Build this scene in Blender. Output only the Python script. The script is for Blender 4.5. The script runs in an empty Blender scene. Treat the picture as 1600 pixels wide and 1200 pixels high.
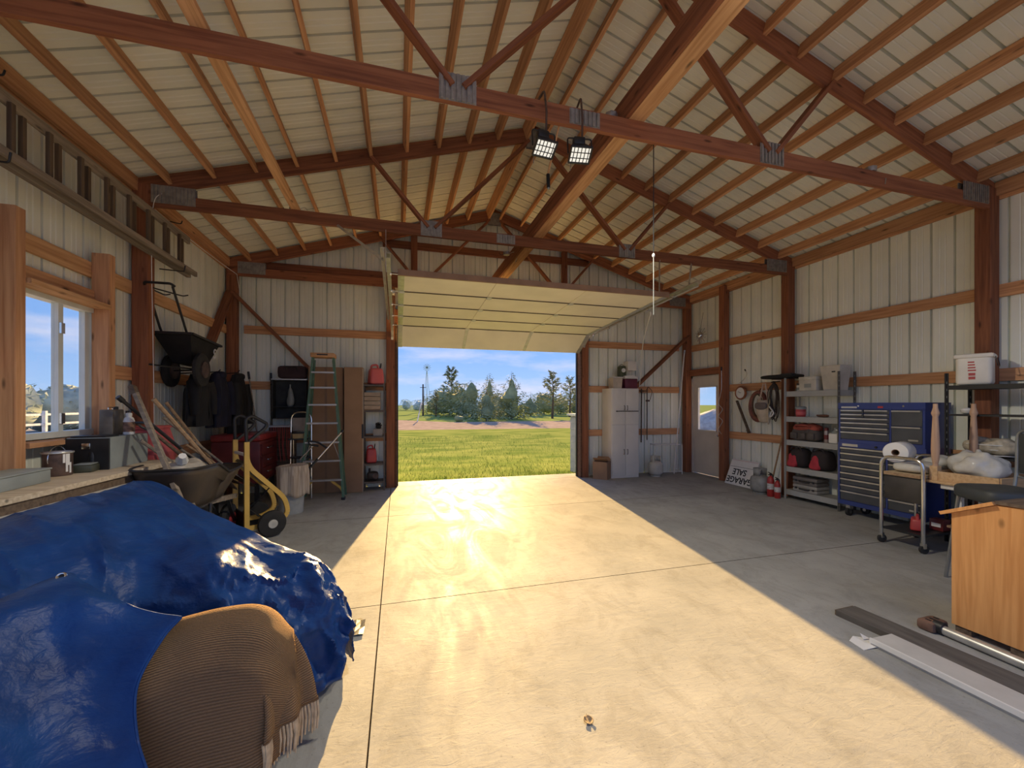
import bpy, bmesh, math, random
from mathutils import Vector, Matrix, Euler
random.seed(7)
SC = bpy.context.scene
COL = SC.collection
PI = math.pi

# ------------------------------------------------------------------ camera
cam_d = bpy.data.cameras.new('camera')
cam = bpy.data.objects.new('camera', cam_d); COL.objects.link(cam)
cam_d.sensor_fit = 'HORIZONTAL'; cam_d.sensor_width = 36.0
cam_d.lens = 637.5 / 1600 * 36.0
cam_d.shift_y = (631.7 - 600) / 1600
cam_d.clip_start = 0.05; cam_d.clip_end = 2000
cam.location = (-1.845, -8.1, 1.55)
cam.rotation_euler = (PI / 2, 0, -0.272)
SC.camera = cam

# ------------------------------------------------------------------ light and exposure
SC.view_settings.view_transform = 'Standard'
SC.view_settings.look = 'None'
SC.view_settings.exposure = 0.64
SC.view_settings.gamma = 1.0
SC.view_settings.use_curve_mapping = False
SC.cycles.diffuse_bounces = 5
SC.cycles.max_bounces = 7
SC.cycles.transparent_max_bounces = 6
SC.cycles.sample_clamp_indirect = 8

SUN_AZ = math.radians(8.6); SUN_EL = math.radians(15.0)
sun_vec = Vector((math.sin(SUN_AZ) * math.cos(SUN_EL), math.cos(SUN_AZ) * math.cos(SUN_EL), math.sin(SUN_EL)))
sun_d = bpy.data.lights.new('sun', 'SUN'); sun_d.energy = 13.6; sun_d.color = (1.0, 0.64, 0.25); sun_d.angle = math.radians(0.6)
sun = bpy.data.objects.new('sun', sun_d); COL.objects.link(sun)
sun.rotation_euler = sun_vec.to_track_quat('Z', 'Y').to_euler(); sun.location = sun_vec * 60

world = bpy.data.worlds.new('sky'); SC.world = world; world.use_nodes = True
wn = world.node_tree; wn.nodes.clear()
def wnode(t, **k):
    n = wn.nodes.new(t)
    for a, b in k.items(): setattr(n, a, b)
    return n
w_out = wnode('ShaderNodeOutputWorld'); w_bg = wnode('ShaderNodeBackground')
w_tc = wnode('ShaderNodeTexCoord'); w_sep = wnode('ShaderNodeSeparateXYZ')
w_ramp = wnode('ShaderNodeValToRGB')
e = w_ramp.color_ramp.elements
e[0].position = 0.0; e[0].color = (0.46, 0.66, 1.0, 1)
e[1].position = 0.45; e[1].color = (0.19, 0.37, 0.90, 1)
el = w_ramp.color_ramp.elements.new(0.12); el.color = (0.28, 0.50, 0.97, 1)
w_map = wnode('ShaderNodeMapping'); w_map.inputs['Scale'].default_value = (2.2, 2.2, 9.0)
w_map.inputs['Location'].default_value = (0.4, 0.2, 0.3)
w_noise = wnode('ShaderNodeTexNoise'); w_noise.inputs['Scale'].default_value = 1.6; w_noise.inputs['Detail'].default_value = 6; w_noise.inputs['Roughness'].default_value = 0.55
w_cr = wnode('ShaderNodeValToRGB')
w_cr.color_ramp.elements[0].position = 0.47; w_cr.color_ramp.elements[0].color = (0, 0, 0, 1)
w_cr.color_ramp.elements[1].position = 0.72; w_cr.color_ramp.elements[1].color = (0.9, 0.9, 0.9, 1)
w_mix = wnode('ShaderNodeMix', data_type='RGBA')
w_mix.inputs[7].default_value = (0.82, 0.80, 0.95, 1)
L = wn.links.new
L(w_tc.outputs['Generated'], w_sep.inputs[0]); L(w_sep.outputs['Z'], w_ramp.inputs[0])
L(w_tc.outputs['Generated'], w_map.inputs[0]); L(w_map.outputs[0], w_noise.inputs['Vector']); L(w_noise.outputs['Fac'], w_cr.inputs[0])
L(w_cr.outputs[0], w_mix.inputs[0]); L(w_ramp.outputs[0], w_mix.inputs[6]); L(w_mix.outputs[2], w_bg.inputs[0])
w_bg.inputs[1].default_value = 0.68
L(w_bg.outputs[0], w_out.inputs[0])

# ------------------------------------------------------------------ materials
MATS = {}
def _new(name):
    m = bpy.data.materials.new(name); m.use_nodes = True
    nt = m.node_tree; b = nt.nodes['Principled BSDF']
    return m, nt, b
def mat(name, col, rough=0.6, metal=0.0, var=0.12, scale=6.0, bump=0.0, bscale=40.0, stretch=(1, 1, 1), col2=None, spec=0.5, coat=0.0, trans=0.0, rnd=0.0, detail=4, lo=0.35, hi=0.65):
    """a plain procedural material: colour broken up by noise, optional relief"""
    if name in MATS: return MATS[name]
    m, nt, b = _new(name); N = nt.nodes; K = nt.links.new
    tc = N.new('ShaderNodeTexCoord'); mp = N.new('ShaderNodeMapping'); mp.inputs['Scale'].default_value = stretch
    K(tc.outputs['Object'], mp.inputs[0])
    nz = N.new('ShaderNodeTexNoise'); nz.inputs['Scale'].default_value = scale; nz.inputs['Detail'].default_value = detail
    K(mp.outputs[0], nz.inputs['Vector'])
    rp = N.new('ShaderNodeValToRGB'); K(nz.outputs['Fac'], rp.inputs[0])
    c2 = col2 if col2 else tuple(max(0, c * (1 - 2 * var)) for c in col)
    rp.color_ramp.elements[0].position = lo; rp.color_ramp.elements[0].color = (*c2, 1)
    rp.color_ramp.elements[1].position = hi; rp.color_ramp.elements[1].color = (*col, 1)
    src = rp.outputs[0]
    if rnd > 0:
        oi = N.new('ShaderNodeObjectInfo'); hs = N.new('ShaderNodeHueSaturation')
        mr = N.new('ShaderNodeMapRange'); mr.inputs[3].default_value = 1 - rnd; mr.inputs[4].default_value = 1 + rnd
        K(oi.outputs['Random'], mr.inputs[0]); K(mr.outputs[0], hs.inputs['Value']); K(src, hs.inputs['Color']); src = hs.outputs[0]
        ad = N.new('ShaderNodeVectorMath'); ad.operation = 'SCALE'; K(oi.outputs['Random'], ad.inputs['Scale']); ad.inputs[0].default_value = (37, 53, 71)
        K(ad.outputs[0], mp.inputs['Location'])
    K(src, b.inputs['Base Color'])
    b.inputs['Roughness'].default_value = rough; b.inputs['Metallic'].default_value = metal
    b.inputs['Specular IOR Level'].default_value = spec; b.inputs['Coat Weight'].default_value = coat
    if trans: b.inputs['Transmission Weight'].default_value = trans
    if bump:
        n2 = N.new('ShaderNodeTexNoise'); n2.inputs['Scale'].default_value = bscale; n2.inputs['Detail'].default_value = 5
        K(mp.outputs[0], n2.inputs['Vector'])
        bp = N.new('ShaderNodeBump'); bp.inputs['Strength'].default_value = bump; bp.inputs['Distance'].default_value = 0.01
        K(n2.outputs['Fac'], bp.inputs['Height']); K(bp.outputs[0], b.inputs['Normal'])
    MATS[name] = m
    return m
def wood(name, col, dark, rnd=0.12, rough=0.75, knots=True, axis='x'):
    if name in MATS: return MATS[name]
    m, nt, b = _new(name); N = nt.nodes; K = nt.links.new
    tc = N.new('ShaderNodeTexCoord'); oi = N.new('ShaderNodeObjectInfo')
    sc = N.new('ShaderNodeVectorMath'); sc.operation = 'SCALE'; sc.inputs[0].default_value = (13, 29, 41); K(oi.outputs['Random'], sc.inputs['Scale'])
    mp = N.new('ShaderNodeMapping'); mp.inputs['Scale'].default_value = (0.8, 16, 16) if axis == 'x' else (16, 16, 0.8); K(tc.outputs['Object'], mp.inputs[0]); K(sc.outputs[0], mp.inputs['Location'])
    nz = N.new('ShaderNodeTexNoise'); nz.inputs['Scale'].default_value = 2.2; nz.inputs['Detail'].default_value = 6; nz.inputs['Distortion'].default_value = 0.4; K(mp.outputs[0], nz.inputs['Vector'])
    rp = N.new('ShaderNodeValToRGB'); K(nz.outputs['Fac'], rp.inputs[0])
    rp.color_ramp.elements[0].position = 0.3; rp.color_ramp.elements[0].color = (*dark, 1)
    rp.color_ramp.elements[1].position = 0.62; rp.color_ramp.elements[1].color = (*col, 1)
    src = rp.outputs[0]
    if knots:
        mk = N.new('ShaderNodeMapping'); mk.inputs['Scale'].default_value = (2.0, 7, 7) if axis == 'x' else (5, 5, 2.5); K(tc.outputs['Object'], mk.inputs[0]); K(sc.outputs[0], mk.inputs['Location'])
        vo = N.new('ShaderNodeTexVoronoi'); vo.inputs['Scale'].default_value = 1.3; K(mk.outputs[0], vo.inputs['Vector'])
        kr = N.new('ShaderNodeValToRGB'); K(vo.outputs['Distance'], kr.inputs[0])
        kr.color_ramp.elements[0].position = 0.05; kr.color_ramp.elements[0].color = (0.35, 0.35, 0.35, 1)
        kr.color_ramp.elements[1].position = 0.14; kr.color_ramp.elements[1].color = (1, 1, 1, 1)
        mu = N.new('ShaderNodeMix'); mu.data_type = 'RGBA'; mu.blend_type = 'MULTIPLY'; mu.inputs[0].default_value = 1
        K(src, mu.inputs[6]); K(kr.outputs[0], mu.inputs[7]); src = mu.outputs[2]
    hs = N.new('ShaderNodeHueSaturation'); mr = N.new('ShaderNodeMapRange'); mr.inputs[3].default_value = 1 - rnd; mr.inputs[4].default_value = 1 + rnd
    K(oi.outputs['Random'], mr.inputs[0]); K(mr.outputs[0], hs.inputs['Value']); K(src, hs.inputs['Color'])
    K(hs.outputs[0], b.inputs['Base Color']); b.inputs['Roughness'].default_value = rough; b.inputs['Specular IOR Level'].default_value = 0.3
    bp = N.new('ShaderNodeBump'); bp.inputs['Strength'].default_value = 0.25; bp.inputs['Distance'].default_value = 0.004
    K(nz.outputs['Fac'], bp.inputs['Height']); K(bp.outputs[0], b.inputs['Normal'])
    MATS[name] = m
    return m
def emit(name, col, strength=1.0):
    if name in MATS: return MATS[name]
    m, nt, b = _new(name)
    b.inputs['Base Color'].default_value = (*col, 1); b.inputs['Emission Color'].default_value = (*col, 1); b.inputs['Emission Strength'].default_value = strength
    MATS[name] = m
    return m
def glass(name, tint=(1, 1, 1), rough=0.0):
    """thin window glass: mostly clear, slightly reflecting"""
    if name in MATS: return MATS[name]
    m, nt, b = _new(name); N = nt.nodes; K = nt.links.new
    N.remove(b); out = N['Material Output']
    tr = N.new('ShaderNodeBsdfTransparent'); tr.inputs[0].default_value = (*tint, 1)
    gl = N.new('ShaderNodeBsdfGlossy'); gl.inputs['Roughness'].default_value = 0.03
    mx = N.new('ShaderNodeMixShader'); mx.inputs[0].default_value = 0.05; K(tr.outputs[0], mx.inputs[1]); K(gl.outputs[0], mx.inputs[2]); K(mx.outputs[0], out.inputs[0])
    MATS[name] = m
    return m

# ------------------------------------------------------------------ mesh building
class MB:
    """collects shapes; build() links them as ONE mesh object"""
    def __init__(s): s.v = []; s.f = []; s.sm = []
    def add(s, vs, fs, smooth=False, M=None):
        o = len(s.v)
        s.v += [tuple(M @ Vector(p)) for p in vs] if M is not None else [tuple(p) for p in vs]
        s.f += [tuple(i + o for i in f) for f in fs]; s.sm += [smooth] * len(fs)
        return s
    def box(s, c, d, rot=None):
        x, y, z = d[0] / 2, d[1] / 2, d[2] / 2
        vs = [(-x, -y, -z), (x, -y, -z), (x, y, -z), (-x, y, -z), (-x, -y, z), (x, -y, z), (x, y, z), (-x, y, z)]
        M = Matrix.Translation(c)
        if rot is not None: M = M @ Euler(rot).to_matrix().to_4x4()
        return s.add(vs, [(0, 3, 2, 1), (4, 5, 6, 7), (0, 1, 5, 4), (1, 2, 6, 5), (2, 3, 7, 6), (3, 0, 4, 7)], False, M)
    def bx(s, x0, x1, y0, y1, z0, z1):
        return s.box(((x0 + x1) / 2, (y0 + y1) / 2, (z0 + z1) / 2), (abs(x1 - x0), abs(y1 - y0), abs(z1 - z0)))
    def rbox(s, c, d, r=0.01, seg=2, rot=None):
        bm = bmesh.new(); bmesh.ops.create_cube(bm, size=1)
        bmesh.ops.scale(bm, vec=d, verts=bm.verts)
        r = min(r, min(d) * 0.49)
        bmesh.ops.bevel(bm, geom=list(bm.edges), offset=r, segments=seg, profile=0.5, affect='EDGES')
        bm.verts.ensure_lookup_table(); bm.verts.index_update()
        M = Matrix.Translation(c)
        if rot is not None: M = M @ Euler(rot).to_matrix().to_4x4()
        s.add([v.co.copy() for v in bm.verts], [tuple(v.index for v in f.verts) for f in bm.faces], True, M)
        bm.free(); return s
    def bar(s, p0, p1, w, h, up=(0, 0, 1)):
        """rectangular bar from p0 to p1, w across, h along up"""
        p0 = Vector(p0); p1 = Vector(p1); d = (p1 - p0)
        M = frame(p0, p1, up)
        vs = []
        for x in (0, d.length):
            vs += [(x, -w / 2, -h / 2), (x, w / 2, -h / 2), (x, w / 2, h / 2), (x, -w / 2, h / 2)]
        return s.add(vs, [(0, 3, 2, 1), (4, 5, 6, 7), (0, 1, 5, 4), (1, 2, 6, 5), (2, 3, 7, 6), (3, 0, 4, 7)], False, M)
    def tube(s, pts, r, n=8, cap=True, closed=False):
        pts = [Vector(p) for p in pts]; m = len(pts)
        rs = r if isinstance(r, (list, tuple)) else [r] * m
        vs = []; up = None
        for i, p in enumerate(pts):
            if closed: t = (pts[(i + 1) % m] - pts[i - 1]).normalized()
            else: t = (pts[min(i + 1, m - 1)] - pts[max(i - 1, 0)]).normalized()
            if up is None: up = Vector((0, 0, 1)) if abs(t.z) < 0.9 else Vector((1, 0, 0))
            a = t.cross(up)
            if a.length < 1e-6: a = t.orthogonal()
            a.normalize(); b = a.cross(t).normalized(); up = b
            for k in range(n):
                q = 2 * PI * k / n
                vs.append(p + (a * math.cos(q) + b * math.sin(q)) * rs[i])
        fs = []
        for i in range(m if closed else m - 1):
            j = (i + 1) % m
            for k in range(n):
                fs.append((i * n + k, i * n + (k + 1) % n, j * n + (k + 1) % n, j * n + k))
        s.add(vs, fs, True)
        if cap and not closed:
            o = len(s.v) - len(vs)
            s.f += [tuple(o + k for k in reversed(range(n))), tuple(o + (m - 1) * n + k for k in range(n))]; s.sm += [False, False]
        return s
    def lathe(s, prof, n=20, M=None, smooth=True, cap=True):
        """prof: [(r, z), ...] around local Z"""
        vs = []; fs = []
        for r, z in prof:
            for k in range(n):
                a = 2 * PI * k / n; vs.append((r * math.cos(a), r * math.sin(a), z))
        for i in range(len(prof) - 1):
            for k in range(n):
                fs.append((i * n + k, i * n + (k + 1) % n, (i + 1) * n + (k + 1) % n, (i + 1) * n + k))
        if cap and prof[0][0] > 1e-4: fs.append(tuple(reversed(range(n))))
        if cap and prof[-1][0] > 1e-4: fs.append(tuple((len(prof) - 1) * n + k for k in range(n)))
        return s.add(vs, fs, smooth, M)
    def disc(s, c, axis, r, h, n=20):
        """cylinder centred at c along axis"""
        q = Vector(axis).to_track_quat('Z', 'Y').to_matrix().to_4x4()
        return s.lathe([(r, -h / 2), (r, h / 2)], n, Matrix.Translation(c) @ q)
    def prism(s, poly, M, depth):
        """polygon in local xy, extruded along local z by depth"""
        n = len(poly)
        vs = [(x, y, 0) for x, y in poly] + [(x, y, depth) for x, y in poly]
        fs = [tuple(reversed(range(n))), tuple(range(n, 2 * n))] + [(i, (i + 1) % n, n + (i + 1) % n, n + i) for i in range(n)]
        return s.add(vs, fs, False, M)
    def grid(s, fn, nu, nv, smooth=True):
        """surface fn(u,v) with u,v in 0..1"""
        vs = [fn(i / nu, j / nv) for j in range(nv + 1) for i in range(nu + 1)]
        fs = [(j * (nu + 1) + i, j * (nu + 1) + i + 1, (j + 1) * (nu + 1) + i + 1, (j + 1) * (nu + 1) + i) for j in range(nv) for i in range(nu)]
        return s.add(vs, fs, smooth)
    def mesh(s, name):
        me = bpy.data.meshes.new(name); me.from_pydata(s.v, [], s.f); me.update()
        me.polygons.foreach_set('use_smooth', s.sm)
        return me
    def build(s, name, m, parent=None, M=None, label=None, fix=True):
        me = s.mesh(name)
        if fix:
            bm = bmesh.new(); bm.from_mesh(me); bmesh.ops.recalc_face_normals(bm, faces=bm.faces); bm.to_mesh(me); bm.free()
        ms = m if isinstance(m, (list, tuple)) else [m]
        for q in ms: me.materials.append(q)
        if any(s.sm): me.set_sharp_from_angle(angle=math.radians(42))
        return link(name, me, parent, M, label)
def frame(p0, p1, up=(0, 0, 1)):
    p0 = Vector(p0); x = (Vector(p1) - p0).normalized(); up = Vector(up)
    if abs(x.dot(up)) > 0.98 * up.length: up = Vector((0, 1, 0)) if abs(x.y) < 0.9 else Vector((1, 0, 0))
    y = up.cross(x).normalized(); z = x.cross(y)
    return Matrix(((x.x, y.x, z.x, p0.x), (x.y, y.y, z.y, p0.y), (x.z, y.z, z.z, p0.z), (0, 0, 0, 1)))
ROOTM = {}
def wm(o):
    return ROOTM.get(o.name, Matrix.Identity(4))
def link(name, me, parent=None, M=None, label=None):
    o = bpy.data.objects.new(name, me); COL.objects.link(o)
    if parent is not None: o.parent = parent
    if M is not None: o.matrix_basis = M
    if label: o['label'] = label
    return o
def tag(o, label=None, cat=None, group=None, kind=None):
    if label: o['label'] = label
    if cat: o['category'] = cat
    if group: o['group'] = group
    if kind: o['kind'] = kind
    return o
def thing(name, label, cat, loc=(0, 0, 0), rz=0.0, group=None):
    o = bpy.data.objects.new(name, None); COL.objects.link(o); o.empty_display_size = 0.1
    o.location = loc; o.rotation_euler = (0, 0, rz)
    ROOTM[o.name] = Matrix.Translation(loc) @ Matrix.Rotation(rz, 4, 'Z')
    return tag(o, label, cat, group)
def struct(name):
    o = bpy.data.objects.new(name, None); COL.objects.link(o); o.empty_display_size = 0.1
    return tag(o, kind='structure')
BEAMS = {}
def beam(name, p0, p1, w, h, m, parent=None, up=(0, 0, 1), label=None):
    """a timber: its own object, local x along the grain; world coordinates even under a moved parent"""
    p0 = Vector(p0); p1 = Vector(p1); ln = (p1 - p0).length
    key = (round(ln, 3), w, h, m.name)
    if key not in BEAMS:
        b = MB(); c = min(w, h) * 0.06
        # chamfered cross-section
        sec = [(-w / 2 + c, -h / 2), (w / 2 - c, -h / 2), (w / 2, -h / 2 + c), (w / 2, h / 2 - c), (w / 2 - c, h / 2), (-w / 2 + c, h / 2), (-w / 2, h / 2 - c), (-w / 2, -h / 2 + c)]
        vs = [(x, y, z) for x in (0, ln) for y, z in sec]
        fs = [tuple(reversed(range(8))), tuple(range(8, 16))] + [(i, (i + 1) % 8, 8 + (i + 1) % 8, 8 + i) for i in range(8)]
        b.add(vs, fs); me = b.mesh(name); me.materials.append(m); BEAMS[key] = me
    M = frame(p0, p1, up)
    if parent is not None and parent.name in ROOTM: M = ROOTM[parent.name].inverted() @ M
    return link(name, BEAMS[key], parent, M, label)
def copy_tree(o, parent=None):
    c = o.copy(); COL.objects.link(c)
    if parent is not None: c.parent = parent
    for ch in list(o.children): copy_tree(ch, c)
    return c
def jit(a): return random.uniform(-a, a)
# ================================================================== the building
W = 4.67; YB = -8.9; H_EAVE = 4.02; RIDGE = 5.45; SL = 0.306
def roof_z(x): return RIDGE - SL * abs(x)
M_METAL = mat('white_sheet_metal', (0.88, 0.905, 0.82), 0.45, var=0.09, scale=1.3, bump=0.05, bscale=5, rnd=0.03, col2=(0.79, 0.81, 0.72))
M_WOOD = wood('rough_pine', (0.64, 0.35, 0.18), (0.43, 0.20, 0.095), rnd=0.2)
M_WOOD2 = wood('truss_pine', (0.32, 0.125, 0.062), (0.18, 0.065, 0.035), rnd=0.15)
M_WOOD3 = wood('fresh_pine', (0.74, 0.44, 0.23), (0.52, 0.27, 0.12), rnd=0.1)
M_PLATE = mat('galvanised_plate', (0.42, 0.40, 0.37), 0.5, 0.6, var=0.15, scale=20)
M_GALV = mat('galvanised_track', (0.66, 0.66, 0.62), 0.38, 0.7, var=0.1, scale=15)
M_DARK = mat('black_plastic', (0.018, 0.018, 0.02), 0.45, var=0.2, scale=8)
M_STEEL = mat('chrome_steel', (0.72, 0.72, 0.70), 0.22, 1.0, var=0.05, scale=10)
M_WHITE = mat('white_paint', (0.80, 0.79, 0.76), 0.4, var=0.04, scale=4)

# --- floor: slabs with sawn joints
def floor_mat():
    m, nt, b = _new('concrete'); N = nt.nodes; K = nt.links.new
    tc = N.new('ShaderNodeTexCoord')
    def noise(scale, det, rough=0.5, st=(1, 1, 1), dist=0.0):
        mp = N.new('ShaderNodeMapping'); mp.inputs['Scale'].default_value = st; K(tc.outputs['Object'], mp.inputs[0])
        n = N.new('ShaderNodeTexNoise'); n.inputs['Scale'].default_value = scale; n.inputs['Detail'].default_value = det; n.inputs['Roughness'].default_value = rough; n.inputs['Distortion'].default_value = dist
        K(mp.outputs[0], n.inputs['Vector']); return n
    def ramp(n, a, ca, b_, cb):
        r = N.new('ShaderNodeValToRGB'); K(n.outputs['Fac'], r.inputs[0]); r.color_ramp.elements[0].position = a; r.color_ramp.elements[0].color = ca
        r.color_ramp.elements[1].position = b_; r.color_ramp.elements[1].color = cb; return r
    n1 = noise(1.3, 8, 0.62); c1 = ramp(n1, 0.3, (0.285, 0.285, 0.272, 1), 0.68, (0.385, 0.38, 0.36, 1))
    n2 = noise(4.0, 10, 0.75, (1.0, 0.6, 1), 0.8); c2 = ramp(n2, 0.36, (0.84, 0.83, 0.81, 1), 0.52, (1, 1, 1, 1))
    n3 = noise(60, 3); c3 = ramp(n3, 0.27, (0.55, 0.53, 0.5, 1), 0.36, (1, 1, 1, 1))
    m1 = N.new('ShaderNodeMix'); m1.data_type = 'RGBA'; m1.blend_type = 'MULTIPLY'; m1.inputs[0].default_value = 1; K(c1.outputs[0], m1.inputs[6]); K(c2.outputs[0], m1.inputs[7])
    m2 = N.new('ShaderNodeMix'); m2.data_type = 'RGBA'; m2.blend_type = 'MULTIPLY'; m2.inputs[0].default_value = 0.6; K(m1.outputs[2], m2.inputs[6]); K(c3.outputs[0], m2.inputs[7])
    K(m2.outputs[2], b.inputs['Base Color'])
    n4 = noise(1.7, 7, 0.65, (1.4, 0.5, 1), 2.0); r4 = ramp(n4, 0.35, (0.44, 0.44, 0.44, 1), 0.62, (0.66, 0.66, 0.66, 1)); K(r4.outputs[0], b.inputs['Roughness'])
    # trowel and dirt relief, seen in the raking sun
    n5 = noise(11, 9, 0.68, (0.8, 1.7, 1), 0.8); n6 = noise(1.1, 3, 0.5, (0.7, 1.3, 1), 1.0)
    ad = N.new('ShaderNodeMath'); ad.operation = 'MULTIPLY_ADD'; K(n6.outputs['Fac'], ad.inputs[0]); ad.inputs[1].default_value = 2.0; K(n5.outputs['Fac'], ad.inputs[2])
    bp = N.new('ShaderNodeBump'); bp.inputs['Strength'].default_value = 0.38; bp.inputs['Distance'].default_value = 0.006; K(ad.outputs[0], bp.inputs['Height']); K(bp.outputs[0], b.inputs['Normal'])
    b.inputs['Specular IOR Level'].default_value = 0.014
    return m
M_CONC = floor_mat()
M_JOINT = mat('joint_dirt', (0.10, 0.075, 0.05), 0.95, var=0.2, scale=30, spec=0.0)
floor = MB().bx(-W - 0.12, W + 0.12, YB, 0.02, -0.14, -0.012).build('floor', M_JOINT); tag(floor, kind='structure')
xs = [-W - 0.1, -1.975, W + 0.1]; ys = [YB, -7.25, -4.79, -2.2, -0.12]
g = 0.004
for i in range(2):
    for j in range(4):
        MB().bx(xs[i] + g, xs[i + 1] - g, ys[j] + g, ys[j + 1] - g, -0.1, 0.0).build('slab', [M_CONC, M_JOINT], floor)
MB().bx(-W - 0.1, W + 0.1, -0.12 + g, 0.0, -0.1, 0.0).build('slab', [M_CONC, M_JOINT], floor)
for o in floor.children:
    for p in o.data.polygons: p.material_index = 0 if abs(p.normal.z) > 0.5 else 1
apron = MB().bx(-2.25, 2.3, 0.03, 0.42, -0.16, -0.012).build('door_apron', M_CONC)
tag(apron, 'concrete apron strip just outside the big door', 'apron')

# --- metal sheets
RIB = 0.2286
def sheet(parent, o, u, v, w, u0, u1, v0, v1, phase=0.0, name='metal_panel'):
    """ribbed sheet: o + a*u + b*v, ribs bulge along w; v0/v1 numbers or functions of a"""
    f0 = v0 if callable(v0) else (lambda a: v0); f1 = v1 if callable(v1) else (lambda a: v1)
    st = [(u0, 0.0), (u1, 0.0)]
    k = math.floor((u0 - phase) / RIB) - 1
    while phase + k * RIB < u1 + RIB:
        c = phase + k * RIB
        for du, h in ((-0.013, 0), (-0.011, 0.042), (0.011, 0.042), (0.013, 0)):
            if u0 + 1e-3 < c + du < u1 - 1e-3: st.append((c + du, h))
        for mdl in (0.38, 0.62):
            for du, h in ((-0.008, 0), (0.0, 0.006), (0.008, 0)):
                if u0 + 1e-3 < c + mdl * RIB + du < u1 - 1e-3: st.append((c + mdl * RIB + du, h))
        k += 1
    st.sort()
    o = Vector(o); u = Vector(u); v = Vector(v); w = Vector(w); b = MB(); vs = []; fs = []
    for a, h in st: vs += [o + u * a + v * f0(a) + w * h, o + u * a + v * f1(a) + w * h]
    for i in range(len(st) - 1): fs.append((2 * i, 2 * i + 2, 2 * i + 3, 2 * i + 1))
    b.add(vs, fs)
    return b.build(name, M_METAL, parent, fix=False)
def grid_breaks(a, b, step, extra):
    r = [a]; x = math.ceil((a + 1e-6) / step) * step
    while x < b - 0.05:
        if all(abs(x - e) > 0.12 for e in extra) and x - a > 0.12: r.append(x)
        x += step
    r += [e for e in extra if a < e < b] + [b]
    return sorted(r)
PW = RIB * 4
wall_left = struct('wall_left'); wall_right = struct('wall_right'); wall_back = struct('wall_back'); ceiling = struct('ceiling')
WIN = (-4.13, -3.28, 1.27, 2.46)     # window opening on the left wall: y0 y1 z0 z1
DOR = (-1.16, -0.20, 0.0, 2.17)      # man door on the right wall
bk = grid_breaks(YB, 0.0, PW, [WIN[0], WIN[1]])
for a, b in zip(bk, bk[1:]):
    if WIN[0] - 1e-4 <= a and b <= WIN[1] + 1e-4:
        sheet(wall_left, (-W, 0, 0), (0, 1, 0), (0, 0, 1), (-1, 0, 0), a, b, 0.0, WIN[2], 0.06)
        sheet(wall_left, (-W, 0, 0), (0, 1, 0), (0, 0, 1), (-1, 0, 0), a, b, WIN[3], H_EAVE, 0.06)
    else: sheet(wall_left, (-W, 0, 0), (0, 1, 0), (0, 0, 1), (-1, 0, 0), a, b, 0.0, H_EAVE, 0.06)
bk = grid_breaks(YB, 0.0, PW, [DOR[0], DOR[1]])
for a, b in zip(bk, bk[1:]):
    z0 = DOR[3] if (DOR[0] - 1e-4 <= a and b <= DOR[1] + 1e-4) else 0.0
    sheet(wall_right, (W, 0, 0), (0, 1, 0), (0, 0, 1), (1, 0, 0), a, b, z0, H_EAVE, 0.03)
DW = 1.87; DH = 3.06
bk = grid_breaks(-W, W, PW, [-DW, 0.0, DW])
for a, b in zip(bk, bk[1:]):
    z0 = DH if (-DW - 1e-4 <= a and b <= DW + 1e-4) else 0.0
    sheet(wall_back, (0, 0, 0), (1, 0, 0), (0, 0, 1), (0, 1, 0), a, b, z0, roof_z, 0.1)
# roof: ribs run down the slope
sl_len = math.hypot(1, SL)
for sgn in (-1, 1):
    vdir = Vector((sgn, 0, -SL)); wdir = Vector((sgn * SL, 0, 1)).normalized()
    bk = grid_breaks(YB - 0.2, 0.25, PW, [])
    for a, b in zip(bk, bk[1:]):
        sheet(ceiling, (0, 0, RIDGE), (0, 1, 0), vdir, wdir, a, b, 0.0, W + 0.3, 0.02, 'roof_panel')
MB().add([(-0.16, YB - 0.2, RIDGE + 0.0), (0, YB - 0.2, RIDGE + 0.05), (0.16, YB - 0.2, RIDGE + 0.0), (-0.16, 0.25, RIDGE + 0.0), (0, 0.25, RIDGE + 0.05), (0.16, 0.25, RIDGE + 0.0)], [(0, 1, 4, 3), (1, 2, 5, 4)]).build('ridge_cap', M_METAL, ceiling, fix=False)

# --- posts and girts
GI = W - 0.04; PC = W - 0.04 - 0.07
POSTS = [-0.13, -2.66, -5.10, -7.54, YB + 0.1]
for y in POSTS:
    for s, wl in ((-1, wall_left), (1, wall_right)):
        if y == YB + 0.1 and False: continue
        beam('post', (s * PC, y, -0.05), (s * PC, y, H_EAVE - 0.06), 0.14, 0.15, M_WOOD2, wl, up=(1, 0, 0))
beam('post', (PC, -1.24, -0.05), (PC, -1.24, H_EAVE - 0.06), 0.14, 0.14, M_WOOD2, wall_right, up=(1, 0, 0))
for z in (0.93, 1.88, 2.82):
    for s, wl in ((-1, wall_left), (1, wall_right)):
        segs = [(-0.06, -2.6), (-2.72, -5.04), (-5.16, -7.48), (-7.6, YB + 0.1)]
        if s == 1: segs[0] = (-1.31, -2.6)
        for a, b in segs:
            if s == -1 and a == -2.72 and z == 1.88:
                beam('girt', (s * (W - 0.022), a, z), (s * (W - 0.022), -3.22, z), 0.038, 0.14, M_WOOD, wl); 
                beam('girt', (s * (W - 0.022), -4.2, z), (s * (W - 0.022), b, z), 0.038, 0.14, M_WOOD, wl); continue
            beam('girt', (s * (W - 0.022), a, z), (s * (W - 0.022), b, z), 0.038, 0.14, M_WOOD if z != 2.82 or s == 1 else M_WOOD3, wl)
beam('girt', (W - 0.022, -0.2, 2.82), (W - 0.022, -1.17, 2.82), 0.038, 0.14, M_WOOD, wall_right)
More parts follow.
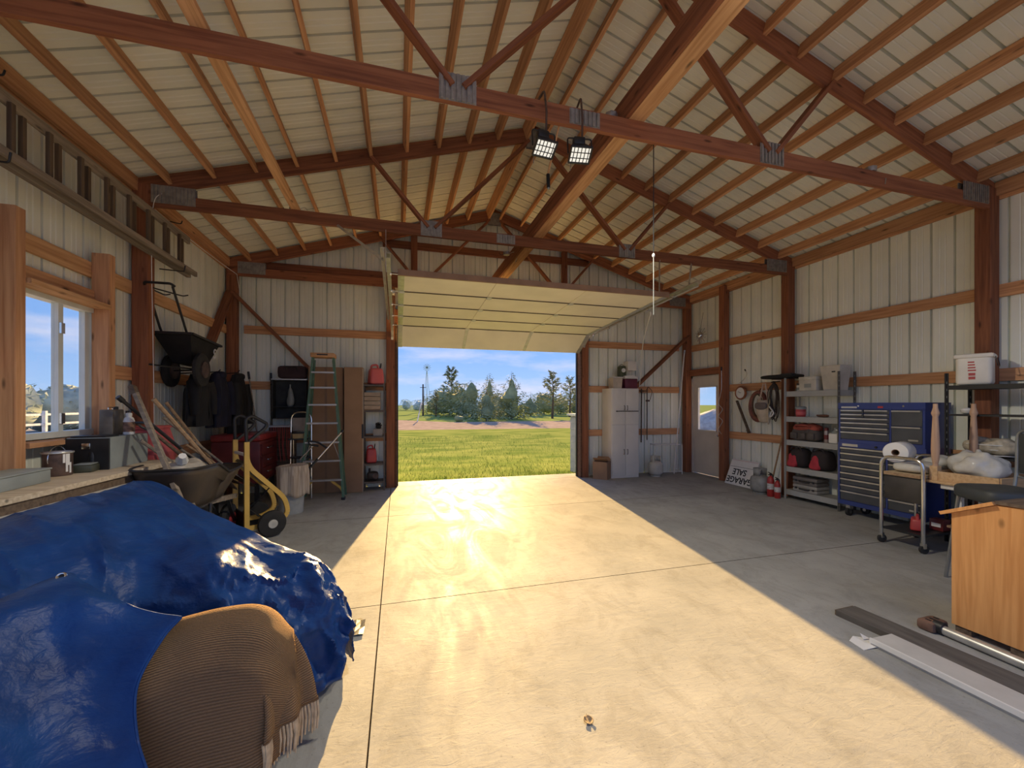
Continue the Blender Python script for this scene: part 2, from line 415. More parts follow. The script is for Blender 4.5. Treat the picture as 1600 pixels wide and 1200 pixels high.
for s, wl in ((-1, wall_left), (1, wall_right)):
    for a, b in ((-0.06, -2.6), (-2.72, -5.04), (-5.16, -7.48), (-7.6, YB + 0.1)):
        beam('eave_board', (s * (W - 0.022), a, H_EAVE - 0.09), (s * (W - 0.022), b, H_EAVE - 0.09), 0.04, 0.17, M_WOOD, wl)
# far wall
for x in (-1.98, 1.98):
    beam('post', (x, -0.11, -0.05), (x, -0.11, 3.8), 0.16, 0.14, M_WOOD2, wall_back, up=(0, 1, 0))
for z in (0.93, 1.88, 2.85):
    for a, b in ((-W + 0.25, -2.06), (2.06, W - 0.25)):
        beam('girt', (a, -0.022, z), (b, -0.022, z), 0.038, 0.14, M_WOOD, wall_back)
beam('door_header', (-1.9, -0.1, 3.2), (1.9, -0.1, 3.2), 0.09, 0.28, M_WOOD2, wall_back)
for z in (3.98, 4.6):
    wx = (RIDGE - z - 0.2) / SL
    beam('girt', (-wx, -0.022, z), (wx, -0.022, z), 0.038, 0.14, M_WOOD2, wall_back)
for x in (-1.55, 1.55): beam('stud', (x, -0.06, 3.4), (x, -0.06, roof_z(x) - 0.2), 0.12, 0.06, M_WOOD2, wall_back, up=(0, 1, 0))
# knee braces
beam('knee_brace', (-PC + 0.02, -0.2, 3.45), (-3.25, -0.07, 2.05), 0.05, 0.13, M_WOOD2, wall_back, up=(0, 1, 0))
beam('knee_brace', (PC - 0.02, -0.2, 3.10), (3.25, -0.07, 1.93), 0.05, 0.13, M_WOOD2, wall_back, up=(0, 1, 0))
beam('knee_brace', (-PC - 0.01, -0.2, 3.45), (-PC - 0.03, -1.05, 2.3), 0.05, 0.13, M_WOOD2, wall_left, up=(1, 0, 0))

# --- roof: purlins between the trusses
PX = [0.17, 0.58, 0.98, 1.38, 1.78, 2.2, 2.62, 3.04, 3.47, 3.9, 4.32]
TY = [-0.19, -2.70, -5.14, -7.58, YB + 0.02]
for i in range(4):
    y0, y1 = TY[i] - 0.02, TY[i + 1] + 0.02
    for s in (-1, 1):
        for k, x in enumerate(PX):
            dz = 0.075 if k else 0.10; hh = 0.14 if k else 0.185
            n = Vector((s * SL, 0, 1)).normalized(); xj = x + jit(0.012)
            c = Vector((s * xj, 0, roof_z(xj))) - n * dz
            beam('purlin', (c.x, y0, c.z), (c.x, y1, c.z), 0.04, hh, M_WOOD, ceiling, up=n)
        beam('eave_purlin', (s * (W - 0.075), y0, roof_z(W) - 0.07), (s * (W - 0.075), y1, roof_z(W) - 0.07), 0.04, 0.15, M_WOOD, ceiling)

# --- trusses
def truss(y, label, plates=True):
    t = thing('roof_truss', label, 'roof truss', (0, y, 3.73), 0, 'timber roof trusses')
    zb = 3.80
    beam('bottom_chord', (-W + 0.06, y, zb), (W - 0.06, y, zb), 0.04, 0.145, M_WOOD2, t)
    for s in (-1, 1):
        n = Vector((s * SL, 0, 1)).normalized()
        a = Vector((0, y, RIDGE - 0.02)) - n * 0.105; b = Vector((s * (W - 0.03), y, roof_z(W) - 0.012)) - n * 0.10
        beam('top_chord', a, b, 0.04, 0.19, M_WOOD2, t, up=n)
        j = Vector((s * 1.43, y, 3.84))
        beam('web', j + Vector((s * 0.04, 0, 0)), (s * 2.18, y, roof_z(2.18) - 0.13), 0.038, 0.095, M_WOOD2, t, up=(0, 1, 0)).matrix_basis
        beam('web', j - Vector((s * 0.04, 0, 0)), (s * 0.10, y, RIDGE - 0.25), 0.038, 0.095, M_WOOD2, t, up=(0, 1, 0))
        for fy in (-1, 1):
            def plate(cx, cz, wd, ht):
                b = MB(); n_ = max(4, int(wd / 0.034))
                b.bx(cx - wd / 2, cx + wd / 2, fy * 0.0215 - 0.001, fy * 0.0215 + 0.001, cz - ht / 2, cz + ht / 2)
                for q in range(n_):
                    xx = cx - wd / 2 + (q + 0.5) * wd / n_
                    b.bx(xx - wd / n_ * 0.27, xx + wd / n_ * 0.27, fy * 0.0225, fy * 0.0325, cz - ht / 2 + 0.005, cz + ht / 2 - 0.005)
                b.build('gusset_plate', M_PLATE, t)
            plate(s * 1.43, 0.10, 0.27, 0.20)
            plate(s * (W - 0.42), 0.14, 0.42, 0.20)
            if s == 1: plate(0.0, 1.50, 0.26, 0.24); plate(-0.43, 0.07, 0.26, 0.12)
    return t
T_END = truss(-0.19, 'roof truss against the far gable wall above the open overhead door')
T_2 = truss(-2.70, 'middle roof truss, just in front of the raised overhead door')
T_1 = truss(-5.14, 'nearest roof truss in view, with two floodlights hanging from its bottom chord')
T_0 = truss(-7.58, 'roof truss overhead behind the nearest one in view')
# long boards lying on the bottom chords
for x, w, lab, nm in ((0.035, 0.14, 'wide pale board running lengthwise over the middle of the bottom chords', 'M_WOOD3'), (-3.03, 0.095, 'narrow pale board lying lengthwise across the chords near the ladder wall', 'M_WOOD3')):
    b = beam('lengthwise_brace', (x, YB + 0.05, 3.892), (x, -0.3 if x > -1 else -2.6, 3.892), w, 0.038, M_WOOD3)
    tag(b, lab, 'brace board')
    beam('lengthwise_brace', (0, 0, 0), (1, 0, 0), 0.01, 0.01, M_WOOD3) if False else None
b = beam('upright_brace_board', (-0.056, YB + 0.05, 3.965), (-0.056, -0.3, 3.965), 0.038, 0.18, M_WOOD2); tag(b, 'dark board on edge beside the wide lengthwise brace board', 'brace board')
# ------------------------------------------------------------------ more shape helpers
def _hash(*a):
    x = math.sin(sum(v * k for v, k in zip(a, (12.9898, 78.233, 37.719, 4.581)))) * 43758.5453
    return x - math.floor(x)
def vnoise(x, y, z):
    ix, iy, iz = math.floor(x), math.floor(y), math.floor(z); fx, fy, fz = x - ix, y - iy, z - iz
    s = lambda t: t * t * (3 - 2 * t); fx, fy, fz = s(fx), s(fy), s(fz); r = 0
    for dx in (0, 1):
        for dy in (0, 1):
            for dz in (0, 1):
                r += _hash(ix + dx, iy + dy, iz + dz) * (fx if dx else 1 - fx) * (fy if dy else 1 - fy) * (fz if dz else 1 - fz)
    return r * 2 - 1
def sgnpow(v, e): return math.copysign(abs(v) ** e, v)
def lump(b, c, d, e1=0.5, e2=0.5, amp=0.0, freq=6.0, n=20, m=12, taper=0.0, seed=0.0, M=None):
    """a rounded, slightly lumpy body: full size d at c; taper narrows the top"""
    vs = []; fs = []
    for j in range(m + 1):
        ph = -PI / 2 + PI * j / m
        for i in range(n):
            th = 2 * PI * i / n
            x = sgnpow(math.cos(ph), e1) * sgnpow(math.cos(th), e2); y = sgnpow(math.cos(ph), e1) * sgnpow(math.sin(th), e2); z = sgnpow(math.sin(ph), e1)
            k = 1 - taper * (z + 1) / 2
            p = Vector((x * d[0] / 2 * k, y * d[1] / 2 * k, z * d[2] / 2))
            if amp: p += p.normalized() * amp * vnoise(p.x * freq + seed, p.y * freq + seed * 1.7, p.z * freq - seed)
            vs.append(p + Vector(c))
    for j in range(m):
        for i in range(n): fs.append((j * n + i, j * n + (i + 1) % n, (j + 1) * n + (i + 1) % n, (j + 1) * n + i))
    return b.add(vs, fs, True, M)
def arc(p, r, a0, a1, n, ax='xz'):
    out = []
    for i in range(n + 1):
        a = a0 + (a1 - a0) * i / n; u, v = r * math.cos(a), r * math.sin(a)
        out.append((p[0] + u, p[1], p[2] + v) if ax == 'xz' else (p[0], p[1] + u, p[2] + v) if ax == 'yz' else (p[0] + u, p[1] + v, p[2]))
    return out
def rounded(pts, r=0.04, n=4):
    """polyline with its inner corners rounded"""
    pts = [Vector(p) for p in pts]; out = [pts[0]]
    for i in range(1, len(pts) - 1):
        a, p, b = pts[i - 1], pts[i], pts[i + 1]
        k = min(r, (a - p).length * 0.45, (b - p).length * 0.45)
        s = p + (a - p).normalized() * k; e_ = p + (b - p).normalized() * k
        for q in range(n + 1):
            t = q / n; out.append(s * (1 - t) ** 2 + p * 2 * t * (1 - t) + e_ * t * t)
    return out + [pts[-1]]
def catmull(P, n=6):
    P = [Vector(p) for p in P]; out = []
    for i in range(len(P) - 1):
        a = P[i - 1] if i else P[0] * 2 - P[1]; b, c = P[i], P[i + 1]; d = P[i + 2] if i + 2 < len(P) else P[-1] * 2 - P[-2]
        for k in range(n):
            t = k / n
            out.append(0.5 * (2 * b + (c - a) * t + (2 * a - 5 * b + 4 * c - d) * t * t + (3 * b - a - 3 * c + d) * t ** 3))
    return out + [P[-1]]
def text_mesh(name, s, size, m, parent, M, depth=0.001, label=None, sx=1.0):
    cu = bpy.data.curves.new(name, 'FONT'); cu.body = s; cu.size = size; cu.align_x = 'CENTER'; cu.align_y = 'CENTER'; cu.extrude = depth; cu.offset = size * 0.02
    t = bpy.data.objects.new('tmp_text', cu); COL.objects.link(t)
    me = bpy.data.meshes.new_from_object(t.evaluated_get(bpy.context.evaluated_depsgraph_get()))
    bpy.data.objects.remove(t); bpy.data.curves.remove(cu); me.name = name
    if sx != 1.0:
        for v in me.vertices: v.co.x *= sx
    me.materials.clear(); me.materials.append(m)
    return link(name, me, parent, M, label)
# ================================================================== outside
M_LAWN = mat('lawn', (0.270, 0.307, 0.083), 0.9, var=0.2, scale=1.2, bump=0.9, bscale=9, col2=(0.135, 0.195, 0.045), stretch=(0.5, 1, 1), detail=8, spec=0.0)
M_FIELD = mat('far_grass', (0.240, 0.300, 0.098), 0.95, var=0.2, scale=0.15, spec=0.0, detail=6, col2=(0.165, 0.225, 0.068))
M_GRAVEL = mat('gravel', (0.375, 0.307, 0.247), 0.95, var=0.15, scale=2.0, bump=0.6, bscale=14, col2=(0.270, 0.217, 0.173), detail=8, spec=0.0)
M_YARD = mat('pale_yard', (0.46, 0.45, 0.42), 0.95, var=0.1, scale=0.5, bump=0.3, bscale=8, col2=(0.32, 0.29, 0.25), spec=0.0)
def flat(name, poly, z, m):
    b = MB(); b.add([(x, y, z) for x, y in poly], [tuple(range(len(poly)))]); return tag(b.build(name, m, fix=False), kind='structure')
flat('ground', [(-600, -300), (600, -300), (600, 700), (-600, 700)], -0.20, M_FIELD)
flat('ground_yard', [(-40, -60), (40, -60), (40, 0.1), (-40, 0.1)], -0.17, M_YARD)
flat('ground_drive', [(6, 0.1), (40, 0.1), (40, 40), (24, 40)], -0.12, M_YARD)
flat('ground_lot', [(-60, 0.1), (-6, 0.1), (-9, 40), (-60, 40)], -0.12, M_YARD)
flat('ground_lawn', [(-40, 0.1), (40, 0.1), (40, 17.5), (10, 18.5), (-4, 19.5), (-40, 18.5)], -0.13, M_LAWN)
flat('ground_road', [(-60, 18), (60, 16.0), (80, 30), (16, 31), (3, 31), (-12, 52), (-60, 62)], -0.155, M_GRAVEL)
# grass blades on the near lawn
b = MB()
rg = random.Random(3)
for i in range(9000):
    y = 0.48 + 13 * rg.random() ** 1.7; x = rg.uniform(-3.2 - y * 0.35, 3.0 + y * 0.25); h = rg.uniform(0.035, 0.085) * (1 + 0.8 * max(0, vnoise(x * 0.8, y * 0.8, 0))); a = rg.uniform(0, PI); w = rg.uniform(0.005, 0.011); ln = rg.uniform(-0.04, 0.04)
    dx, dy = math.cos(a) * w, math.sin(a) * w
    b.add([(x - dx, y - dy, -0.14), (x + dx, y + dy, -0.14), (x + ln, y + rg.uniform(-0.03, 0.03), -0.13 + h)], [(0, 1, 2)])
M_BLADE = mat('grass_blade', (0.300, 0.360, 0.090), 0.7, var=0.25, scale=1.5, col2=(0.150, 0.240, 0.053), spec=0.0)
tag(b.build('grass', M_BLADE, fix=False), 'short yellow-green lawn grass outside the open overhead door', 'grass', kind='stuff')

M_BARK = mat('bark', (0.13, 0.095, 0.07), 0.95, var=0.2, scale=3)
M_SPRUCE = mat('spruce_needles', (0.288, 0.316, 0.158), 0.85, var=0.2, scale=0.9, col2=(0.158, 0.195, 0.112), rnd=0.15, spec=0.2)
M_HAZE = mat('far_haze_tint', (0.504, 0.600, 0.600), 0.9, var=0.1, scale=0.5, col2=(0.408, 0.504, 0.504), spec=0.1)  # distance haze painted into the pale blue-grey colour
M_LEAF = mat('loose_foliage', (0.372, 0.381, 0.223), 0.85, var=0.2, scale=1.0, col2=(0.260, 0.279, 0.177), spec=0.2)
CAMX, CAMY, CAMZ = -1.845, -8.1, 1.55
def ground_at(px, d):
    """a spot on the ground d metres out, in the direction the photograph shows it"""
    r = (px - 800) / 637.5; c, s = math.cos(0.272), math.sin(0.272)
    return Vector((CAMX + d * (r * c + s), CAMY + d * (-r * s + c), -0.2))
def tree(px, d, top, hw, label, kind='spruce', m=None, seed=0, name='spruce_tree', group='trees across the road'):
    p = ground_at(px, d); h = (631.7 - top) / 637.5 * d + 1.75; r = 1.3 * hw / 637.5 * d; rr = random.Random(seed)
    t = thing(name, label, 'tree', p, 0, group)
    MB().tube([(0, 0, 0), (0.02 * h, 0, h * 0.5), (0, 0, h * 0.97)], [h * 0.022 + 0.03, h * 0.014 + 0.02, 0.012], 6).build('trunk', M_BARK, t)
    b = MB(); n = 1500 if kind != 'airy' else 800
    for i in range(n):
        u = rr.random(); a = rr.uniform(0, 2 * PI)
        if kind == 'spruce':
            z = 0.04 + 0.95 * (1 - math.sqrt(1 - u)); w = (1 - z) ** 0.85 * r * (1 + 0.30 * math.sin(z * 30 + a * 2) + 0.25 * (rr.random() - 0.3)) * (0.9 + 0.25 * math.sin(a * 3 + seed))
            q = rr.uniform(0.45, 1.05); sz = 0.055 * h * rr.uniform(0.5, 1.1) * (0.5 + 0.7 * (1 - z))
            c = Vector((math.cos(a) * w * q, math.sin(a) * w * q, z * h)); out = Vector((math.cos(a), math.sin(a), -0.35 + rr.uniform(-0.3, 0.3)))
        elif kind == 'round':
            z = rr.uniform(0.02, 1.0); w = r * math.sqrt(max(0, 1 - (2 * z - 0.75) ** 2 / 1.6)) * (1 + 0.35 * vnoise(a * 1.5, z * 6, seed)); q = rr.uniform(0.6, 1.08); sz = 0.06 * h * rr.uniform(0.5, 1.2)
            c = Vector((math.cos(a) * w * q, math.sin(a) * w * q, z * h)); out = Vector((math.cos(a), math.sin(a), rr.uniform(-0.4, 0.6)))
        else:
            k = rr.randrange(9); z = 0.25 + 0.75 * (k + rr.random() * 0.5) / 9.5; ka = k * 2.4 + seed; w = r * (1.15 - z) * 1.1; q = rr.uniform(0.05, 1.0)
            a2 = ka + rr.uniform(-0.5, 0.5) + (PI if rr.random() < 0.5 else 0); c = Vector((math.cos(a2) * w * q, math.sin(a2) * w * q, z * h + 0.1 * h * q + rr.uniform(-0.02, 0.02) * h)); out = Vector((math.cos(a2), math.sin(a2), rr.uniform(-0.4, 0.6))); sz = 0.055 * h * rr.uniform(0.5, 1.2)
        out.normalize(); sd = out.cross(Vector((0, 0, 1))).normalized(); up = sd.cross(out)
        tw = rr.uniform(-0.8, 0.8); sd2 = sd * math.cos(tw) + up * math.sin(tw)
        b.add([c - sd2 * sz * 0.5, c + out * sz * 0.2 - sd2 * sz * 0.15, c + out * sz * 1.4, c + sd2 * sz * 0.5], [(0, 1, 2, 3)])
    if kind != 'airy':     # the dense inside of the crown
        if kind == 'spruce': lump(b, (0, 0, h * 0.42), (r * 0.95, r * 0.95, h * 0.74), 1.0, 1.0, r * 0.25, 3 / max(r, 0.3), 12, 10, 0.75, seed)
        else: lump(b, (0, 0, h * 0.48), (r * 1.25, r * 1.25, h * 0.8), 0.9, 1.0, r * 0.3, 3 / max(r, 0.3), 12, 8, 0.2, seed)
    else:
        for k in range(9):
            z = 0.25 + 0.7 * k / 9; ka = k * 2.4 + seed; w = r * (1.15 - z)
            for s_ in (0, PI): b.tube([(0, 0, z * h), (math.cos(ka + s_) * w, math.sin(ka + s_) * w, z * h + 0.1 * h)], 0.03, 4)
    b.build('foliage', m or M_SPRUCE, t, fix=False)
    return t
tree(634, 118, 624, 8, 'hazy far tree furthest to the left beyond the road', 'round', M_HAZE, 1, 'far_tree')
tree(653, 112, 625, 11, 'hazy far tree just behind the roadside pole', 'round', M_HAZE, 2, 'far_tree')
tree(678, 70, 619, 17, 'dark broad tree right of the roadside pole', 'round', None, 3, 'evergreen_tree')
tree(681, 57, 612, 7, 'thin see-through sapling rising above the dark broad tree', 'airy', M_LEAF, 4, 'sapling')
tree(705, 79, 574, 15, 'tall spruce with a bare thin spire at the left of the clump', 'airy', M_SPRUCE, 5)
tree(702, 64, 606, 27, 'low dense evergreen at the foot of the thin spire spruce', 'round', None, 6, 'evergreen_tree')
tree(737, 50, 592, 38, 'biggest bushy spruce in the middle of the clump', 'spruce', None, 7)
tree(722, 57, 600, 22, 'dense evergreen left against the biggest bushy spruce', 'round', None, 17, 'evergreen_tree')
tree(760, 43, 603, 27, 'dark young spruce in front of the biggest bushy one', 'spruce', None, 8)
tree(765, 79, 581, 20, 'tall spruce with a loose top behind the clump', 'spruce', M_LEAF, 9)
tree(782, 57, 615, 18, 'low brownish evergreen between the clump and the pointed spruce', 'round', M_LEAF, 10, 'evergreen_tree')
tree(799, 48, 579, 27, 'tall pointed spruce standing right of the clump', 'spruce', None, 11)
tree(829, 62, 611, 20, 'small dark pointed spruce in the gap behind the lawn', 'spruce', None, 12)
tree(863, 50, 580, 19, 'airy tree with sparse branches nearest the right jamb but one', 'airy', M_LEAF, 13, 'loose_tree')
tree(850, 70, 614, 18, 'broad dark tree behind the airy one with sparse branches', 'round', None, 14, 'evergreen_tree')
tree(872, 78, 616, 20, 'low broad tree behind the right end of the far lawn', 'round', None, 15, 'evergreen_tree')
tree(890, 56, 590, 18, 'airy tree with loose twigs close to the right door jamb', 'airy', M_LEAF, 16, 'loose_tree')
tree(900, 63, 602, 22, 'dense pine partly hidden by the right door jamb', 'spruce', None, 18, 'pine_tree')
far_grass = MB()
p = ground_at(717, 40); s_ = thing('round_bush', 'small round green bush at the road edge', 'bush', (p.x, p.y, -0.2))
b = MB(); lump(b, (0, 0, 0.3), (0.9, 0.8, 0.65), 1, 1, 0.08, 6, 16, 10); b.build('foliage', M_SPRUCE, s_)
p = ground_at(661, 62); t = thing('roadside_pole', 'plain upright wooden pole beside the gravel road', 'pole', (p.x, p.y, -0.2))
MB().tube([(0, 0, 0), (0, 0, 4.8)], [0.14, 0.10], 8).build('shaft', M_BARK, t); MB().box((0, 0, 4.3), (0.9, 0.08, 0.08)).build('crossarm', M_BARK, t)
p = ground_at(656, 40); t = thing('leaning_stake', 'pale stake leaning at the edge of the gravel', 'stake', (p.x, p.y, -0.2))
MB().bar((-0.25, 0, 0), (0.15, 0, 1.9), 0.09, 0.09).build('shaft', M_WHITE, t); MB().bar((-0.10, 0, 0.9), (0.26, 0, 2.0), 0.09, 0.03).build('slat', M_WHITE, t)
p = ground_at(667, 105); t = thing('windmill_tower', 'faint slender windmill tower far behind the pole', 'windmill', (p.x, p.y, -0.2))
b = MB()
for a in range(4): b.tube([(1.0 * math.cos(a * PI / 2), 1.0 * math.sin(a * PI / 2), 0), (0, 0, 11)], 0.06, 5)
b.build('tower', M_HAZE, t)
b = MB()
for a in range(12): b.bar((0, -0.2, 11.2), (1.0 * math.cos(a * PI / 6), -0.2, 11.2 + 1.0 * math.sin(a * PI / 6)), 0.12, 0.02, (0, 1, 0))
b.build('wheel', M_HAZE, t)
# grey lap-sided bin just outside the right jamb
M_SIDING = mat('grey_siding', (0.36, 0.39, 0.42), 0.6, var=0.06, scale=6)
t = thing('outdoor_bin', 'grey lap-sided bin standing just outside the right door jamb', 'bin', (2.64, 0.95, -0.17))
MB().bx(-0.30, 0.32, -0.42, 0.42, 0, 1.44).build('body', M_SIDING, t)
for k in range(9): MB().box((-0.31, 0, 0.08 + k * 0.155), (0.02, 0.86, 0.15), (0, 0.05, 0)).build('siding_board', M_SIDING, t)
MB().bx(-0.40, 0.40, -0.48, 0.48, 1.44, 1.49).build('lid', mat('pale_lid', (0.55, 0.60, 0.60), 0.5), t)
# beyond the left window
M_FENCE = mat('white_fence', (0.8, 0.8, 0.78), 0.5)
t = thing('rail_fence', 'white rail fence seen through the sliding window', 'fence', (-16, 12, -0.17))
for z in (0.45, 0.85, 1.25): MB().bx(-0.03, 0.03, -9, 12, z, z + 0.09).build('rail', M_FENCE, t)
for k in range(9): MB().bx(-0.06, 0.06, -9 + k * 2.6, -8.88 + k * 2.6, 0, 1.45).build('post', M_FENCE, t)
for i, (y, h, w) in enumerate(((-2.5, 3.0, 1.9), (1.0, 3.4, 2.1), (4.6, 2.8, 2.0), (8.2, 3.3, 2.2), (12.0, 2.9, 2.0), (16, 3.2, 2.2))):
    t = thing('pale_shrub', 'pale leafy shrub beyond the white rail fence, number %s along it from the window side' % ('one two three four five six'.split()[i]), 'shrub', (-23 + 0.5 * i, y * 1.35 + 18, -0.17), 0, 'shrubs beyond the window')
    t['label'] = 'pale leafy shrub beyond the rail fence, ' + ('nearest the window mullion', 'second along from the mullion', 'third along from the mullion', 'fourth along from the mullion', 'fifth along from the mullion', 'last along the fence')[i]
    b = MB(); lump(b, (0, 0, h / 2), (w * 2, w * 2, h), 0.9, 1, 0.3, 2.2, 22, 14, 0.15, i)
    rr = random.Random(i + 40)
    for q in range(350):
        a = rr.uniform(0, 2 * PI); z = rr.uniform(0.1, 1.02) * h; k = w * math.sqrt(max(0.02, 1 - (2 * z / h - 1) ** 2)) * rr.uniform(0.95, 1.15); c = Vector((math.cos(a) * k, math.sin(a) * k, z)); d_ = Vector((rr.uniform(-1, 1), rr.uniform(-1, 1), rr.uniform(-1, 1))) * 0.2; e_ = Vector((rr.uniform(-1, 1), rr.uniform(-1, 1), rr.uniform(-1, 1))) * 0.2
        b.add([c, c + d_, c + e_], [(0, 1, 2)])
    b.build('foliage', mat('pale_leaves', (0.40, 0.48, 0.42), 0.8, var=0.2, scale=1.5), t, fix=False)
# beyond the man door
t = thing('gravel_mound', 'grey gravel mound seen through the man door glass', 'gravel mound', (19.0, 14.6, -0.17))
b = MB(); lump(b, (0, 0, 0), (5.5, 4.5, 2.7), 1.2, 1, 0.15, 2, 28, 14); b.build('heap', mat('mound_gravel', (0.42, 0.41, 0.40), 0.95, var=0.15, scale=4, bump=0.6, bscale=10), t)
# ================================================================== window, doors, trim
t = struct('window_1'); xw = -W
def fr(name, y0, y1, z0, z1, x0, x1, m, parent=t): return MB().bx(xw + x0, xw + x1, y0, y1, z0, z1).build(name, m, parent)
M_VINYL = mat('window_vinyl', (0.70, 0.74, 0.70), 0.4, var=0.05, scale=5)
y0, y1, z0, z1 = WIN
fr('frame_head', y0, y1, z1 - 0.05, z1, -0.03, 0.06, M_VINYL); fr('frame_sill', y0, y1, z0, z0 + 0.05, -0.03, 0.06, M_VINYL)
fr('frame_jamb', y0, y0 + 0.04, z0, z1, -0.03, 0.06, M_VINYL); fr('frame_jamb', y1 - 0.05, y1, z0, z1, -0.03, 0.06, M_VINYL)
ym = (y0 + y1) / 2 + 0.02
fr('meeting_stile', ym - 0.05, ym + 0.0, z0 + 0.05, z1 - 0.05, 0.0, 0.05, M_VINYL); fr('meeting_stile', ym + 0.002, ym + 0.05, z0 + 0.05, z1 - 0.05, -0.03, 0.02, M_VINYL)
fr('sash_stile', y1 - 0.11, y1 - 0.05, z0 + 0.05, z1 - 0.05, -0.02, 0.025, M_VINYL)
for z in (1.43, 2.2): b = fr('latch', ym - 0.045, ym - 0.005, z - 0.045, z + 0.045, 0.05, 0.068, M_STEEL)
G = glass('window_glass', (0.97, 0.985, 0.98))
fr('pane', y0 + 0.04, ym - 0.05, z0 + 0.05, z1 - 0.05, 0.018, 0.022, G); fr('pane', ym + 0.05, y1 - 0.11, z0 + 0.05, z1 - 0.05, -0.008, -0.004, G)
# rough framing around the window
for ya in (-4.28, -3.31): beam('window_trimmer', (-W + 0.11, ya + (0.0 if ya < -4 else 0.02), 0.9), (-W + 0.11, ya + (0.0 if ya < -4 else 0.02), 2.98), 0.09, 0.14, M_WOOD, wall_left, up=(1, 0, 0))
beam('window_header', (-W + 0.12, -4.22, 2.47), (-W + 0.12, -3.34, 2.47), 0.16, 0.04, M_WOOD3, wall_left)
beam('window_header', (-W + 0.05, -4.22, 2.56), (-W + 0.05, -3.34, 2.56), 0.04, 0.12, M_WOOD, wall_left)
beam('window_sill', (-W + 0.11, -4.22, 1.24), (-W + 0.11, -3.34, 1.24), 0.16, 0.04, M_WOOD, wall_left)

# man door in the right wall
t = struct('door_1')
M_DOOR = mat('white_door', (0.74, 0.70, 0.64), 0.45, var=0.05, scale=3)
ya, yb = -1.125, -0.235
b = MB(); b.bx(W - 0.03, W + 0.015, ya, yb, 0.015, 0.98).bx(W - 0.03, W + 0.015, ya, yb, 1.93, 2.13).bx(W - 0.03, W + 0.015, ya, ya + 0.16, 0.98, 1.93).bx(W - 0.03, W + 0.015, yb - 0.17, yb, 0.98, 1.93); b.build('leaf', M_DOOR, t)
b = MB()
for s0, s1, q0, q1 in ((ya + 0.15, ya + 0.175, 0.97, 1.94), (yb - 0.185, yb - 0.16, 0.97, 1.94), (ya + 0.15, yb - 0.16, 0.965, 0.99), (ya + 0.15, yb - 0.16, 1.92, 1.945)): b.bx(W - 0.045, W - 0.025, s0, s1, q0, q1)
b.build('glazing_bead', M_WHITE, t)
MB().bx(W - 0.010, W - 0.006, ya + 0.16, yb - 0.17, 0.98, 1.93).build('pane', G, t)
MB().lathe([(0.028, 0), (0.028, 0.008), (0.011, 0.012), (0.011, 0.045), (0.027, 0.05), (0.03, 0.065), (0.022, 0.08), (0, 0.083)], 16, Matrix.Translation((W - 0.03, ya + 0.07, 0.9)) @ Matrix.Rotation(-PI / 2, 4, 'Y')).build('door_knob', M_STEEL, t)
MB().bx(W - 0.04, W + 0.03, -1.17, ya, 0, 2.17).bx(W - 0.04, W + 0.03, yb, -0.195, 0, 2.17).bx(W - 0.04, W + 0.03, -1.17, -0.195, 2.13, 2.17).build('frame', M_DOOR, t)
beam('door_lintel', (W - 0.06, -0.2, 2.26), (W - 0.06, -1.17, 2.26), 0.1, 0.14, M_WOOD2, wall_right)
# jambs of the big opening
t = struct('trim_1')
M_JAMBD = wood('dark_jamb', (0.15, 0.075, 0.045), (0.08, 0.04, 0.025))
M_JAMB = mat('pale_jamb', (0.62, 0.53, 0.40), 0.6, var=0.08, scale=5)
for s in (-1, 1):
    MB().bx(s * 1.865, s * 1.898, -0.19, 0.03, 0, 3.06).build('jamb_board', M_JAMBD, t)
    MB().bx(s * 1.845, s * 1.865, -0.03, 0.02, 0, 3.06).build('weather_strip', M_DARK, t)
MB().bx(-1.9, 1.9, -0.05, 0.03, 3.06, 3.10).build('jamb_head', M_WOOD2, t)

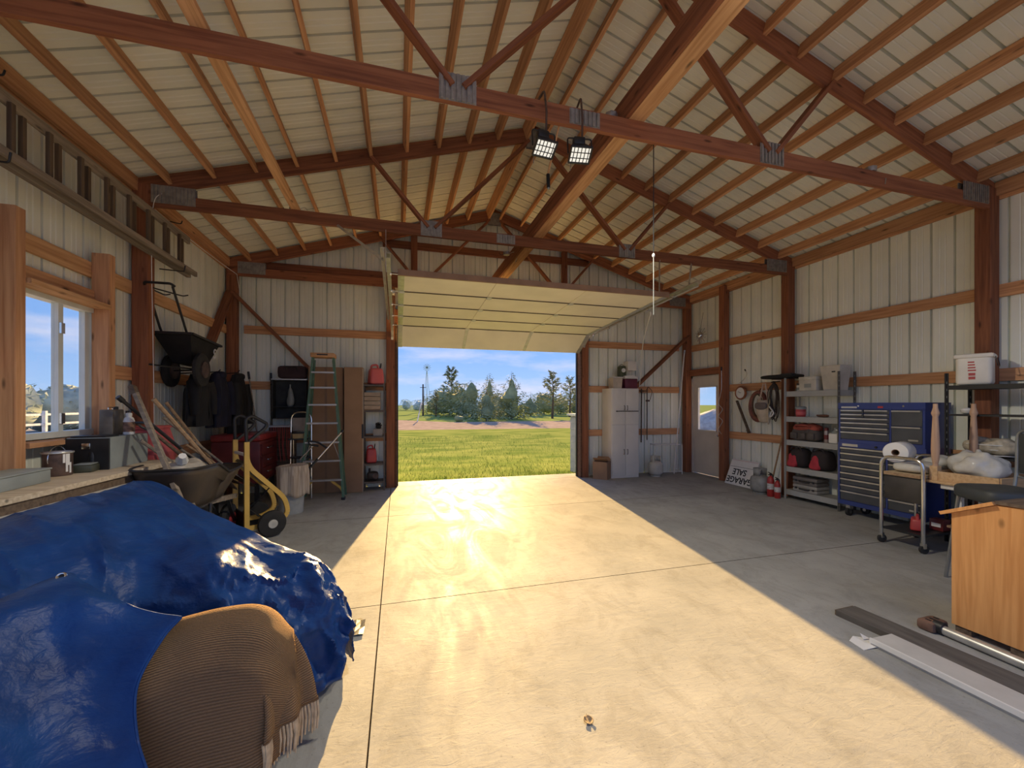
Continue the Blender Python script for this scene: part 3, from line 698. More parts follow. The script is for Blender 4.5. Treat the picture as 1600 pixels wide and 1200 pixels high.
# the raised overhead door
t = thing('overhead_door', 'raised cream sectional overhead door hanging on its tracks', 'garage door', (0, -0.12, 2.6))
M_PANEL = mat('cream_panel', (0.92, 0.86, 0.70), 0.5, var=0.05, scale=2)
M_SEAM = mat('panel_seam', (0.09, 0.07, 0.055), 0.7)
def L_(y, z): return (y + 0.12, z - 2.6)
nodes = [L_(-0.15, 2.63), L_(-0.66, 2.94), L_(-1.28, 2.975), L_(-1.89, 3.01), L_(-2.50, 3.045), L_(-3.11, 3.08)]
for k in range(5):
    (ya_, za), (yb_, zb) = nodes[k], nodes[k + 1]
    d = Vector((0, yb_ - ya_, zb - za)); ln = d.length; d.normalize(); n = Vector((0, -d.z, d.y)) * -1   # n: up/out side
    if n.z < 0: n = -n
    b = MB(); p0 = Vector((0, ya_, za)) + d * 0.004; p1 = Vector((0, yb_, zb)) - d * 0.004
    b.bar(p0 + n * 0.025, p1 + n * 0.025, 3.70, 0.045, n)
    sec = b.build('door_section', M_PANEL, t)
    for x in (-1.81, 1.81): MB().bar(Vector((x, ya_, za)) + d * 0.004 - n * 0.002, Vector((x, yb_, zb)) - d * 0.004 - n * 0.002, 0.075, 0.012, n).build('end_stile', M_GALV, sec)
    for x in (-0.62, 0.62):
        MB().bar(Vector((x, ya_, za)) + d * 0.02 - n * 0.0, Vector((x, yb_, zb)) - d * 0.02 - n * 0.0, 0.055, 0.012, n).build('centre_stile', M_GALV if k == 0 else M_PANEL, sec)
    MB().bar(Vector((-1.84, yb_, zb)) + n * 0.0, Vector((1.84, yb_, zb)) + n * 0.0, 0.022, 0.012, n).build('section_seam', M_SEAM, sec)
    if k < 4:
        for x in (-1.80, -0.62, 0.62, 1.80):
            b = MB(); c = Vector((x, yb_, zb)) - n * 0.012
            b.bar(c - d * 0.05, c + d * 0.05, 0.06, 0.006, n).tube([c - Vector((0.04, 0, 0)), c + Vector((0.04, 0, 0))], 0.011, 8)
            b.build('hinge', M_GALV, sec)
    for s in (-1, 1):
        b = MB(); c = Vector((s * 1.93, yb_, zb)); b.tube([c - Vector((s * 0.1, 0, 0)), c], 0.006, 6).disc(c, (1, 0, 0), 0.023, 0.018, 14); b.build('roller', M_STEEL, sec)
yt, zt = nodes[-1]; MB().bar((-1.85, yt - 0.015, zt + 0.02), (1.85, yt - 0.015, zt + 0.02), 0.03, 0.07).build('top_rail', mat('rail_brown', (0.34, 0.20, 0.12), 0.6), t)
M_TAG = M_DARK
MB().bx(-1.72, -1.69, 0.02, 0.024, 0.10, 0.16).build('lift_handle', M_DARK, t)
for s in (-1, 1):
    lab = 'galvanised door track along the %s edge of the raised door' % ('left' if s < 0 else 'right')
    t = thing('door_track', lab, 'door track', (s * 1.95, -0.05, 0), 0, 'overhead door tracks')
    path = [(-0.0, 0.03)] + [(0.0, 2.45)] + [(-0.02, 2.65), (-0.10, 2.82), (-0.25, 2.93), (-0.45, 2.975)] + [(-3.5, 3.13)]
    b = MB()
    for (a0, c0), (a1, c1) in zip(path, path[1:]):
        dv = Vector((0, a1 - a0, c1 - c0)).normalized(); n = Vector((1, 0, 0)).cross(dv)
        b.bar((s * 0.02, a0 - 0.03, c0), (s * 0.02, a1 - 0.03, c1), 0.004, 0.055, n)
        for q in (-1, 1): b.bar((0, a0 - 0.03 + n.y * 0.027 * q, c0 + n.z * 0.027 * q), (0, a1 - 0.03 + n.y * 0.027 * q, c1 + n.z * 0.027 * q), 0.045, 0.004, n)
    b.build('rail', M_GALV, t)
    b = MB(); b.bar((s * 0.045, -0.5, 3.02), (s * 0.045, -3.55, 3.17), 0.006, 0.06, (0, 0, 1)).bar((s * 0.06, -0.5, 3.05), (s * 0.06, -3.55, 3.20), 0.04, 0.005); b.build('angle_stiffener', mat('cream_angle', (0.72, 0.68, 0.55), 0.5, 0.2), t)
    for (a, c) in ((-3.4, 3.15), ):
        MB().bar((s * 0.045, -2.66, 3.75), (s * 0.045, a + 0.75, c), 0.03, 0.005, (1, 0, 0)).build('hanger_strap', M_GALV, t)
        MB().bar((s * 0.62, -2.66, 3.75), (s * 0.05, a + 0.1, c), 0.03, 0.005, (0, 1, 0)).build('hanger_strap', M_GALV, t)
    for z in (0.6, 1.5, 2.3): MB().bx(-0.02, s * 0.06, -0.03, 0.0, z - 0.04, z + 0.04).build('track_bracket', M_GALV, t)
t = thing('torsion_shaft', 'steel spring shaft across the wall above the overhead door', 'door spring', (0, -0.24, 3.62))
MB().tube([(-2.0, 0, 0), (2.0, 0, 0)], 0.0125, 8).build('shaft', M_STEEL, t)
for x in (-0.7, 0.7): MB().tube([(x - 0.45, 0, 0), (x + 0.45, 0, 0)], 0.032, 10).build('spring', M_DARK, t)
for x in (-1.93, 1.93): MB().disc((x, 0, 0), (1, 0, 0), 0.06, 0.04).build('cable_drum', M_GALV, t)
for x in (-2.0, 0, 2.0): MB().bx(x - 0.02, x + 0.02, -0.03, 0.05, -0.07, 0.07).build('bearing_plate', M_GALV, t)
MB().tube([(-1.93, -0.03, 0), (-1.905, 0.12, -0.95)], 0.003, 5).build('lift_cable', M_STEEL, t); MB().tube([(1.93, -0.03, 0), (1.905, 0.12, -0.95)], 0.003, 5).build('lift_cable', M_STEEL, t)
# ================================================================== left wall and its clutter
M_OLDWOOD = wood('weathered_wood', (0.30, 0.25, 0.20), (0.17, 0.14, 0.11), rnd=0.15)
M_OLDDARK = wood('dark_old_wood', (0.16, 0.115, 0.08), (0.08, 0.055, 0.04), rnd=0.1)
M_HANDLE = wood('tool_handle', (0.42, 0.28, 0.16), (0.26, 0.16, 0.09), rnd=0.2, knots=False)
M_TUB = mat('dark_tub', (0.032, 0.026, 0.024), 0.45, var=0.25, scale=5, col2=(0.055, 0.04, 0.03))
M_RED = mat('faded_red', (0.50, 0.055, 0.055), 0.45, var=0.12, scale=4)
M_PINK = mat('faded_red_plastic', (0.68, 0.13, 0.13), 0.5, var=0.08, scale=3)
M_DRED = mat('dark_red', (0.17, 0.02, 0.02), 0.5, var=0.2, scale=5)
M_GREYBOX = mat('grey_box', (0.30, 0.33, 0.32), 0.55, var=0.08, scale=6)
M_RUST = mat('brown_tin', (0.13, 0.08, 0.06), 0.5, var=0.3, scale=14, col2=(0.05, 0.03, 0.025))
M_BLK = mat('soft_black', (0.011, 0.0105, 0.011), 0.75, var=0.25, scale=7)
M_NAVY = mat('navy_cloth', (0.009, 0.011, 0.032), 0.9, var=0.25, scale=7)
M_YEL = mat('yellow_frame', (0.66, 0.42, 0.09), 0.4, var=0.08, scale=5)
M_RUBBER = mat('tyre_rubber', (0.025, 0.024, 0.024), 0.8, var=0.2, scale=12)

# long wooden ladder hung along the wall
t = thing('wooden_ladder', 'long weathered wooden ladder hung sideways along the left wall', 'ladder', (-4.42, -3.3, 3.2))
for z, nm in ((0.02, 'rail'), (0.45, 'rail')):
    beam(nm, (-4.44, -6.2, 3.2 + z), (-4.44, -1.93, 3.2 + z), 0.05 if z < 0.1 else 0.035, 0.085, M_OLDWOOD, t)
beam('rail', (-4.36, -6.2, 3.225), (-4.36, -1.93, 3.225), 0.03, 0.06, M_OLDWOOD, t)
for k in range(13):
    y = -2.1 - k * 0.32
    beam('rung', (-4.44, y, 3.26), (-4.44, y, 3.62), 0.03, 0.035, M_OLDDARK, t, up=(0, 1, 0))
    beam('rung', (-4.41, y - 0.13, 3.26), (-4.41, y - 0.13, 3.62), 0.03, 0.035, M_OLDDARK, t, up=(0, 1, 0))
for y in (-2.3, -4.6):
    MB().tube(rounded([(-4.58 + 4.42, y + 3.3, 0.55), (0.06, y + 3.3, 0.52), (0.07, y + 3.3, 0.56)], 0.02), 0.006, 6).build('hook', M_DARK, t)
    MB().tube(rounded([(-4.58 + 4.42, y + 3.3, -0.04), (0.09, y + 3.3, -0.05), (0.10, y + 3.3, 0.02)], 0.02), 0.007, 6).build('hook', M_DARK, t)

# push spreader hung on the wall
t = thing('broadcast_spreader', 'black push spreader with round wheels hung high on the left wall', 'spreader', (-4.38, -2.0, 1.9))
P0 = Vector((-4.38, -2.0, 1.9))
def q_(x, y, z): return Vector((x, y, z)) - P0
for dx in (-0.12, 0.12):
    MB().tube(rounded([q_(-4.38 + dx, -2.72, 2.86), q_(-4.38 + dx, -2.45 + 0.03 * (dx > 0), 2.42), q_(-4.38 + dx, -2.25, 2.2)], 0.05), 0.013, 8).build('handle_tube', M_DARK, t)
MB().tube(rounded([q_(-4.52, -2.72, 2.86), q_(-4.5, -2.76, 2.88), q_(-4.26, -2.76, 2.88), q_(-4.24, -2.72, 2.86)], 0.02), 0.014, 8).build('handle_grip', M_DARK, t)
for dx in (-0.1, 0.08): MB().tube(rounded([q_(-4.55, -2.70, 2.86), q_(-4.38 + dx, -2.40, 2.83), q_(-4.36 + dx, -2.33, 2.86)], 0.03), 0.008, 6).build('wall_hook', M_DARK, t)
b = MB()   # tapered hopper, tipped
top = [(-4.55, -2.50, 2.37), (-4.18, -2.50, 2.37), (-4.18, -1.72, 2.33), (-4.55, -1.72, 2.33)]
bot = [(-4.46, -2.26, 2.05), (-4.27, -2.26, 2.05), (-4.27, -1.86, 2.04), (-4.46, -1.86, 2.04)]
b.add([q_(*p) for p in top + bot], [(0, 1, 2, 3), (7, 6, 5, 4), (0, 4, 5, 1), (1, 5, 6, 2), (2, 6, 7, 3), (3, 7, 4, 0)])
hop = b.build('hopper', M_BLK, t)
MB().bar(q_(-4.57, -2.52, 2.375), q_(-4.57, -1.70, 2.335), 0.03, 0.025).bar(q_(-4.16, -2.52, 2.375), q_(-4.16, -1.70, 2.335), 0.03, 0.025).bar(q_(-4.57, -2.52, 2.375), q_(-4.16, -2.52, 2.375), 0.03, 0.025).bar(q_(-4.57, -1.70, 2.335), q_(-4.16, -1.70, 2.335), 0.03, 0.025).build('rim', M_DARK, hop)
b = MB(); c = q_(-4.192, -1.84, 2.24)
b.tube([c + Vector((0.012, 0.035 * math.cos(a), 0.035 * math.sin(a))) for a in [k * 0.5 for k in range(1, 12)]], 0.007, 5)
b.box(c + Vector((0.008, -0.01, -0.07)), (0.006, 0.09, 0.03), (0.3, 0, 0)); b.build('round_emblem', M_WHITE, hop)
for x, y in ((-4.16, -2.28), (-4.60, -2.0)):
    w = MB().lathe([(0.02, -0.03), (0.17, -0.03), (0.20, -0.018), (0.205, 0), (0.20, 0.018), (0.17, 0.03), (0.02, 0.03)], 26, Matrix.Translation(q_(x, y, 1.97)) @ Matrix.Rotation(PI / 2, 4, 'Y')).build('wheel', M_RUBBER, t)
    MB().disc(q_(x + 0.03, y, 1.97), (1, 0, 0), 0.10, 0.03).build('hub', M_RUST, w)
MB().tube([q_(-4.60, -2.0, 1.97), q_(-4.16, -2.28, 1.97)], 0.010, 6).build('axle', M_DARK, t)
MB().tube([q_(-4.5, -2.72, 1.99), q_(-4.16, -2.28, 1.97)], 0.010, 6).build('stand_tube', M_DARK, t)

# dark coats hung beside the far corner
def coat(name, label, y, z, wd, ht, m, seed, x=-4.33, dep=0.22):
    t = thing(name, label, 'coat', (x, y, z - ht))
    def f(u, v):
        a = u * 2 * PI; hv = v
        sh = 0.55 + 0.45 * min(1, (1 - hv) * 3.2)
        fold = 1 + 0.13 * math.sin(a * 7 + seed) * (1 - hv * 0.7) + 0.08 * vnoise(a * 2, hv * 5, seed)
        return (math.cos(a) * dep / 2 * sh * fold + 0.0, math.sin(a) * wd / 2 * sh * fold, hv * ht)
    b = MB(); b.grid(f, 40, 14); b.build('body', m, t)
    for s in (-1, 1):
        MB().tube([(0.03, s * wd * 0.36, ht * 0.86), (0.07, s * wd * 0.46, ht * 0.55), (0.08, s * wd * 0.47, ht * 0.22)], [0.075, 0.07, 0.055], 10).build('sleeve', m, t)
    b = MB(); lump(b, (0.02, 0, ht * 0.98), (0.16, wd * 0.35, 0.12), 0.8, 0.8, 0.01); b.build('collar', m, t)
    MB().tube([(-0.2, 0, ht * 1.02), (0.0, 0, ht * 1.04), (0.03, 0, ht * 1.08)], 0.008, 6).build('coat_hook', M_DARK, t)
coat('work_coat', 'black work coat hanging nearest the spreader wheels', -1.95, 1.93, 0.52, 0.66, M_BLK, 1.0)
coat('work_coat', 'navy work coat hanging between two black ones by the corner', -1.42, 1.98, 0.55, 0.75, M_NAVY, 2.0, -4.30)
coat('work_coat', 'long black coat hanging at the corner post', -0.85, 2.0, 0.5, 0.98, M_BLK, 3.3, -4.25)

# bench under the window
t = thing('workbench', 'low wooden workbench with plank front under the window', 'workbench', (-4.26, -4.4, 0), -0.06)
Rz = ROOTM[t.name]; Ri = Rz.inverted()
MB().bx(-0.26, 0.26, -1.15, 1.15, 0.965, 1.0).build('bench_top', wood('bench_pine', (0.66, 0.56, 0.42), (0.46, 0.36, 0.25), 0.05), t)
MB().bx(0.20, 0.24, -1.15, 1.15, 0.80, 0.965).build('apron', M_OLDDARK, t)
for k in range(14):
    MB().bx(0.19, 0.215, -1.14 + k * 0.163, -1.14 + k * 0.163 + (0.13 if k % 3 else 0.15), 0.12, 0.80).build('front_plank', mat('grey_plank', (0.14, 0.14, 0.15), 0.8, var=0.3, scale=5, rnd=0.4), t)
for x in (-0.2, 0.15):
    for y in (-1.05, 1.05): MB().bx(x - 0.04, x + 0.04, y - 0.04, y + 0.04, 0, 0.965).build('leg', M_OLDDARK, t)
# things on the bench
def boxthing(name, label, cat, loc, d, m, rz=0, lid=None, lidm=None, r=0.006):
    t = thing(name, label, cat, loc, rz)
    MB().rbox((0, 0, d[2] / 2), d, r).build('body', m, t)
    if lid: MB().rbox((0, 0, d[2] + lid / 2 + 0.001), (d[0] + 0.012, d[1] + 0.012, lid), 0.005).build('lid', lidm or m, t)
    return t
t = boxthing('grey_tray', 'long flat grey box at the left end of the bench', 'box', (-4.33, -4.72, 1.001), (0.22, 0.62, 0.085), M_GREYBOX, 0.05, 0.012)
t = thing('paint_tin', 'brown paint-streaked tin standing on the bench', 'tin', (-4.38, -4.12, 1.001))
MB().lathe([(0.08, 0), (0.083, 0.01), (0.083, 0.165), (0.088, 0.17), (0.088, 0.185), (0.078, 0.185), (0.075, 0.178), (0, 0.178)], 26).build('can', M_RUST, t)
MB().lathe([(0.089, 0.172), (0.091, 0.178), (0.089, 0.184)], 26).build('rim', M_GALV, t)
MB().tube(arc((0, 0, 0.13), 0.095, -0.3, PI + 0.3, 14, 'yz'), 0.003, 5).build('bail', M_STEEL, t)
b = MB()
for k, (a, z0_, z1_) in enumerate(((-0.4, 0.03, 0.17), (-0.25, 0.08, 0.175), (-0.6, 0.1, 0.17), (-0.1, 0.02, 0.1))): b.box((0.0835 * math.cos(a), 0.0835 * math.sin(a), (z0_ + z1_) / 2), (0.003, 0.014, z1_ - z0_), (0, 0, a))
b.build('paint_drip', M_WHITE, t)
t = thing('flat_case', 'small dark flat case lying beside the tin', 'case', (-4.30, -3.96, 1.001), 0.2)
MB().rbox((0, 0, 0.03), (0.13, 0.15, 0.06), 0.015).build('body', mat('olive_case', (0.07, 0.075, 0.05), 0.5), t); MB().rbox((0.0, 0, 0.064), (0.11, 0.13, 0.008), 0.004).build('lid', M_GREYBOX, t)
t = thing('small_bottle', 'small dark bottle with silver cap and spout', 'bottle', (-4.31, -3.86, 1.001))
MB().lathe([(0.030, 0), (0.033, 0.006), (0.033, 0.12), (0.028, 0.15), (0.016, 0.168), (0.016, 0.178)], 18).build('body', M_DARK, t)
MB().lathe([(0.02, 0.175), (0.02, 0.21), (0.010, 0.222), (0, 0.224)], 16).build('cap', M_STEEL, t)
MB().tube(rounded([(0.018, 0, 0.2), (0.04, 0.02, 0.2), (0.045, 0.024, 0.03)], 0.01), 0.0035, 6).build('spout', M_WHITE, t)
t = thing('metal_file_box', 'grey metal box with a dark end panel on the bench', 'box', (-4.34, -3.60, 1.001))
b = MB(); b.bx(-0.15, 0.15, 0.26, 0.27, 0, 0.27).bx(-0.15, -0.14, -0.27, 0.27, 0, 0.27).bx(-0.15, 0.15, -0.27, 0.27, 0, 0.01).bx(-0.15, 0.15, -0.27, 0.27, 0.26, 0.27); b.build('body', M_GREYBOX, t)
MB().bx(0.135, 0.15, -0.265, 0.26, 0.01, 0.26).build('front_panel', M_GREYBOX, t)
MB().bx(-0.15, 0.15, -0.285, -0.27, 0.0, 0.262).build('end_panel', M_DARK, t)
MB().rbox((0.0, -0.18, 0.278), (0.24, 0.18, 0.014), 0.005).build('flap', M_DARK, t)
MB().rbox((0.0, -0.290, 0.20), (0.06, 0.01, 0.05), 0.004).build('clasp', M_STEEL, t)
t = thing('rectangular_tin', 'tall rectangular solvent tin with screw cap on the grey box', 'tin', (-4.38, -3.50, 1.2725), 0.1)
MB().rbox((0, 0, 0.115), (0.10, 0.20, 0.23), 0.012).build('body', mat('worn_tin', (0.20, 0.17, 0.14), 0.45, 0.3, var=0.2, scale=9), t)
MB().lathe([(0.018, 0.23), (0.018, 0.255), (0, 0.257)], 14, Matrix.Translation((0.0, 0.07, 0))).build('cap', M_DARK, t)
MB().tube(rounded([(0, -0.06, 0.228), (0, -0.06, 0.25), (0, 0.01, 0.25), (0, 0.01, 0.228)], 0.015), 0.004, 6).build('handle', M_STEEL, t)
t = thing('spray_can', 'tall thin pale spray can beside the rectangular tin', 'spray can', (-4.33, -3.37, 1.2725))
MB().lathe([(0.030, 0), (0.031, 0.004), (0.031, 0.17), (0.024, 0.185), (0.012, 0.192)], 18).build('body', mat('pale_can', (0.62, 0.60, 0.52), 0.35, 0.3), t); MB().lathe([(0.015, 0.19), (0.015, 0.215), (0, 0.217)], 14).build('nozzle', M_DARK, t)
t = thing('white_bottle', 'white squeeze bottle with a brown label on the grey box', 'bottle', (-4.24, -3.52, 1.2725))
MB().lathe([(0.038, 0), (0.042, 0.006), (0.042, 0.12), (0.034, 0.15), (0.02, 0.165), (0.02, 0.172)], 20).build('body', M_WHITE, t)
MB().lathe([(0.023, 0.17), (0.023, 0.195), (0.012, 0.2), (0, 0.2)], 16).build('cap', M_WHITE, t)
MB().lathe([(0.0428, 0.025), (0.0428, 0.115)], 20).build('label_band', mat('brown_label', (0.30, 0.16, 0.10), 0.6, var=0.3, scale=30), t)
t = thing('red_bin', 'faded red tapered plastic bin behind the grey box', 'bin', (-4.36, -3.02, 0.0))
b = MB(); pr_ = lambda w, d_, z: [(-w / 2, -d_ / 2, z), (w / 2, -d_ / 2, z), (w / 2, d_ / 2, z), (-w / 2, d_ / 2, z)]
b.add(pr_(0.26, 0.34, 0.75) + pr_(0.36, 0.46, 1.05) + pr_(0.26, 0.34, 1.31), [(3, 2, 1, 0), (0, 1, 5, 4), (1, 2, 6, 5), (2, 3, 7, 6), (3, 0, 4, 7), (4, 5, 9, 8), (5, 6, 10, 9), (6, 7, 11, 10), (7, 4, 8, 11), (8, 9, 10, 11)]); b.build('body', M_PINK, t)
MB().bx(-0.15, 0.15, -0.19, 0.19, 1.30, 1.325).build('lid', M_PINK, t); MB().bx(-0.152, 0.152, -0.15, -0.11, 1.18, 1.19).build('seam', M_DRED, t)
MB().bx(-0.16, 0.16, -0.2, 0.2, 0, 0.75).build('stand', M_OLDDARK, t)

# wheelbarrow standing on its nose against the wall, full of long tools
t = thing('wheelbarrow', 'dark steel wheelbarrow loaded with long-handled tools beside the bench', 'wheelbarrow', (-3.75, -3.5, 0))
Q0 = Vector((-3.75, -3.5, 0))
def tubgrid(u, v):
    a = u * 2 * PI; k = 0.62 + 0.38 * v
    x = sgnpow(math.cos(a), 0.55) * 0.30 * k; y = sgnpow(math.sin(a), 0.55) * (0.60 * k) + 0.05 * (v - 0.5)
    return (x, y, 0.62 + 0.33 * v + 0.05 * v * (y < 0) - 0.06 * (y > 0) * v)
b = MB(); b.grid(tubgrid, 36, 6); bot_ = [tubgrid(i / 36, 0) for i in range(36)]; b.add(bot_, [tuple(range(36))]); tub = b.build('tub', M_TUB, t)
tub.modifiers.new('thick', 'SOLIDIFY').thickness = 0.006
MB().tube([tubgrid(i / 36, 1) for i in range(36)], 0.012, 6, closed=True).build('rolled_rim', M_DARK, tub)
b = MB()
b = MB().bar((0.16, -0.72, 0.70), (0.10, 0.78, 0.50), 0.04, 0.05); b.build('handle_beam', M_OLDWOOD, t)
MB().bar((-0.16, -0.72, 0.70), (-0.10, 0.78, 0.50), 0.04, 0.05).build('handle_beam', M_OLDWOOD, t)
for s in (-1, 1): MB().tube(rounded([(s * 0.17, -0.05, 0.60), (s * 0.2, -0.2, 0.012), (s * 0.2, -0.45, 0.012), (s * 0.17, -0.5, 0.62)], 0.04), 0.015, 8).build('leg', M_DARK, t)
w = MB().lathe([(0.03, -0.035), (0.13, -0.04), (0.185, -0.035), (0.20, 0), (0.185, 0.035), (0.13, 0.04), (0.03, 0.035)], 26, Matrix.Translation((0, 0.86, 0.202)) @ Matrix.Rotation(PI / 2, 4, 'Y')).build('wheel', M_RUBBER, t)
MB().disc((0.03, 0.86, 0.202), (1, 0, 0), 0.09, 0.05).build('hub', M_RED, w)
for s in (-1, 1): MB().bar((s * 0.10, 0.55, 0.52), (s * 0.06, 0.86, 0.2), 0.02, 0.035, (1, 0, 0)).build('fork', M_DARK, t)
# the plank leaning in front of the tub
t = thing('leaning_timber', 'long weathered timber leaning up against the post in front of the wheelbarrow', 'timber', (-3.13, -4.48, 0))
MB().bar((0.0, 0.0, 0.0), (-1.05, 0.92, 1.68), 0.032, 0.045, (0, 1, 0)).build('shaft', M_OLDWOOD, t)
MB().bar((-1.03, 0.90, 1.64), (-1.075, 0.94, 1.715), 0.04, 0.055, (0, 1, 0)).build('tip', M_OLDDARK, t)
# white feed sack in the tub
t = thing('feed_sack', 'crumpled pale sack lying in the wheelbarrow tub', 'sack', (-3.75, -3.60, 0.80))
b = MB(); lump(b, (0, 0, 0.09), (0.26, 0.36, 0.24), 0.7, 0.8, 0.05, 9, 26, 16); b.build('body', mat('pale_sack', (0.52, 0.47, 0.40), 0.85, var=0.15, scale=9, bump=0.5, bscale=20), t); MB().tube([(0.02, -0.14, 0.24), (0.05, -0.2, 0.29)], [0.05, 0.03], 8).build('tied_end', M_WHITE, t)
# tools
def tool(label, name, p0, p1, head, m=M_HANDLE, r=0.016):
    p0 = Vector(p0); t = thing(name, label, 'tool', p0); d = Vector(p1) - p0
    MB().tube([(0, 0, 0), d * 0.5 + Vector((0, 0, 0.004)), d], [r * 0.9, r, r], 8).build('handle', m, t)
    dn = d.normalized(); M = frame((0, 0, 0), d)
    if head == 'd':
        MB().tube([M @ Vector((d.length - 0.02, 0, 0)), M @ Vector((d.length + 0.06, 0.06, 0)), M @ Vector((d.length + 0.12, 0.06, 0)), M @ Vector((d.length + 0.12, -0.06, 0)), M @ Vector((d.length + 0.06, -0.06, 0)), M @ Vector((d.length - 0.02, 0, 0))], 0.012, 6).build('grip', M_DARK, t)
    elif head == 'cap': MB().tube([d * 0.97, d * 1.02], r * 1.35, 10).build('grip', M_DARK, t)
    else: MB().tube([d * 0.985, d * 1.0], r * 1.1, 8).build('grip', m, t)
    b = MB()
    b.add([M @ Vector(v) for v in ((0.02, -0.03, 0.01), (0.02, 0.03, 0.01), (-0.10, 0.09, 0.0), (-0.22, 0.06, 0.015), (-0.26, 0, 0.02), (-0.22, -0.06, 0.015), (-0.10, -0.09, 0.0), (-0.1, 0, 0.025))], [(0, 1, 7), (1, 2, 7), (2, 3, 7), (3, 4, 7), (4, 5, 7), (5, 6, 7), (6, 0, 7)])
    o = b.build('blade', M_RUST, t); o.modifiers.new('thick', 'SOLIDIFY').thickness = 0.004
    return t
G_ = 'long tools'
tool('black-handled spade leaning furthest left among the tools', 'spade', (-3.80, -3.05, 0.84), (-4.20, -3.72, 1.60), 'cap', M_DARK, 0.016)
tool('thick yellowish shovel handle standing tallest in the tool bundle', 'shovel', (-3.72, -2.98, 0.80), (-4.10, -3.42, 1.60), 'plain', M_HANDLE, 0.021)
tool('slim pale rake handle rising right of the yellowish shovel', 'rake', (-3.74, -2.85, 0.78), (-4.12, -3.16, 1.57), 'plain', M_HANDLE, 0.015)
tool('long pale hoe handle crossing down to the right rim', 'hoe', (-3.62, -2.72, 0.72), (-4.05, -3.36, 1.42), 'plain', M_OLDWOOD, 0.014)
tool('short dark fork handle low between the other tools', 'garden_fork', (-3.80, -3.10, 0.8), (-4.05, -3.55, 1.30), 'd', M_OLDDARK, 0.016)
tool('short grey pick handle leaning behind the sack', 'pick', (-3.82, -3.28, 0.8), (-4.1, -3.62, 1.22), 'plain', M_OLDWOOD, 0.016)
tool('thin brown stick low at the right end of the bundle', 'edger', (-3.66, -2.86, 0.78), (-3.92, -3.22, 1.14), 'plain', M_HANDLE, 0.012)
tool('thin grey stick beside the brown one in the bundle', 'cultivator', (-3.7, -2.96, 0.78), (-3.93, -3.30, 1.10), 'plain', M_OLDWOOD, 0.012)

# red chest on a stand, behind
t = thing('red_tool_chest', 'dark red chest standing in the far left corner under the coats', 'chest', (-4.1, -0.95, 0))
MB().rbox((0, 0, 0.70), (0.62, 0.85, 0.62), 0.02).build('body', M_DRED, t)
lid = MB(); lid.rbox((0, 0, 1.06), (0.64, 0.87, 0.10), 0.03); lid.build('lid', mat('red_lid', (0.30, 0.03, 0.03), 0.4), t)
for k in range(3): d_ = MB().bx(0.312, 0.325, -0.38, 0.38, 0.44 + k * 0.18, 0.60 + k * 0.18).build('drawer', M_DRED, t); MB().rbox((0.335, 0, 0.53 + k * 0.18), (0.02, 0.3, 0.02), 0.005).build('pull', M_STEEL, d_)
for x in (-0.26, 0.26):
    for y in (-0.38, 0.38): MB().bx(x - 0.025, x + 0.025, y - 0.025, y + 0.025, 0, 0.40).build('leg', M_DARK, t)

# yellow hand truck
t = thing('hand_truck', 'yellow framed hand truck with black loop grips and grey plate', 'hand truck', (-3.55, -2.55, 0), 0.55)
for s in (-1, 1):
    y = s * 0.24
    pts = rounded([(-0.10, y, 1.12), (-0.10, y, 0.85), (0.30, y, 0.42), (0.34, y, 0.22), (0.20, y, 0.13), (-0.10, y, 0.13)], 0.12, 5)
    b = MB()
    for a_, c_ in zip(pts, pts[1:]): b.bar(a_, c_, 0.05, 0.035, (0, 1, 0))
    b.build('side_frame', M_YEL, t)
    MB().bar((-0.10, y, 1.12), (-0.10, y, 0.11), 0.05, 0.04, (0, 1, 0)).build('upright', M_YEL, t)
    b = MB(); b.tube(rounded([(-0.10, y, 1.12), (-0.11, y, 1.38), (-0.05, y, 1.42), (0.11, y, 1.32), (0.09, y, 1.27), (-0.07, y, 1.13), (-0.10, y, 1.10)], 0.03, 4), 0.019, 10); gr = b.build('loop_grip', M_DARK, t)
    w = MB().lathe([(0.02, -0.03), (0.10, -0.035), (0.145, -0.03), (0.155, 0), (0.145, 0.03), (0.10, 0.035), (0.02, 0.03)], 24, Matrix.Translation((0.14, y * 1.3, 0.157)) @ Matrix.Rotation(PI / 2, 4, 'X')).build('wheel', M_RUBBER, t)
    MB().disc((0.14, y * 1.3 + s * 0.02, 0.157), (0, 1, 0), 0.05, 0.045).build('hub', M_GALV, w)
MB().tube([(0.14, -0.32, 0.157), (0.14, 0.32, 0.157)], 0.011, 8).build('axle', M_STEEL, t)
MB().bar((-0.055, 0, 0.80), (0.17, 0, 0.555), 0.42, 0.008, (1, 0, 1)).build('back_plate', mat('grey_plate', (0.50, 0.54, 0.58), 0.35, 0.6), t)
MB().bar((0.17, -0.22, 0.56), (0.17, 0.22, 0.56), 0.045, 0.02, (1, 0, 1)).build('crossbar', M_STEEL, t)
MB().bar((-0.08, -0.22, 0.86), (-0.08, 0.22, 0.86), 0.04, 0.03, (1, 0, 1)).build('crossbar', M_DARK, t)
MB().bar((-0.10, -0.22, 0.97), (-0.10, 0.22, 0.97), 0.03, 0.03).build('crossbar', M_WHITE, t)
MB().bx(-0.12, -0.105, -0.24, 0.24, 0.01, 0.30).bx(-0.34, -0.105, -0.24, 0.24, 0.01, 0.02).build('toe_plate', M_DARK, t)
MB().tube([(0.16, -0.15, 0.55), (-0.02, -0.05, 0.3), (0.1, 0.05, 0.18)], 0.008, 6).build('bungee_strap', M_DARK, t)

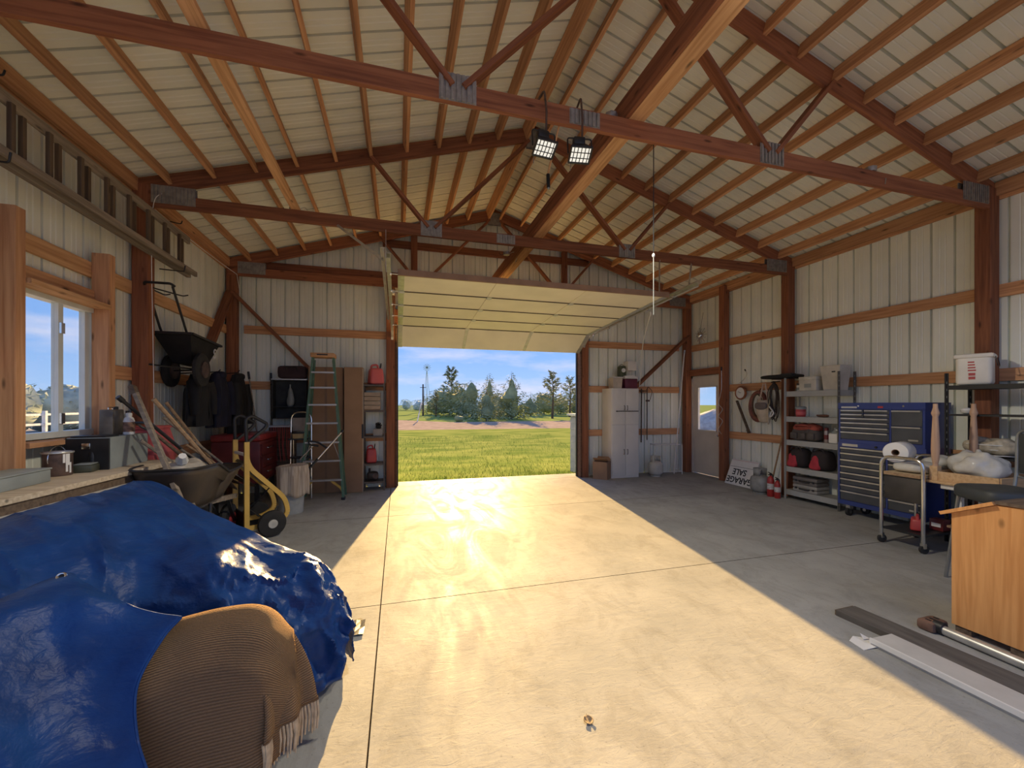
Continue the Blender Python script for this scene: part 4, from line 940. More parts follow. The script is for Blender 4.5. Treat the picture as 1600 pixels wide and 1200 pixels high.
# trash can with a rag
t = thing('trash_can', 'pale grey trash can standing by the hand truck', 'trash can', (-3.32, -1.62, 0))
MB().lathe([(0.15, 0), (0.155, 0.01), (0.185, 0.62), (0.195, 0.63), (0.195, 0.66), (0.18, 0.66), (0.145, 0.03), (0, 0.025)], 28).build('can', mat('grey_plastic', (0.46, 0.47, 0.45), 0.5), t)
t = thing('striped_rag', 'striped beige rag draped over the trash can rim', 'rag', (-3.32, -1.62, 0.45))
def rag(u, v):
    a = -2.4 + u * 3.0; r = 0.0
    s = v * 0.62
    if s < 0.2: r = s; z = 0.235 + 0.01 * math.sin(u * 20)
    else: r = 0.2 + 0.012 + 0.018 * math.sin(a * 9) * min(1, (s - 0.2) * 6); z = 0.235 - (s - 0.2) * (1.0 + 0.06 * math.sin(a * 5))
    return (math.cos(a) * r, math.sin(a) * r, z)
b = MB(); b.grid(rag, 40, 18)
mr = mat('striped_cloth', (0.60, 0.52, 0.42), 0.9, var=0.2, scale=4, stretch=(14, 14, 0.5), col2=(0.34, 0.27, 0.21))
o = b.build('cloth', mr, t, fix=False); o.modifiers.new('thick', 'SOLIDIFY').thickness = 0.006
b = MB(); b.tube([rag(i / 40, 1.0) for i in range(41)], 0.006, 5); b.build('hem', mr, t)

# wall-mounted black locker with a maroon bag on top
t = thing('wall_cabinet', 'dark open wall cabinet on the far wall left of the stepladder', 'cabinet', (-3.66, -0.17, 1.30))
b = MB(); b.bx(-0.27, 0.27, 0.09, 0.10, 0, 0.68).bx(-0.27, -0.255, -0.1, 0.1, 0, 0.68).bx(0.255, 0.27, -0.1, 0.1, 0, 0.68).bx(-0.27, 0.27, -0.1, 0.1, 0, 0.015); b.build('carcass', mat('dark_board', (0.05, 0.05, 0.045), 0.7, var=0.3, scale=5), t)
MB().bx(-0.28, 0.28, -0.11, 0.1, 0.67, 0.69).build('top', M_GALV, t)
MB().bx(-0.255, 0.255, -0.09, 0.09, 0.20, 0.215).build('shelf', M_DARK, t)
t = thing('clear_bag', 'clear plastic bag hanging in the dark wall cabinet', 'bag', (-3.66, -0.20, 1.516))
b = MB(); lump(b, (0, 0, 0.17), (0.15, 0.1, 0.34), 0.9, 1, 0.02, 9, 18, 14, 0.45); b.build('body', mat('dull_plastic', (0.30, 0.31, 0.28), 0.4), t); MB().tube([(0, 0, 0.32), (0, 0, 0.38)], 0.012, 8).build('tied_neck', M_GREYBOX, t)
t = thing('maroon_bag', 'dark maroon case lying on top of the wall cabinet', 'bag', (-3.62, -0.19, 1.991))
b = MB(); lump(b, (0, 0, 0.115), (0.46, 0.17, 0.23), 0.35, 0.35, 0.008, 7); b.build('body', mat('maroon_cloth', (0.06, 0.03, 0.032), 0.8), t); MB().tube(rounded([(-0.08, -0.09, 0.15), (-0.08, -0.10, 0.2), (0.08, -0.10, 0.2), (0.08, -0.09, 0.15)], 0.02), 0.01, 6).build('handle', M_DARK, t)
# red cords on the wall
t = thing('red_cord_bundle', 'bundle of red cords hanging behind the hand truck', 'cords', (-3.78, -0.35, 0.55))
for k in range(9):
    MB().tube([(-0.14 + k * 0.035, 0.0, 0.62), (-0.12 + k * 0.032 + jit(0.02), -0.03, 0.3), (-0.1 + k * 0.03 + jit(0.02), 0, 0.02 + 0.05 * random.random())], 0.006, 5).build('cord', M_RED, t)
MB().bx(-0.2, 0.22, -0.02, 0.10, 0.61, 0.64).build('rack_bar', M_GALV, t); MB().bx(-0.2, 0.22, 0.10, 0.14, -0.55, 0.64).build('backboard', M_OLDDARK, t)
# thin sticks leaning at the far corner
for lab, p0, p1 in (('thin brown pole leaning beside the long black coat', (-3.98, -0.4, 0.0), (-4.28, -0.28, 2.1)), ('thin dark rod upright on the far wall left of the wall cabinet', (-3.95, -0.12, 0.0), (-4.0, -0.06, 2.1))):
    t = thing('garden_stick', lab, 'pole', p0); d = Vector(p1) - Vector(p0)
    MB().tube([(0, 0, 0), d], 0.013, 8).build('shaft', M_OLDDARK if 'dark' in lab else M_OLDWOOD, t); MB().tube([d * 0.94, d * 1.0], 0.018, 8).build('grip', M_DARK, t)

# chrome step stool, folded
t = thing('step_stool', 'folded chrome step stool with a round top rail', 'step stool', (-3.38, -0.75, 0))
fr_ = rounded([(-0.16, 0, 0), (-0.15, 0.05, 1.42), (0.15, 0.05, 1.42), (0.16, 0, 0)], 0.14, 6)
MB().tube(fr_, 0.013, 8).build('front_frame', M_STEEL, t)
MB().tube(rounded([(-0.13, 0.14, 0), (-0.13, 0.09, 1.0), (0.13, 0.09, 1.0), (0.13, 0.14, 0)], 0.05), 0.011, 8).build('rear_frame', M_STEEL, t)
for z in (0.35, 0.68): MB().rbox((0, 0.02, z), (0.28, 0.13, 0.03), 0.008).build('tread', M_DARK, t)
MB().rbox((0, 0.04, 1.22), (0.26, 0.015, 0.22), 0.006).build('back_panel', mat('tan_panel', (0.36, 0.30, 0.24), 0.6), t)
t = thing('yellow_box', 'small yellow and black box perched on the step stool', 'box', (-3.40, -0.80, 0.9965))
MB().rbox((0, 0, 0.04), (0.16, 0.1, 0.08), 0.006).build('body', mat('dull_yellow', (0.55, 0.38, 0.16), 0.6), t); MB().rbox((0, 0, 0.09), (0.165, 0.105, 0.02), 0.006).build('lid', M_DARK, t)
MB().bx(-0.15, 0.15, -0.06, 0.1, -0.02, -0.001).build('tray', M_DARK, t)

# green fibreglass stepladder with an orange top
t = thing('stepladder', 'tall green fibreglass stepladder with pale orange top cap', 'stepladder', (-3.03, -0.85, 0))
M_GREEN = mat('green_rail', (0.10, 0.20, 0.13), 0.5, var=0.12, scale=6); M_ORANGE = mat('orange_cap', (0.70, 0.38, 0.17), 0.5); M_STEPM = mat('step_metal', (0.55, 0.52, 0.48), 0.4, 0.6)
def rail_x(z, s): return (0.325 - 0.17 * z / 2.32) * s
for s in (-1, 1):
    MB().bar((rail_x(0, s), -0.10, 0), (rail_x(2.32, s), 0.05, 2.32), 0.035, 0.075, (0, 1, 0)).build('front_rail', M_GREEN, t)
    MB().bar((rail_x(0, s) * 0.98, 0.28, 0), (rail_x(2.28, s) * 0.9, 0.10, 2.28), 0.03, 0.055, (0, 1, 0)).build('rear_rail', M_GREEN, t)
    MB().bar((rail_x(0.3, s), -0.08, 0.30), (s * 0.12, -0.09, 0.36), 0.01, 0.03, (0, 1, 0)).build('knee_brace', M_YEL, t) if False else None
    pts = catmull([(rail_x(0.05, s), -0.11, 0.05), (rail_x(0.2, s) * 0.93, -0.11, 0.18), (s * 0.14, -0.10, 0.31)], 5); b = MB()
    for a_, c_ in zip(pts, pts[1:]): b.bar(a_, c_, 0.006, 0.035, (0, 0, 1))
    b.build('knee_brace', M_YEL, t)
    MB().bar((rail_x(0.7, s), -0.06, 0.62), (s * 0.17, -0.07, 0.92), 0.008, 0.025, (0, 1, 0)).build('knee_brace', M_STEPM, t)
    MB().rbox((rail_x(0, s), -0.10, 0.02), (0.06, 0.1, 0.04), 0.006).build('foot', M_DARK, t)
for k, z in enumerate((0.33, 0.64, 0.94, 1.25, 1.55, 1.83, 2.08)):
    w_ = rail_x(z, 1); y_ = -0.10 + 0.15 * z / 2.32
    MB().bx(-w_, w_, y_ - 0.04, y_ + 0.045, z - 0.022, z + 0.005).build('step', M_STEPM, t)
MB().rbox((0, 0.07, 2.35), (0.36, 0.26, 0.07), 0.01).build('top_cap', M_ORANGE, t)
MB().bx(-0.08, 0.08, -0.063, -0.058, 2.345, 2.365).build('cap_slot', M_DARK, t)
for s in (-1, 1): MB().bar((rail_x(2.0, s), 0.0, 2.05), (rail_x(1.9, s) * 0.95, 0.14, 1.92), 0.012, 0.02, (1, 0, 0)).build('spreader_bar', M_STEPM, t)

M_CARD = mat('cardboard', (0.36, 0.22, 0.13), 0.85, var=0.1, scale=3)
t = thing('tall_cardboard_box', 'tall narrow cardboard box standing right of the stepladder', 'box', (-2.60, -0.36, 0))
MB().rbox((0, 0, 1.10), (0.31, 0.22, 2.20), 0.006, 1).build('carton', M_CARD, t); MB().bx(0.15, 0.158, -0.11, 0.11, 0.0, 2.18).build('edge_tape', mat('pale_tape', (0.55, 0.46, 0.35), 0.5), t); MB().bx(0.135, 0.16, -0.114, -0.05, 0.95, 1.20).build('hand_hole', M_DARK, t)
t = thing('flat_cardboard_box', 'wide flat cardboard box standing behind the stepladder', 'box', (-3.06, -0.30, 0))
MB().rbox((0, 0, 1.10), (0.56, 0.14, 2.20), 0.006, 1).build('carton', M_CARD, t); MB().bx(-0.02, 0.02, -0.073, -0.068, 0.01, 2.19).build('seam_tape', mat('brown_tape', (0.28, 0.17, 0.10), 0.5), t)

# black pole pruner leaning over the ladder foot
t = thing('pole_trimmer', 'black and silver pole trimmer leaning across the stepladder foot', 'trimmer', (-3.30, -1.45, 0.0))
A = Vector((-0.10, -0.2, 0.24)); B = Vector((0.60, 0.28, 1.12))
MB().tube([A, A.lerp(B, 0.55)], 0.018, 10).build('lower_shaft', M_DARK, t); MB().tube([A.lerp(B, 0.5), B], 0.013, 10).build('upper_shaft', M_STEEL, t)
MB().tube([B * 0.985, B + (B - A) * 0.02], 0.022, 10).build('end_grip', M_DARK, t)
C_ = A.lerp(B, 0.72)
MB().tube(rounded([C_, C_ + Vector((-0.13, 0, 0.10)), C_ + Vector((-0.26, -0.02, 0.12)), C_ + Vector((-0.24, -0.02, 0.06)), C_ + Vector((-0.12, 0, 0.04))], 0.04), 0.014, 8).build('loop_handle', M_DARK, t)
MB().tube([C_ + Vector((-0.18, 0, 0.06)), C_ + Vector((-0.38, -0.02, -0.16))], 0.009, 8).build('strap_rod', M_STEEL, t)
b = MB(); b.rbox(A + Vector((0.02, 0.0, 0.0)), (0.14, 0.12, 0.12), 0.03, 2, (0, -0.8, 0.6)); b.build('motor_housing', M_DARK, t)
MB().tube([A, A + Vector((-0.13, -0.06, -0.24))], 0.016, 8).build('cutter_bar', M_STEEL, t)

# shelf by the left jamb
def gas_can(name, label, loc, sz, rz=0, m=M_PINK):
    t = thing(name, label, 'gas can', loc, rz); w, d, h = sz
    b = MB(); lump(b, (0, 0, h * 0.40), (w, d, h * 0.80), 0.35, 0.4, 0.004, 8, 24, 14, 0.16); b.build('body', m, t)
    MB().tube(rounded([(-w * 0.32, 0, h * 0.70), (-w * 0.30, 0, h * 0.92), (w * 0.12, 0, h * 0.97), (w * 0.16, 0, h * 0.72)], w * 0.15), w * 0.07, 8).build('handle', m, t)
    MB().lathe([(w * 0.12, 0), (w * 0.12, h * 0.08), (0, h * 0.085)], 14, Matrix.Translation((w * 0.28, 0, h * 0.70))).build('cap', M_DARK, t)
    MB().tube([(w * 0.28, 0, h * 0.75), (w * 0.34, 0, h * 0.95), (w * 0.36, 0, h * 1.05)], [w * 0.06, w * 0.05, w * 0.035], 8).build('spout', M_DARK, t)
    return t
t = thing('jamb_shelf', 'narrow dark shelving unit against the far wall by the left door jamb', 'shelf', (-2.26, -0.22, 0))
M_SHELFD = mat('dark_shelf', (0.16, 0.13, 0.11), 0.55, 0.2, var=0.2, scale=6)
for z in (0.16, 0.485, 0.975, 1.44, 1.905): MB().bx(-0.185, 0.175, -0.16, 0.16, z - 0.03, z).build('shelf_board', M_SHELFD, t)
for x in (-0.18, 0.17):
    for y in (-0.155, 0.155): MB().bx(x - 0.012, x + 0.012, y - 0.012, y + 0.012, 0, 1.93).build('post', M_SHELFD, t)
gas_can('gas_can', 'large faded red gas can on the top of the jamb shelf', (-2.24, -0.24, 1.906), (0.27, 0.22, 0.38), 0.4)
t = thing('wooden_crate', 'tan slatted crate on the shelf under the large gas can', 'crate', (-2.30, -0.24, 1.441))
b = MB(); b.bx(-0.13, 0.13, -0.12, 0.12, 0, 0.02); b.build('base', M_HANDLE, t)
for k in range(4):
    for s in (-1, 1): MB().bx(-0.135, 0.135, s * 0.13 - 0.008, s * 0.13 + 0.008, 0.02 + k * 0.078, 0.088 + k * 0.078).build('slat', mat('crate_wood', (0.45, 0.35, 0.26), 0.8), t)
    for s in (-1, 1): MB().bx(s * 0.135 - 0.008, s * 0.135 + 0.008, -0.12, 0.12, 0.02 + k * 0.078, 0.088 + k * 0.078).build('slat', MATS['crate_wood'], t)
t = boxthing('small_carton', 'small grey carton on the middle shelf by the jamb', 'carton', (-2.20, -0.26, 0.976), (0.16, 0.16, 0.13), mat('grey_carton', (0.40, 0.37, 0.34), 0.8))
t = thing('work_glove', 'dark glove lying on the small grey carton', 'glove', (-2.20, -0.26, 1.107))
b = MB(); lump(b, (0, 0, 0.03), (0.10, 0.12, 0.06), 0.8, 0.8, 0.01, 20); b.build('palm', M_BLK, t)
for k in range(4): MB().tube([(-0.03 + k * 0.02, 0.02, 0.05), (-0.035 + k * 0.024, 0.03, 0.10 - 0.01 * abs(k - 1.5)), (-0.03 + k * 0.024, 0.05, 0.115 - 0.01 * abs(k - 1.5))], [0.012, 0.011, 0.008], 8).build('finger', M_BLK, t)
MB().tube([(0.04, -0.02, 0.04), (0.065, -0.01, 0.07)], [0.013, 0.009], 8).build('thumb', M_BLK, t)
gas_can('gas_can', 'small bright red gas can on a low shelf by the jamb', (-2.32, -0.26, 0.486), (0.19, 0.17, 0.33), 0.2, M_RED)
t = thing('small_engine', 'dark greasy machine part on the bottom shelf by the jamb', 'machine part', (-2.30, -0.22, 0.161))
b = MB(); lump(b, (0, 0, 0.08), (0.2, 0.18, 0.16), 0.5, 0.5, 0.01, 12); b.build('block', M_TUB, t); MB().disc((0.06, -0.09, 0.09), (0, 1, 0), 0.05, 0.04).build('pulley', M_RUST, t); MB().tube([(-0.05, 0, 0.15), (-0.05, 0, 0.22)], 0.02, 8).build('filler_neck', M_DARK, t)
# ================================================================== far wall, right of the door
M_CABW = mat('cabinet_white', (0.80, 0.77, 0.71), 0.45, var=0.04, scale=3)
t = thing('storage_cabinet', 'tall white storage cabinet against the far wall', 'cabinet', (2.77, -0.245, 0))
MB().bx(-0.325, 0.325, -0.20, 0.20, 0.0, 1.885).build('carcass', M_CABW, t)
for s in (-1, 1):
    d_ = MB().rbox((s * 0.157, -0.209, 1.49), (0.306, 0.016, 0.72), 0.004).build('upper_door', M_CABW, t)
    MB().tube(rounded([(s * 0.035, -0.217, 1.43), (s * 0.035, -0.245, 1.43), (s * 0.035, -0.245, 1.52), (s * 0.035, -0.217, 1.52)], 0.012), 0.006, 6).build('handle', M_RUST, d_)
    d_ = MB().rbox((s * 0.157, -0.209, 0.58), (0.306, 0.016, 1.06), 0.004).build('lower_door', M_CABW, t)
    MB().tube(rounded([(s * 0.04, -0.217, 0.50), (s * 0.04, -0.245, 0.50), (s * 0.04, -0.245, 0.60), (s * 0.04, -0.217, 0.60)], 0.012), 0.006, 6).build('handle', M_RUST, d_)
b = MB().tube([(2.56, -0.487, 1.405), (3.06, -0.487, 1.405)], 0.008, 6); b.build('lock_rod', M_DARK, tt := thing('lock_rod_bar', 'black rod slid through the upper cabinet door handles', 'rod', (0, 0, 0))); MB().disc((2.55, -0.487, 1.405), (1, 0, 0), 0.012, 0.02, 10).build('rod_end', M_DARK, tt)
t = thing('cream_box', 'cream coloured plastic tub on the left of the cabinet top', 'tub', (2.63, -0.28, 1.886))
MB().lathe([(0.13, 0), (0.14, 0.01), (0.155, 0.20), (0.158, 0.22), (0, 0.222)], 4, Matrix.Rotation(PI / 4, 4, 'Z'), False).build('body', mat('cream_plastic', (0.66, 0.56, 0.44), 0.5), t); MB().rbox((0.03, 0, 0.235), (0.22, 0.22, 0.024), 0.008).build('lid', M_CABW, t)
t = thing('cooler', 'maroon cooler with a peaked white lid on the white cabinet', 'cooler', (2.95, -0.27, 1.886))
MB().rbox((0, 0, 0.105), (0.30, 0.26, 0.21), 0.015).build('body', mat('maroon_plastic', (0.16, 0.03, 0.055), 0.45), t)
b = MB(); b.prism([(-0.155, 0), (0.155, 0), (0.165, 0.02), (0.05, 0.075), (-0.155, 0.06)], Matrix.Translation((0, 0.135, 0.212)) @ Matrix.Rotation(PI / 2, 4, 'X'), 0.27); b.build('lid', M_CABW, t)
MB().tube(rounded([(-0.155, -0.0, 0.15), (-0.17, 0, 0.15), (-0.17, 0, 0.26)], 0.01), 0.008, 6).build('handle', M_CABW, t)
t = boxthing('white_carton', 'plain white carton on top of the maroon cooler', 'carton', (2.99, -0.27, 2.289), (0.20, 0.17, 0.20), M_CABW, 0.05); t.location.z = 2.275
t = thing('camp_lantern', 'small olive lantern with a white face beside the white carton', 'lantern', (2.79, -0.30, 2.13))
MB().rbox((0, 0, 0.13), (0.15, 0.14, 0.24), 0.03).build('body', mat('olive', (0.10, 0.11, 0.055), 0.6), t); MB().disc((-0.0, -0.075, 0.15), (0, 1, 0), 0.045, 0.02).build('face', M_WHITE, t); MB().tube(arc((0, 0, 0.22), 0.06, 0, PI, 8), 0.006, 6).build('handle', M_DARK, t)
t.location = (2.79, -0.27, 2.125)
t = thing('cardboard_carton', 'small brown cardboard carton with open flaps left of the cabinet', 'carton', (2.27, -0.38, 0), 0.75)
b = MB(); b.bx(-0.15, 0.15, -0.15, 0.15, 0, 0.36); b.build('carton', M_CARD, t)
for s, a in ((-1, 0.9), (1, -0.9)): MB().box((s * 0.10, 0, 0.40), (0.15, 0.29, 0.005), (0, a * 0.6, 0)).build('flap', M_CARD, t)
# tools hung on the far wall
t = thing('hanging_rake', 'dark rake hanging on the far wall right of the cabinet', 'rake', (3.38, -0.10, 0.7))
MB().tube([(0, 0, 0), (0.01, 0, 1.2)], 0.014, 8).build('handle', M_OLDDARK, t); MB().tube([(-0.12, 0, 1.15), (0.12, 0, 1.15)], 0.012, 6).build('head', M_RUST, t)
for k in range(7): MB().tube([(-0.12 + k * 0.04, 0, 1.15), (-0.12 + k * 0.04, -0.06, 1.09)], 0.004, 5).build('tine', M_RUST, t)
t = thing('hanging_hoe', 'slim dark hoe hanging on the far wall', 'hoe', (3.53, -0.10, 0.75))
MB().tube([(0, 0, 0), (0, 0, 1.15)], 0.011, 8).build('handle', M_OLDDARK, t); MB().tube(rounded([(0, 0, 1.12), (0.0, -0.03, 1.2), (0.10, -0.05, 1.1), (0.06, -0.03, 0.9)], 0.04), 0.008, 6).build('neck', M_RUST, t); MB().rbox((0.0, -0.03, 0.88), (0.10, 0.02, 0.04), 0.006).build('blade', M_RUST, t)
t = thing('hanging_saw', 'dark bow saw hanging closest to the cabinet side', 'saw', (3.20, -0.10, 0.95))
MB().tube(catmull([(0, 0, 0), (0.09, 0, 0.25), (0.09, 0, 0.6), (0.0, 0, 0.85)], 6), 0.012, 8).build('bow', M_DARK, t); MB().bar((0, 0, 0), (0, 0, 0.85), 0.003, 0.03, (1, 0, 0)).build('blade', M_RUST, t)
t = thing('propane_tank', 'white propane tank on the floor right of the white cabinet', 'propane tank', (3.50, -0.46, 0))
def propane(t, m):
    MB().lathe([(0.10, 0), (0.105, 0.03)], 22).build('foot_ring', m, t)
    MB().lathe([(0, 0.02), (0.10, 0.03), (0.145, 0.075), (0.153, 0.12), (0.153, 0.24), (0.14, 0.285), (0.09, 0.32), (0, 0.335)], 26).build('body', m, t)
    b = MB(); a0, a1 = -2.3, 2.3; n = 18; vs = []
    for i in range(n + 1):
        a = PI / 2 + a0 + (a1 - a0) * i / n; vs += [(0.10 * math.cos(a), 0.10 * math.sin(a), 0.31), (0.105 * math.cos(a), 0.105 * math.sin(a), 0.44)]
    b.add(vs, [(2 * i, 2 * i + 2, 2 * i + 3, 2 * i + 1) for i in range(n)], True); o = b.build('collar', m, t, fix=False); o.modifiers.new('thick', 'SOLIDIFY').thickness = 0.005
    MB().lathe([(0.018, 0.33), (0.018, 0.38), (0.03, 0.385), (0.03, 0.41), (0, 0.412)], 12).build('valve', M_STEEL, t)
propane(t, mat('tank_white', (0.66, 0.64, 0.58), 0.45))
t = thing('white_frame_stand', 'bare white metal frame stand on the floor near the far right corner', 'frame', (3.92, -0.24, 0), -0.12)
for y in (-0.13, 0.12): MB().tube(rounded([(-0.31, y, 0), (-0.31, y, 0.66), (0.31, y, 0.66), (0.31, y, 0)], 0.03), 0.010, 8).build('end_frame', M_WHITE, t)
for x in (-0.31, 0.31): MB().tube([(x, -0.13, 0.06), (x, 0.12, 0.06)], 0.009, 6).build('stretcher', M_WHITE, t); MB().tube([(x, -0.13, 0.655), (x, 0.12, 0.655)], 0.009, 6).build('stretcher', M_WHITE, t)
MB().tube([(-0.31, -0.13, 0.06), (0.31, -0.13, 0.06)], 0.009, 6).build('stretcher', M_WHITE, t)
t = thing('leaning_conduit', 'long thin white pipe leaning into the far right corner', 'pipe', (4.10, -0.28, 0))
MB().tube([(0, 0, 0), (0.32, 0.06, 2.75)], 0.014, 8).build('pipe', M_WHITE, t); MB().tube([(0.315, 0.06, 2.70), (0.325, 0.06, 2.78)], 0.019, 8).build('coupling', M_GALV, t)
t = thing('pull_rope', 'white pull rope hanging from the right door track to the cabinet', 'rope', (2.02, -2.4, 3.0))
MB().tube(catmull([(0.03, 0, 0.0), (0.45, 0.85, -0.35), (0.9, 1.6, -0.75), (1.12, 2.0, -1.08)], 8), 0.007, 6).build('rope', M_WHITE, t); MB().tube([(0.03, 0, 0.03), (0.03, 0, -0.03)], 0.014, 8).build('knot', M_WHITE, t)
# ================================================================== right wall
t = thing('wind_spinner', 'shiny silver wind spinner ornament hung near the man door', 'ornament', (4.42, -0.72, 2.98))
b = MB(); lump(b, (0, 0, 0.05), (0.15, 0.15, 0.15), 1, 1); b.build('globe', M_STEEL, t)
b = MB()
for k in range(14):
    a = k * 2 * PI / 14; b.bar((0, 0.07 * math.cos(a), 0.05 + 0.07 * math.sin(a)), (0.02, (0.15 + 0.03 * (k % 2)) * math.cos(a), 0.05 + (0.15 + 0.03 * (k % 2)) * math.sin(a)), 0.022, 0.003, (1, 0, 0))
b.build('ray_ring', M_STEEL, t); MB().tube([(0, 0, 0.12), (0.08, 0.0, 0.55)], 0.003, 5).build('hanging_wire', M_DARK, t)
t = thing('wall_thermometer', 'round brown-rimmed wall thermometer with white dial', 'thermometer', (4.58, -1.66, 1.77))
Mx = Matrix.Rotation(-PI / 2, 4, 'Y')
MB().lathe([(0.13, 0), (0.135, 0.02), (0.12, 0.04), (0.105, 0.035), (0.105, 0.02), (0, 0.02)], 28, Mx).build('rim', M_WOOD2, t); MB().disc((-0.024, 0, 0), (1, 0, 0), 0.104, 0.006, 28).build('dial', M_WHITE, t)
MB().bar((-0.03, 0, 0), (-0.03, 0.05, 0.03), 0.004, 0.008, (1, 0, 0)).bar((-0.03, 0, 0), (-0.03, -0.02, 0.01), 0.004, 0.008, (1, 0, 0)).build('needle', M_DARK, t)
t = thing('hay_sickle', 'small curved sickle hooked above the thermometer', 'sickle', (4.60, -1.66, 1.97))
MB().tube(catmull([(0, 0.06, 0), (-0.01, -0.06, 0.07), (-0.02, -0.13, 0.16), (-0.02, -0.10, 0.22)], 6), [0.006] * 19, 6).build('blade', M_GALV, t); MB().tube([(-0.02, -0.10, 0.22), (-0.02, -0.08, 0.25)], 0.012, 8).build('tip', M_DARK, t)
t = thing('axe_handle', 'brown wooden axe handle leaning on the wall under the thermometer', 'handle', (4.58, -1.55, 1.62))
MB().bar((0, 0, 0), (0, -0.28, -0.58), 0.025, 0.045, (1, 0, 0)).build('shaft', M_OLDDARK, t); MB().bar((0, -0.26, -0.55), (0, -0.29, -0.615), 0.03, 0.055, (1, 0, 0)).build('knob_end', M_OLDDARK, t)
t = thing('hanging_wire', 'thin tangled wire hanging on the post by the man door', 'wire', (4.46, -1.28, 0.95))
MB().tube(catmull([(0, 0.0, 1.3), (-0.02, -0.02, 0.9), (-0.03, 0.04, 0.62), (-0.02, -0.05, 0.5), (-0.03, 0.04, 0.36), (-0.02, -0.05, 0.26), (-0.03, 0.04, 0.1), (-0.02, -0.02, 0.0)], 6), 0.006, 6).build('wire', M_GALV, t); MB().tube([(0, 0, 1.28), (0, 0, 1.36)], 0.012, 8).build('plug', M_DARK, t)
t = thing('horse_collar', 'worn red-brown leather collar hanging on the wall', 'collar', (4.55, -2.08, 1.50))
b = MB(); b.tube([(0.0 - 0.02 * math.sin(a), 0.15 * math.sin(a), 0.02 + 0.25 * math.cos(a)) for a in [k * 2 * PI / 28 for k in range(28)]], [0.035 + 0.018 * (0.5 - 0.5 * math.cos(k * 2 * PI / 28)) for k in range(28)], 10, closed=True); b.build('padded_ring', mat('red_leather', (0.26, 0.08, 0.05), 0.5, var=0.25, scale=12), t)
b = MB(); b.tube([(-0.03, 0.11 * math.sin(a), 0.02 + 0.21 * math.cos(a)) for a in [k * 2 * PI / 28 for k in range(28)]], 0.012, 8, closed=True); b.build('welt', M_OLDDARK, t); MB().tube([(-0.0, 0, 0.25), (0.05, 0, 0.34)], 0.008, 6).build('strap', M_DARK, t)
t = thing('canvas_apron', 'pale canvas nail apron hanging by two straps', 'apron', (4.42, -2.32, 1.22))
M_CANVAS = mat('canvas', (0.62, 0.53, 0.40), 0.9, var=0.12, scale=10)
def apr(u, v):
    y = (u - 0.5) * 0.30 * (1 - 0.25 * (1 - v)); return (0.04 * math.sin(u * 7) * 0.5 - 0.05 * math.sin(v * PI), y, 0.05 * abs(u - 0.5) + v * 0.40)
b = MB(); b.grid(apr, 16, 12); o = b.build('cloth', M_CANVAS, t, fix=False); o.modifiers.new('thick', 'SOLIDIFY').thickness = 0.006
b = MB(); lump(b, (-0.06, 0.02, 0.30), (0.07, 0.24, 0.13), 0.7, 0.8, 0.008, 10); b.build('pouch', mat('grey_suede', (0.18, 0.15, 0.14), 0.9), t)
for s in (-1, 1): MB().bar((-0.01, s * 0.09, 0.38), (0.0, s * 0.02, 0.70), 0.004, 0.03, (0, 1, 0)).build('strap', mat('pink_strap', (0.55, 0.42, 0.36), 0.8), t)
MB().tube([(0, -0.09, 0.08), (-0.02, -0.10, -0.02)], [0.03, 0.012], 8).build('tie_end', M_CANVAS, t)
t = thing('cord_bundle', 'bundle of dark extension cords hanging beside the steel shelf', 'cords', (4.42, -2.52, 1.35))
for k in range(8):
    a = random.uniform(0.04, 0.12); z0_ = 0.58 + jit(0.02); zb_ = jit(0.08) + 0.03
    MB().tube(catmull([(jit(0.03), 0.02, z0_), (jit(0.04), -a, (z0_ + zb_) / 2 + 0.1), (jit(0.04), -a * 0.5, zb_), (jit(0.04), a * 0.5, zb_), (jit(0.04), a, (z0_ + zb_) / 2 + 0.1), (jit(0.03), 0.0, z0_)], 5), 0.008, 6).build('cord_loop', mat('brown_cord', (0.055, 0.038, 0.03), 0.6), t)
MB().tube(catmull([(-0.05, 0.05, 0.16), (-0.06, -0.04, 0.05), (-0.05, 0.04, -0.02), (-0.06, 0.0, 0.08)], 5), 0.012, 6).build('plug_end', M_WHITE, t)
MB().tube([(0.15, 0.02, 0.6), (-0.04, 0.02, 0.58)], 0.010, 6).build('hook', M_DARK, t)
t = thing('creeper_board', 'flat black creeper board lying across hooks above the cords', 'board', (4.40, -2.68, 1.98))
b = MB(); lump(b, (0, 0, 0.035), (0.34, 0.66, 0.075), 0.6, 0.5, 0.004, 8, 24, 10); b.build('body', M_BLK, t); MB().rbox((-0.1, -0.2, 0.06), (0.1, 0.2, 0.03), 0.01).build('headrest', M_DARK, t); MB().tube([(0.2, 0.1, 0.0), (-0.1, 0.1, -0.005)], 0.008, 6).build('bracket', M_DARK, t); MB().tube([(0.2, -0.2, 0.0), (-0.1, -0.2, -0.005)], 0.008, 6).build('bracket', M_DARK, t)
# garage sale sign, upside down
t = thing('garage_sale_sign', 'white GARAGE SALE sign leaning upside down by the man door', 'sign', (4.40, -1.76, 0.0))
tilt = math.atan2(0.19, 0.47)
S = Matrix.Translation((-0.03, 0, 0.004)) @ Matrix.Rotation(tilt, 4, 'Y')          # board plane: local y across, z up, front faces -x
b = MB(); b.add([S @ Vector(v) for v in ((0, -0.335, 0), (0, 0.30, 0), (0, 0.30, 0.505), (0, -0.335, 0.505), (0.012, -0.335, 0), (0.012, 0.30, 0), (0.012, 0.30, 0.505), (0.012, -0.335, 0.505))], [(0, 1, 2, 3), (7, 6, 5, 4), (0, 4, 5, 1), (1, 5, 6, 2), (2, 6, 7, 3), (3, 7, 4, 0)]); b.build('board', M_WHITE, t)
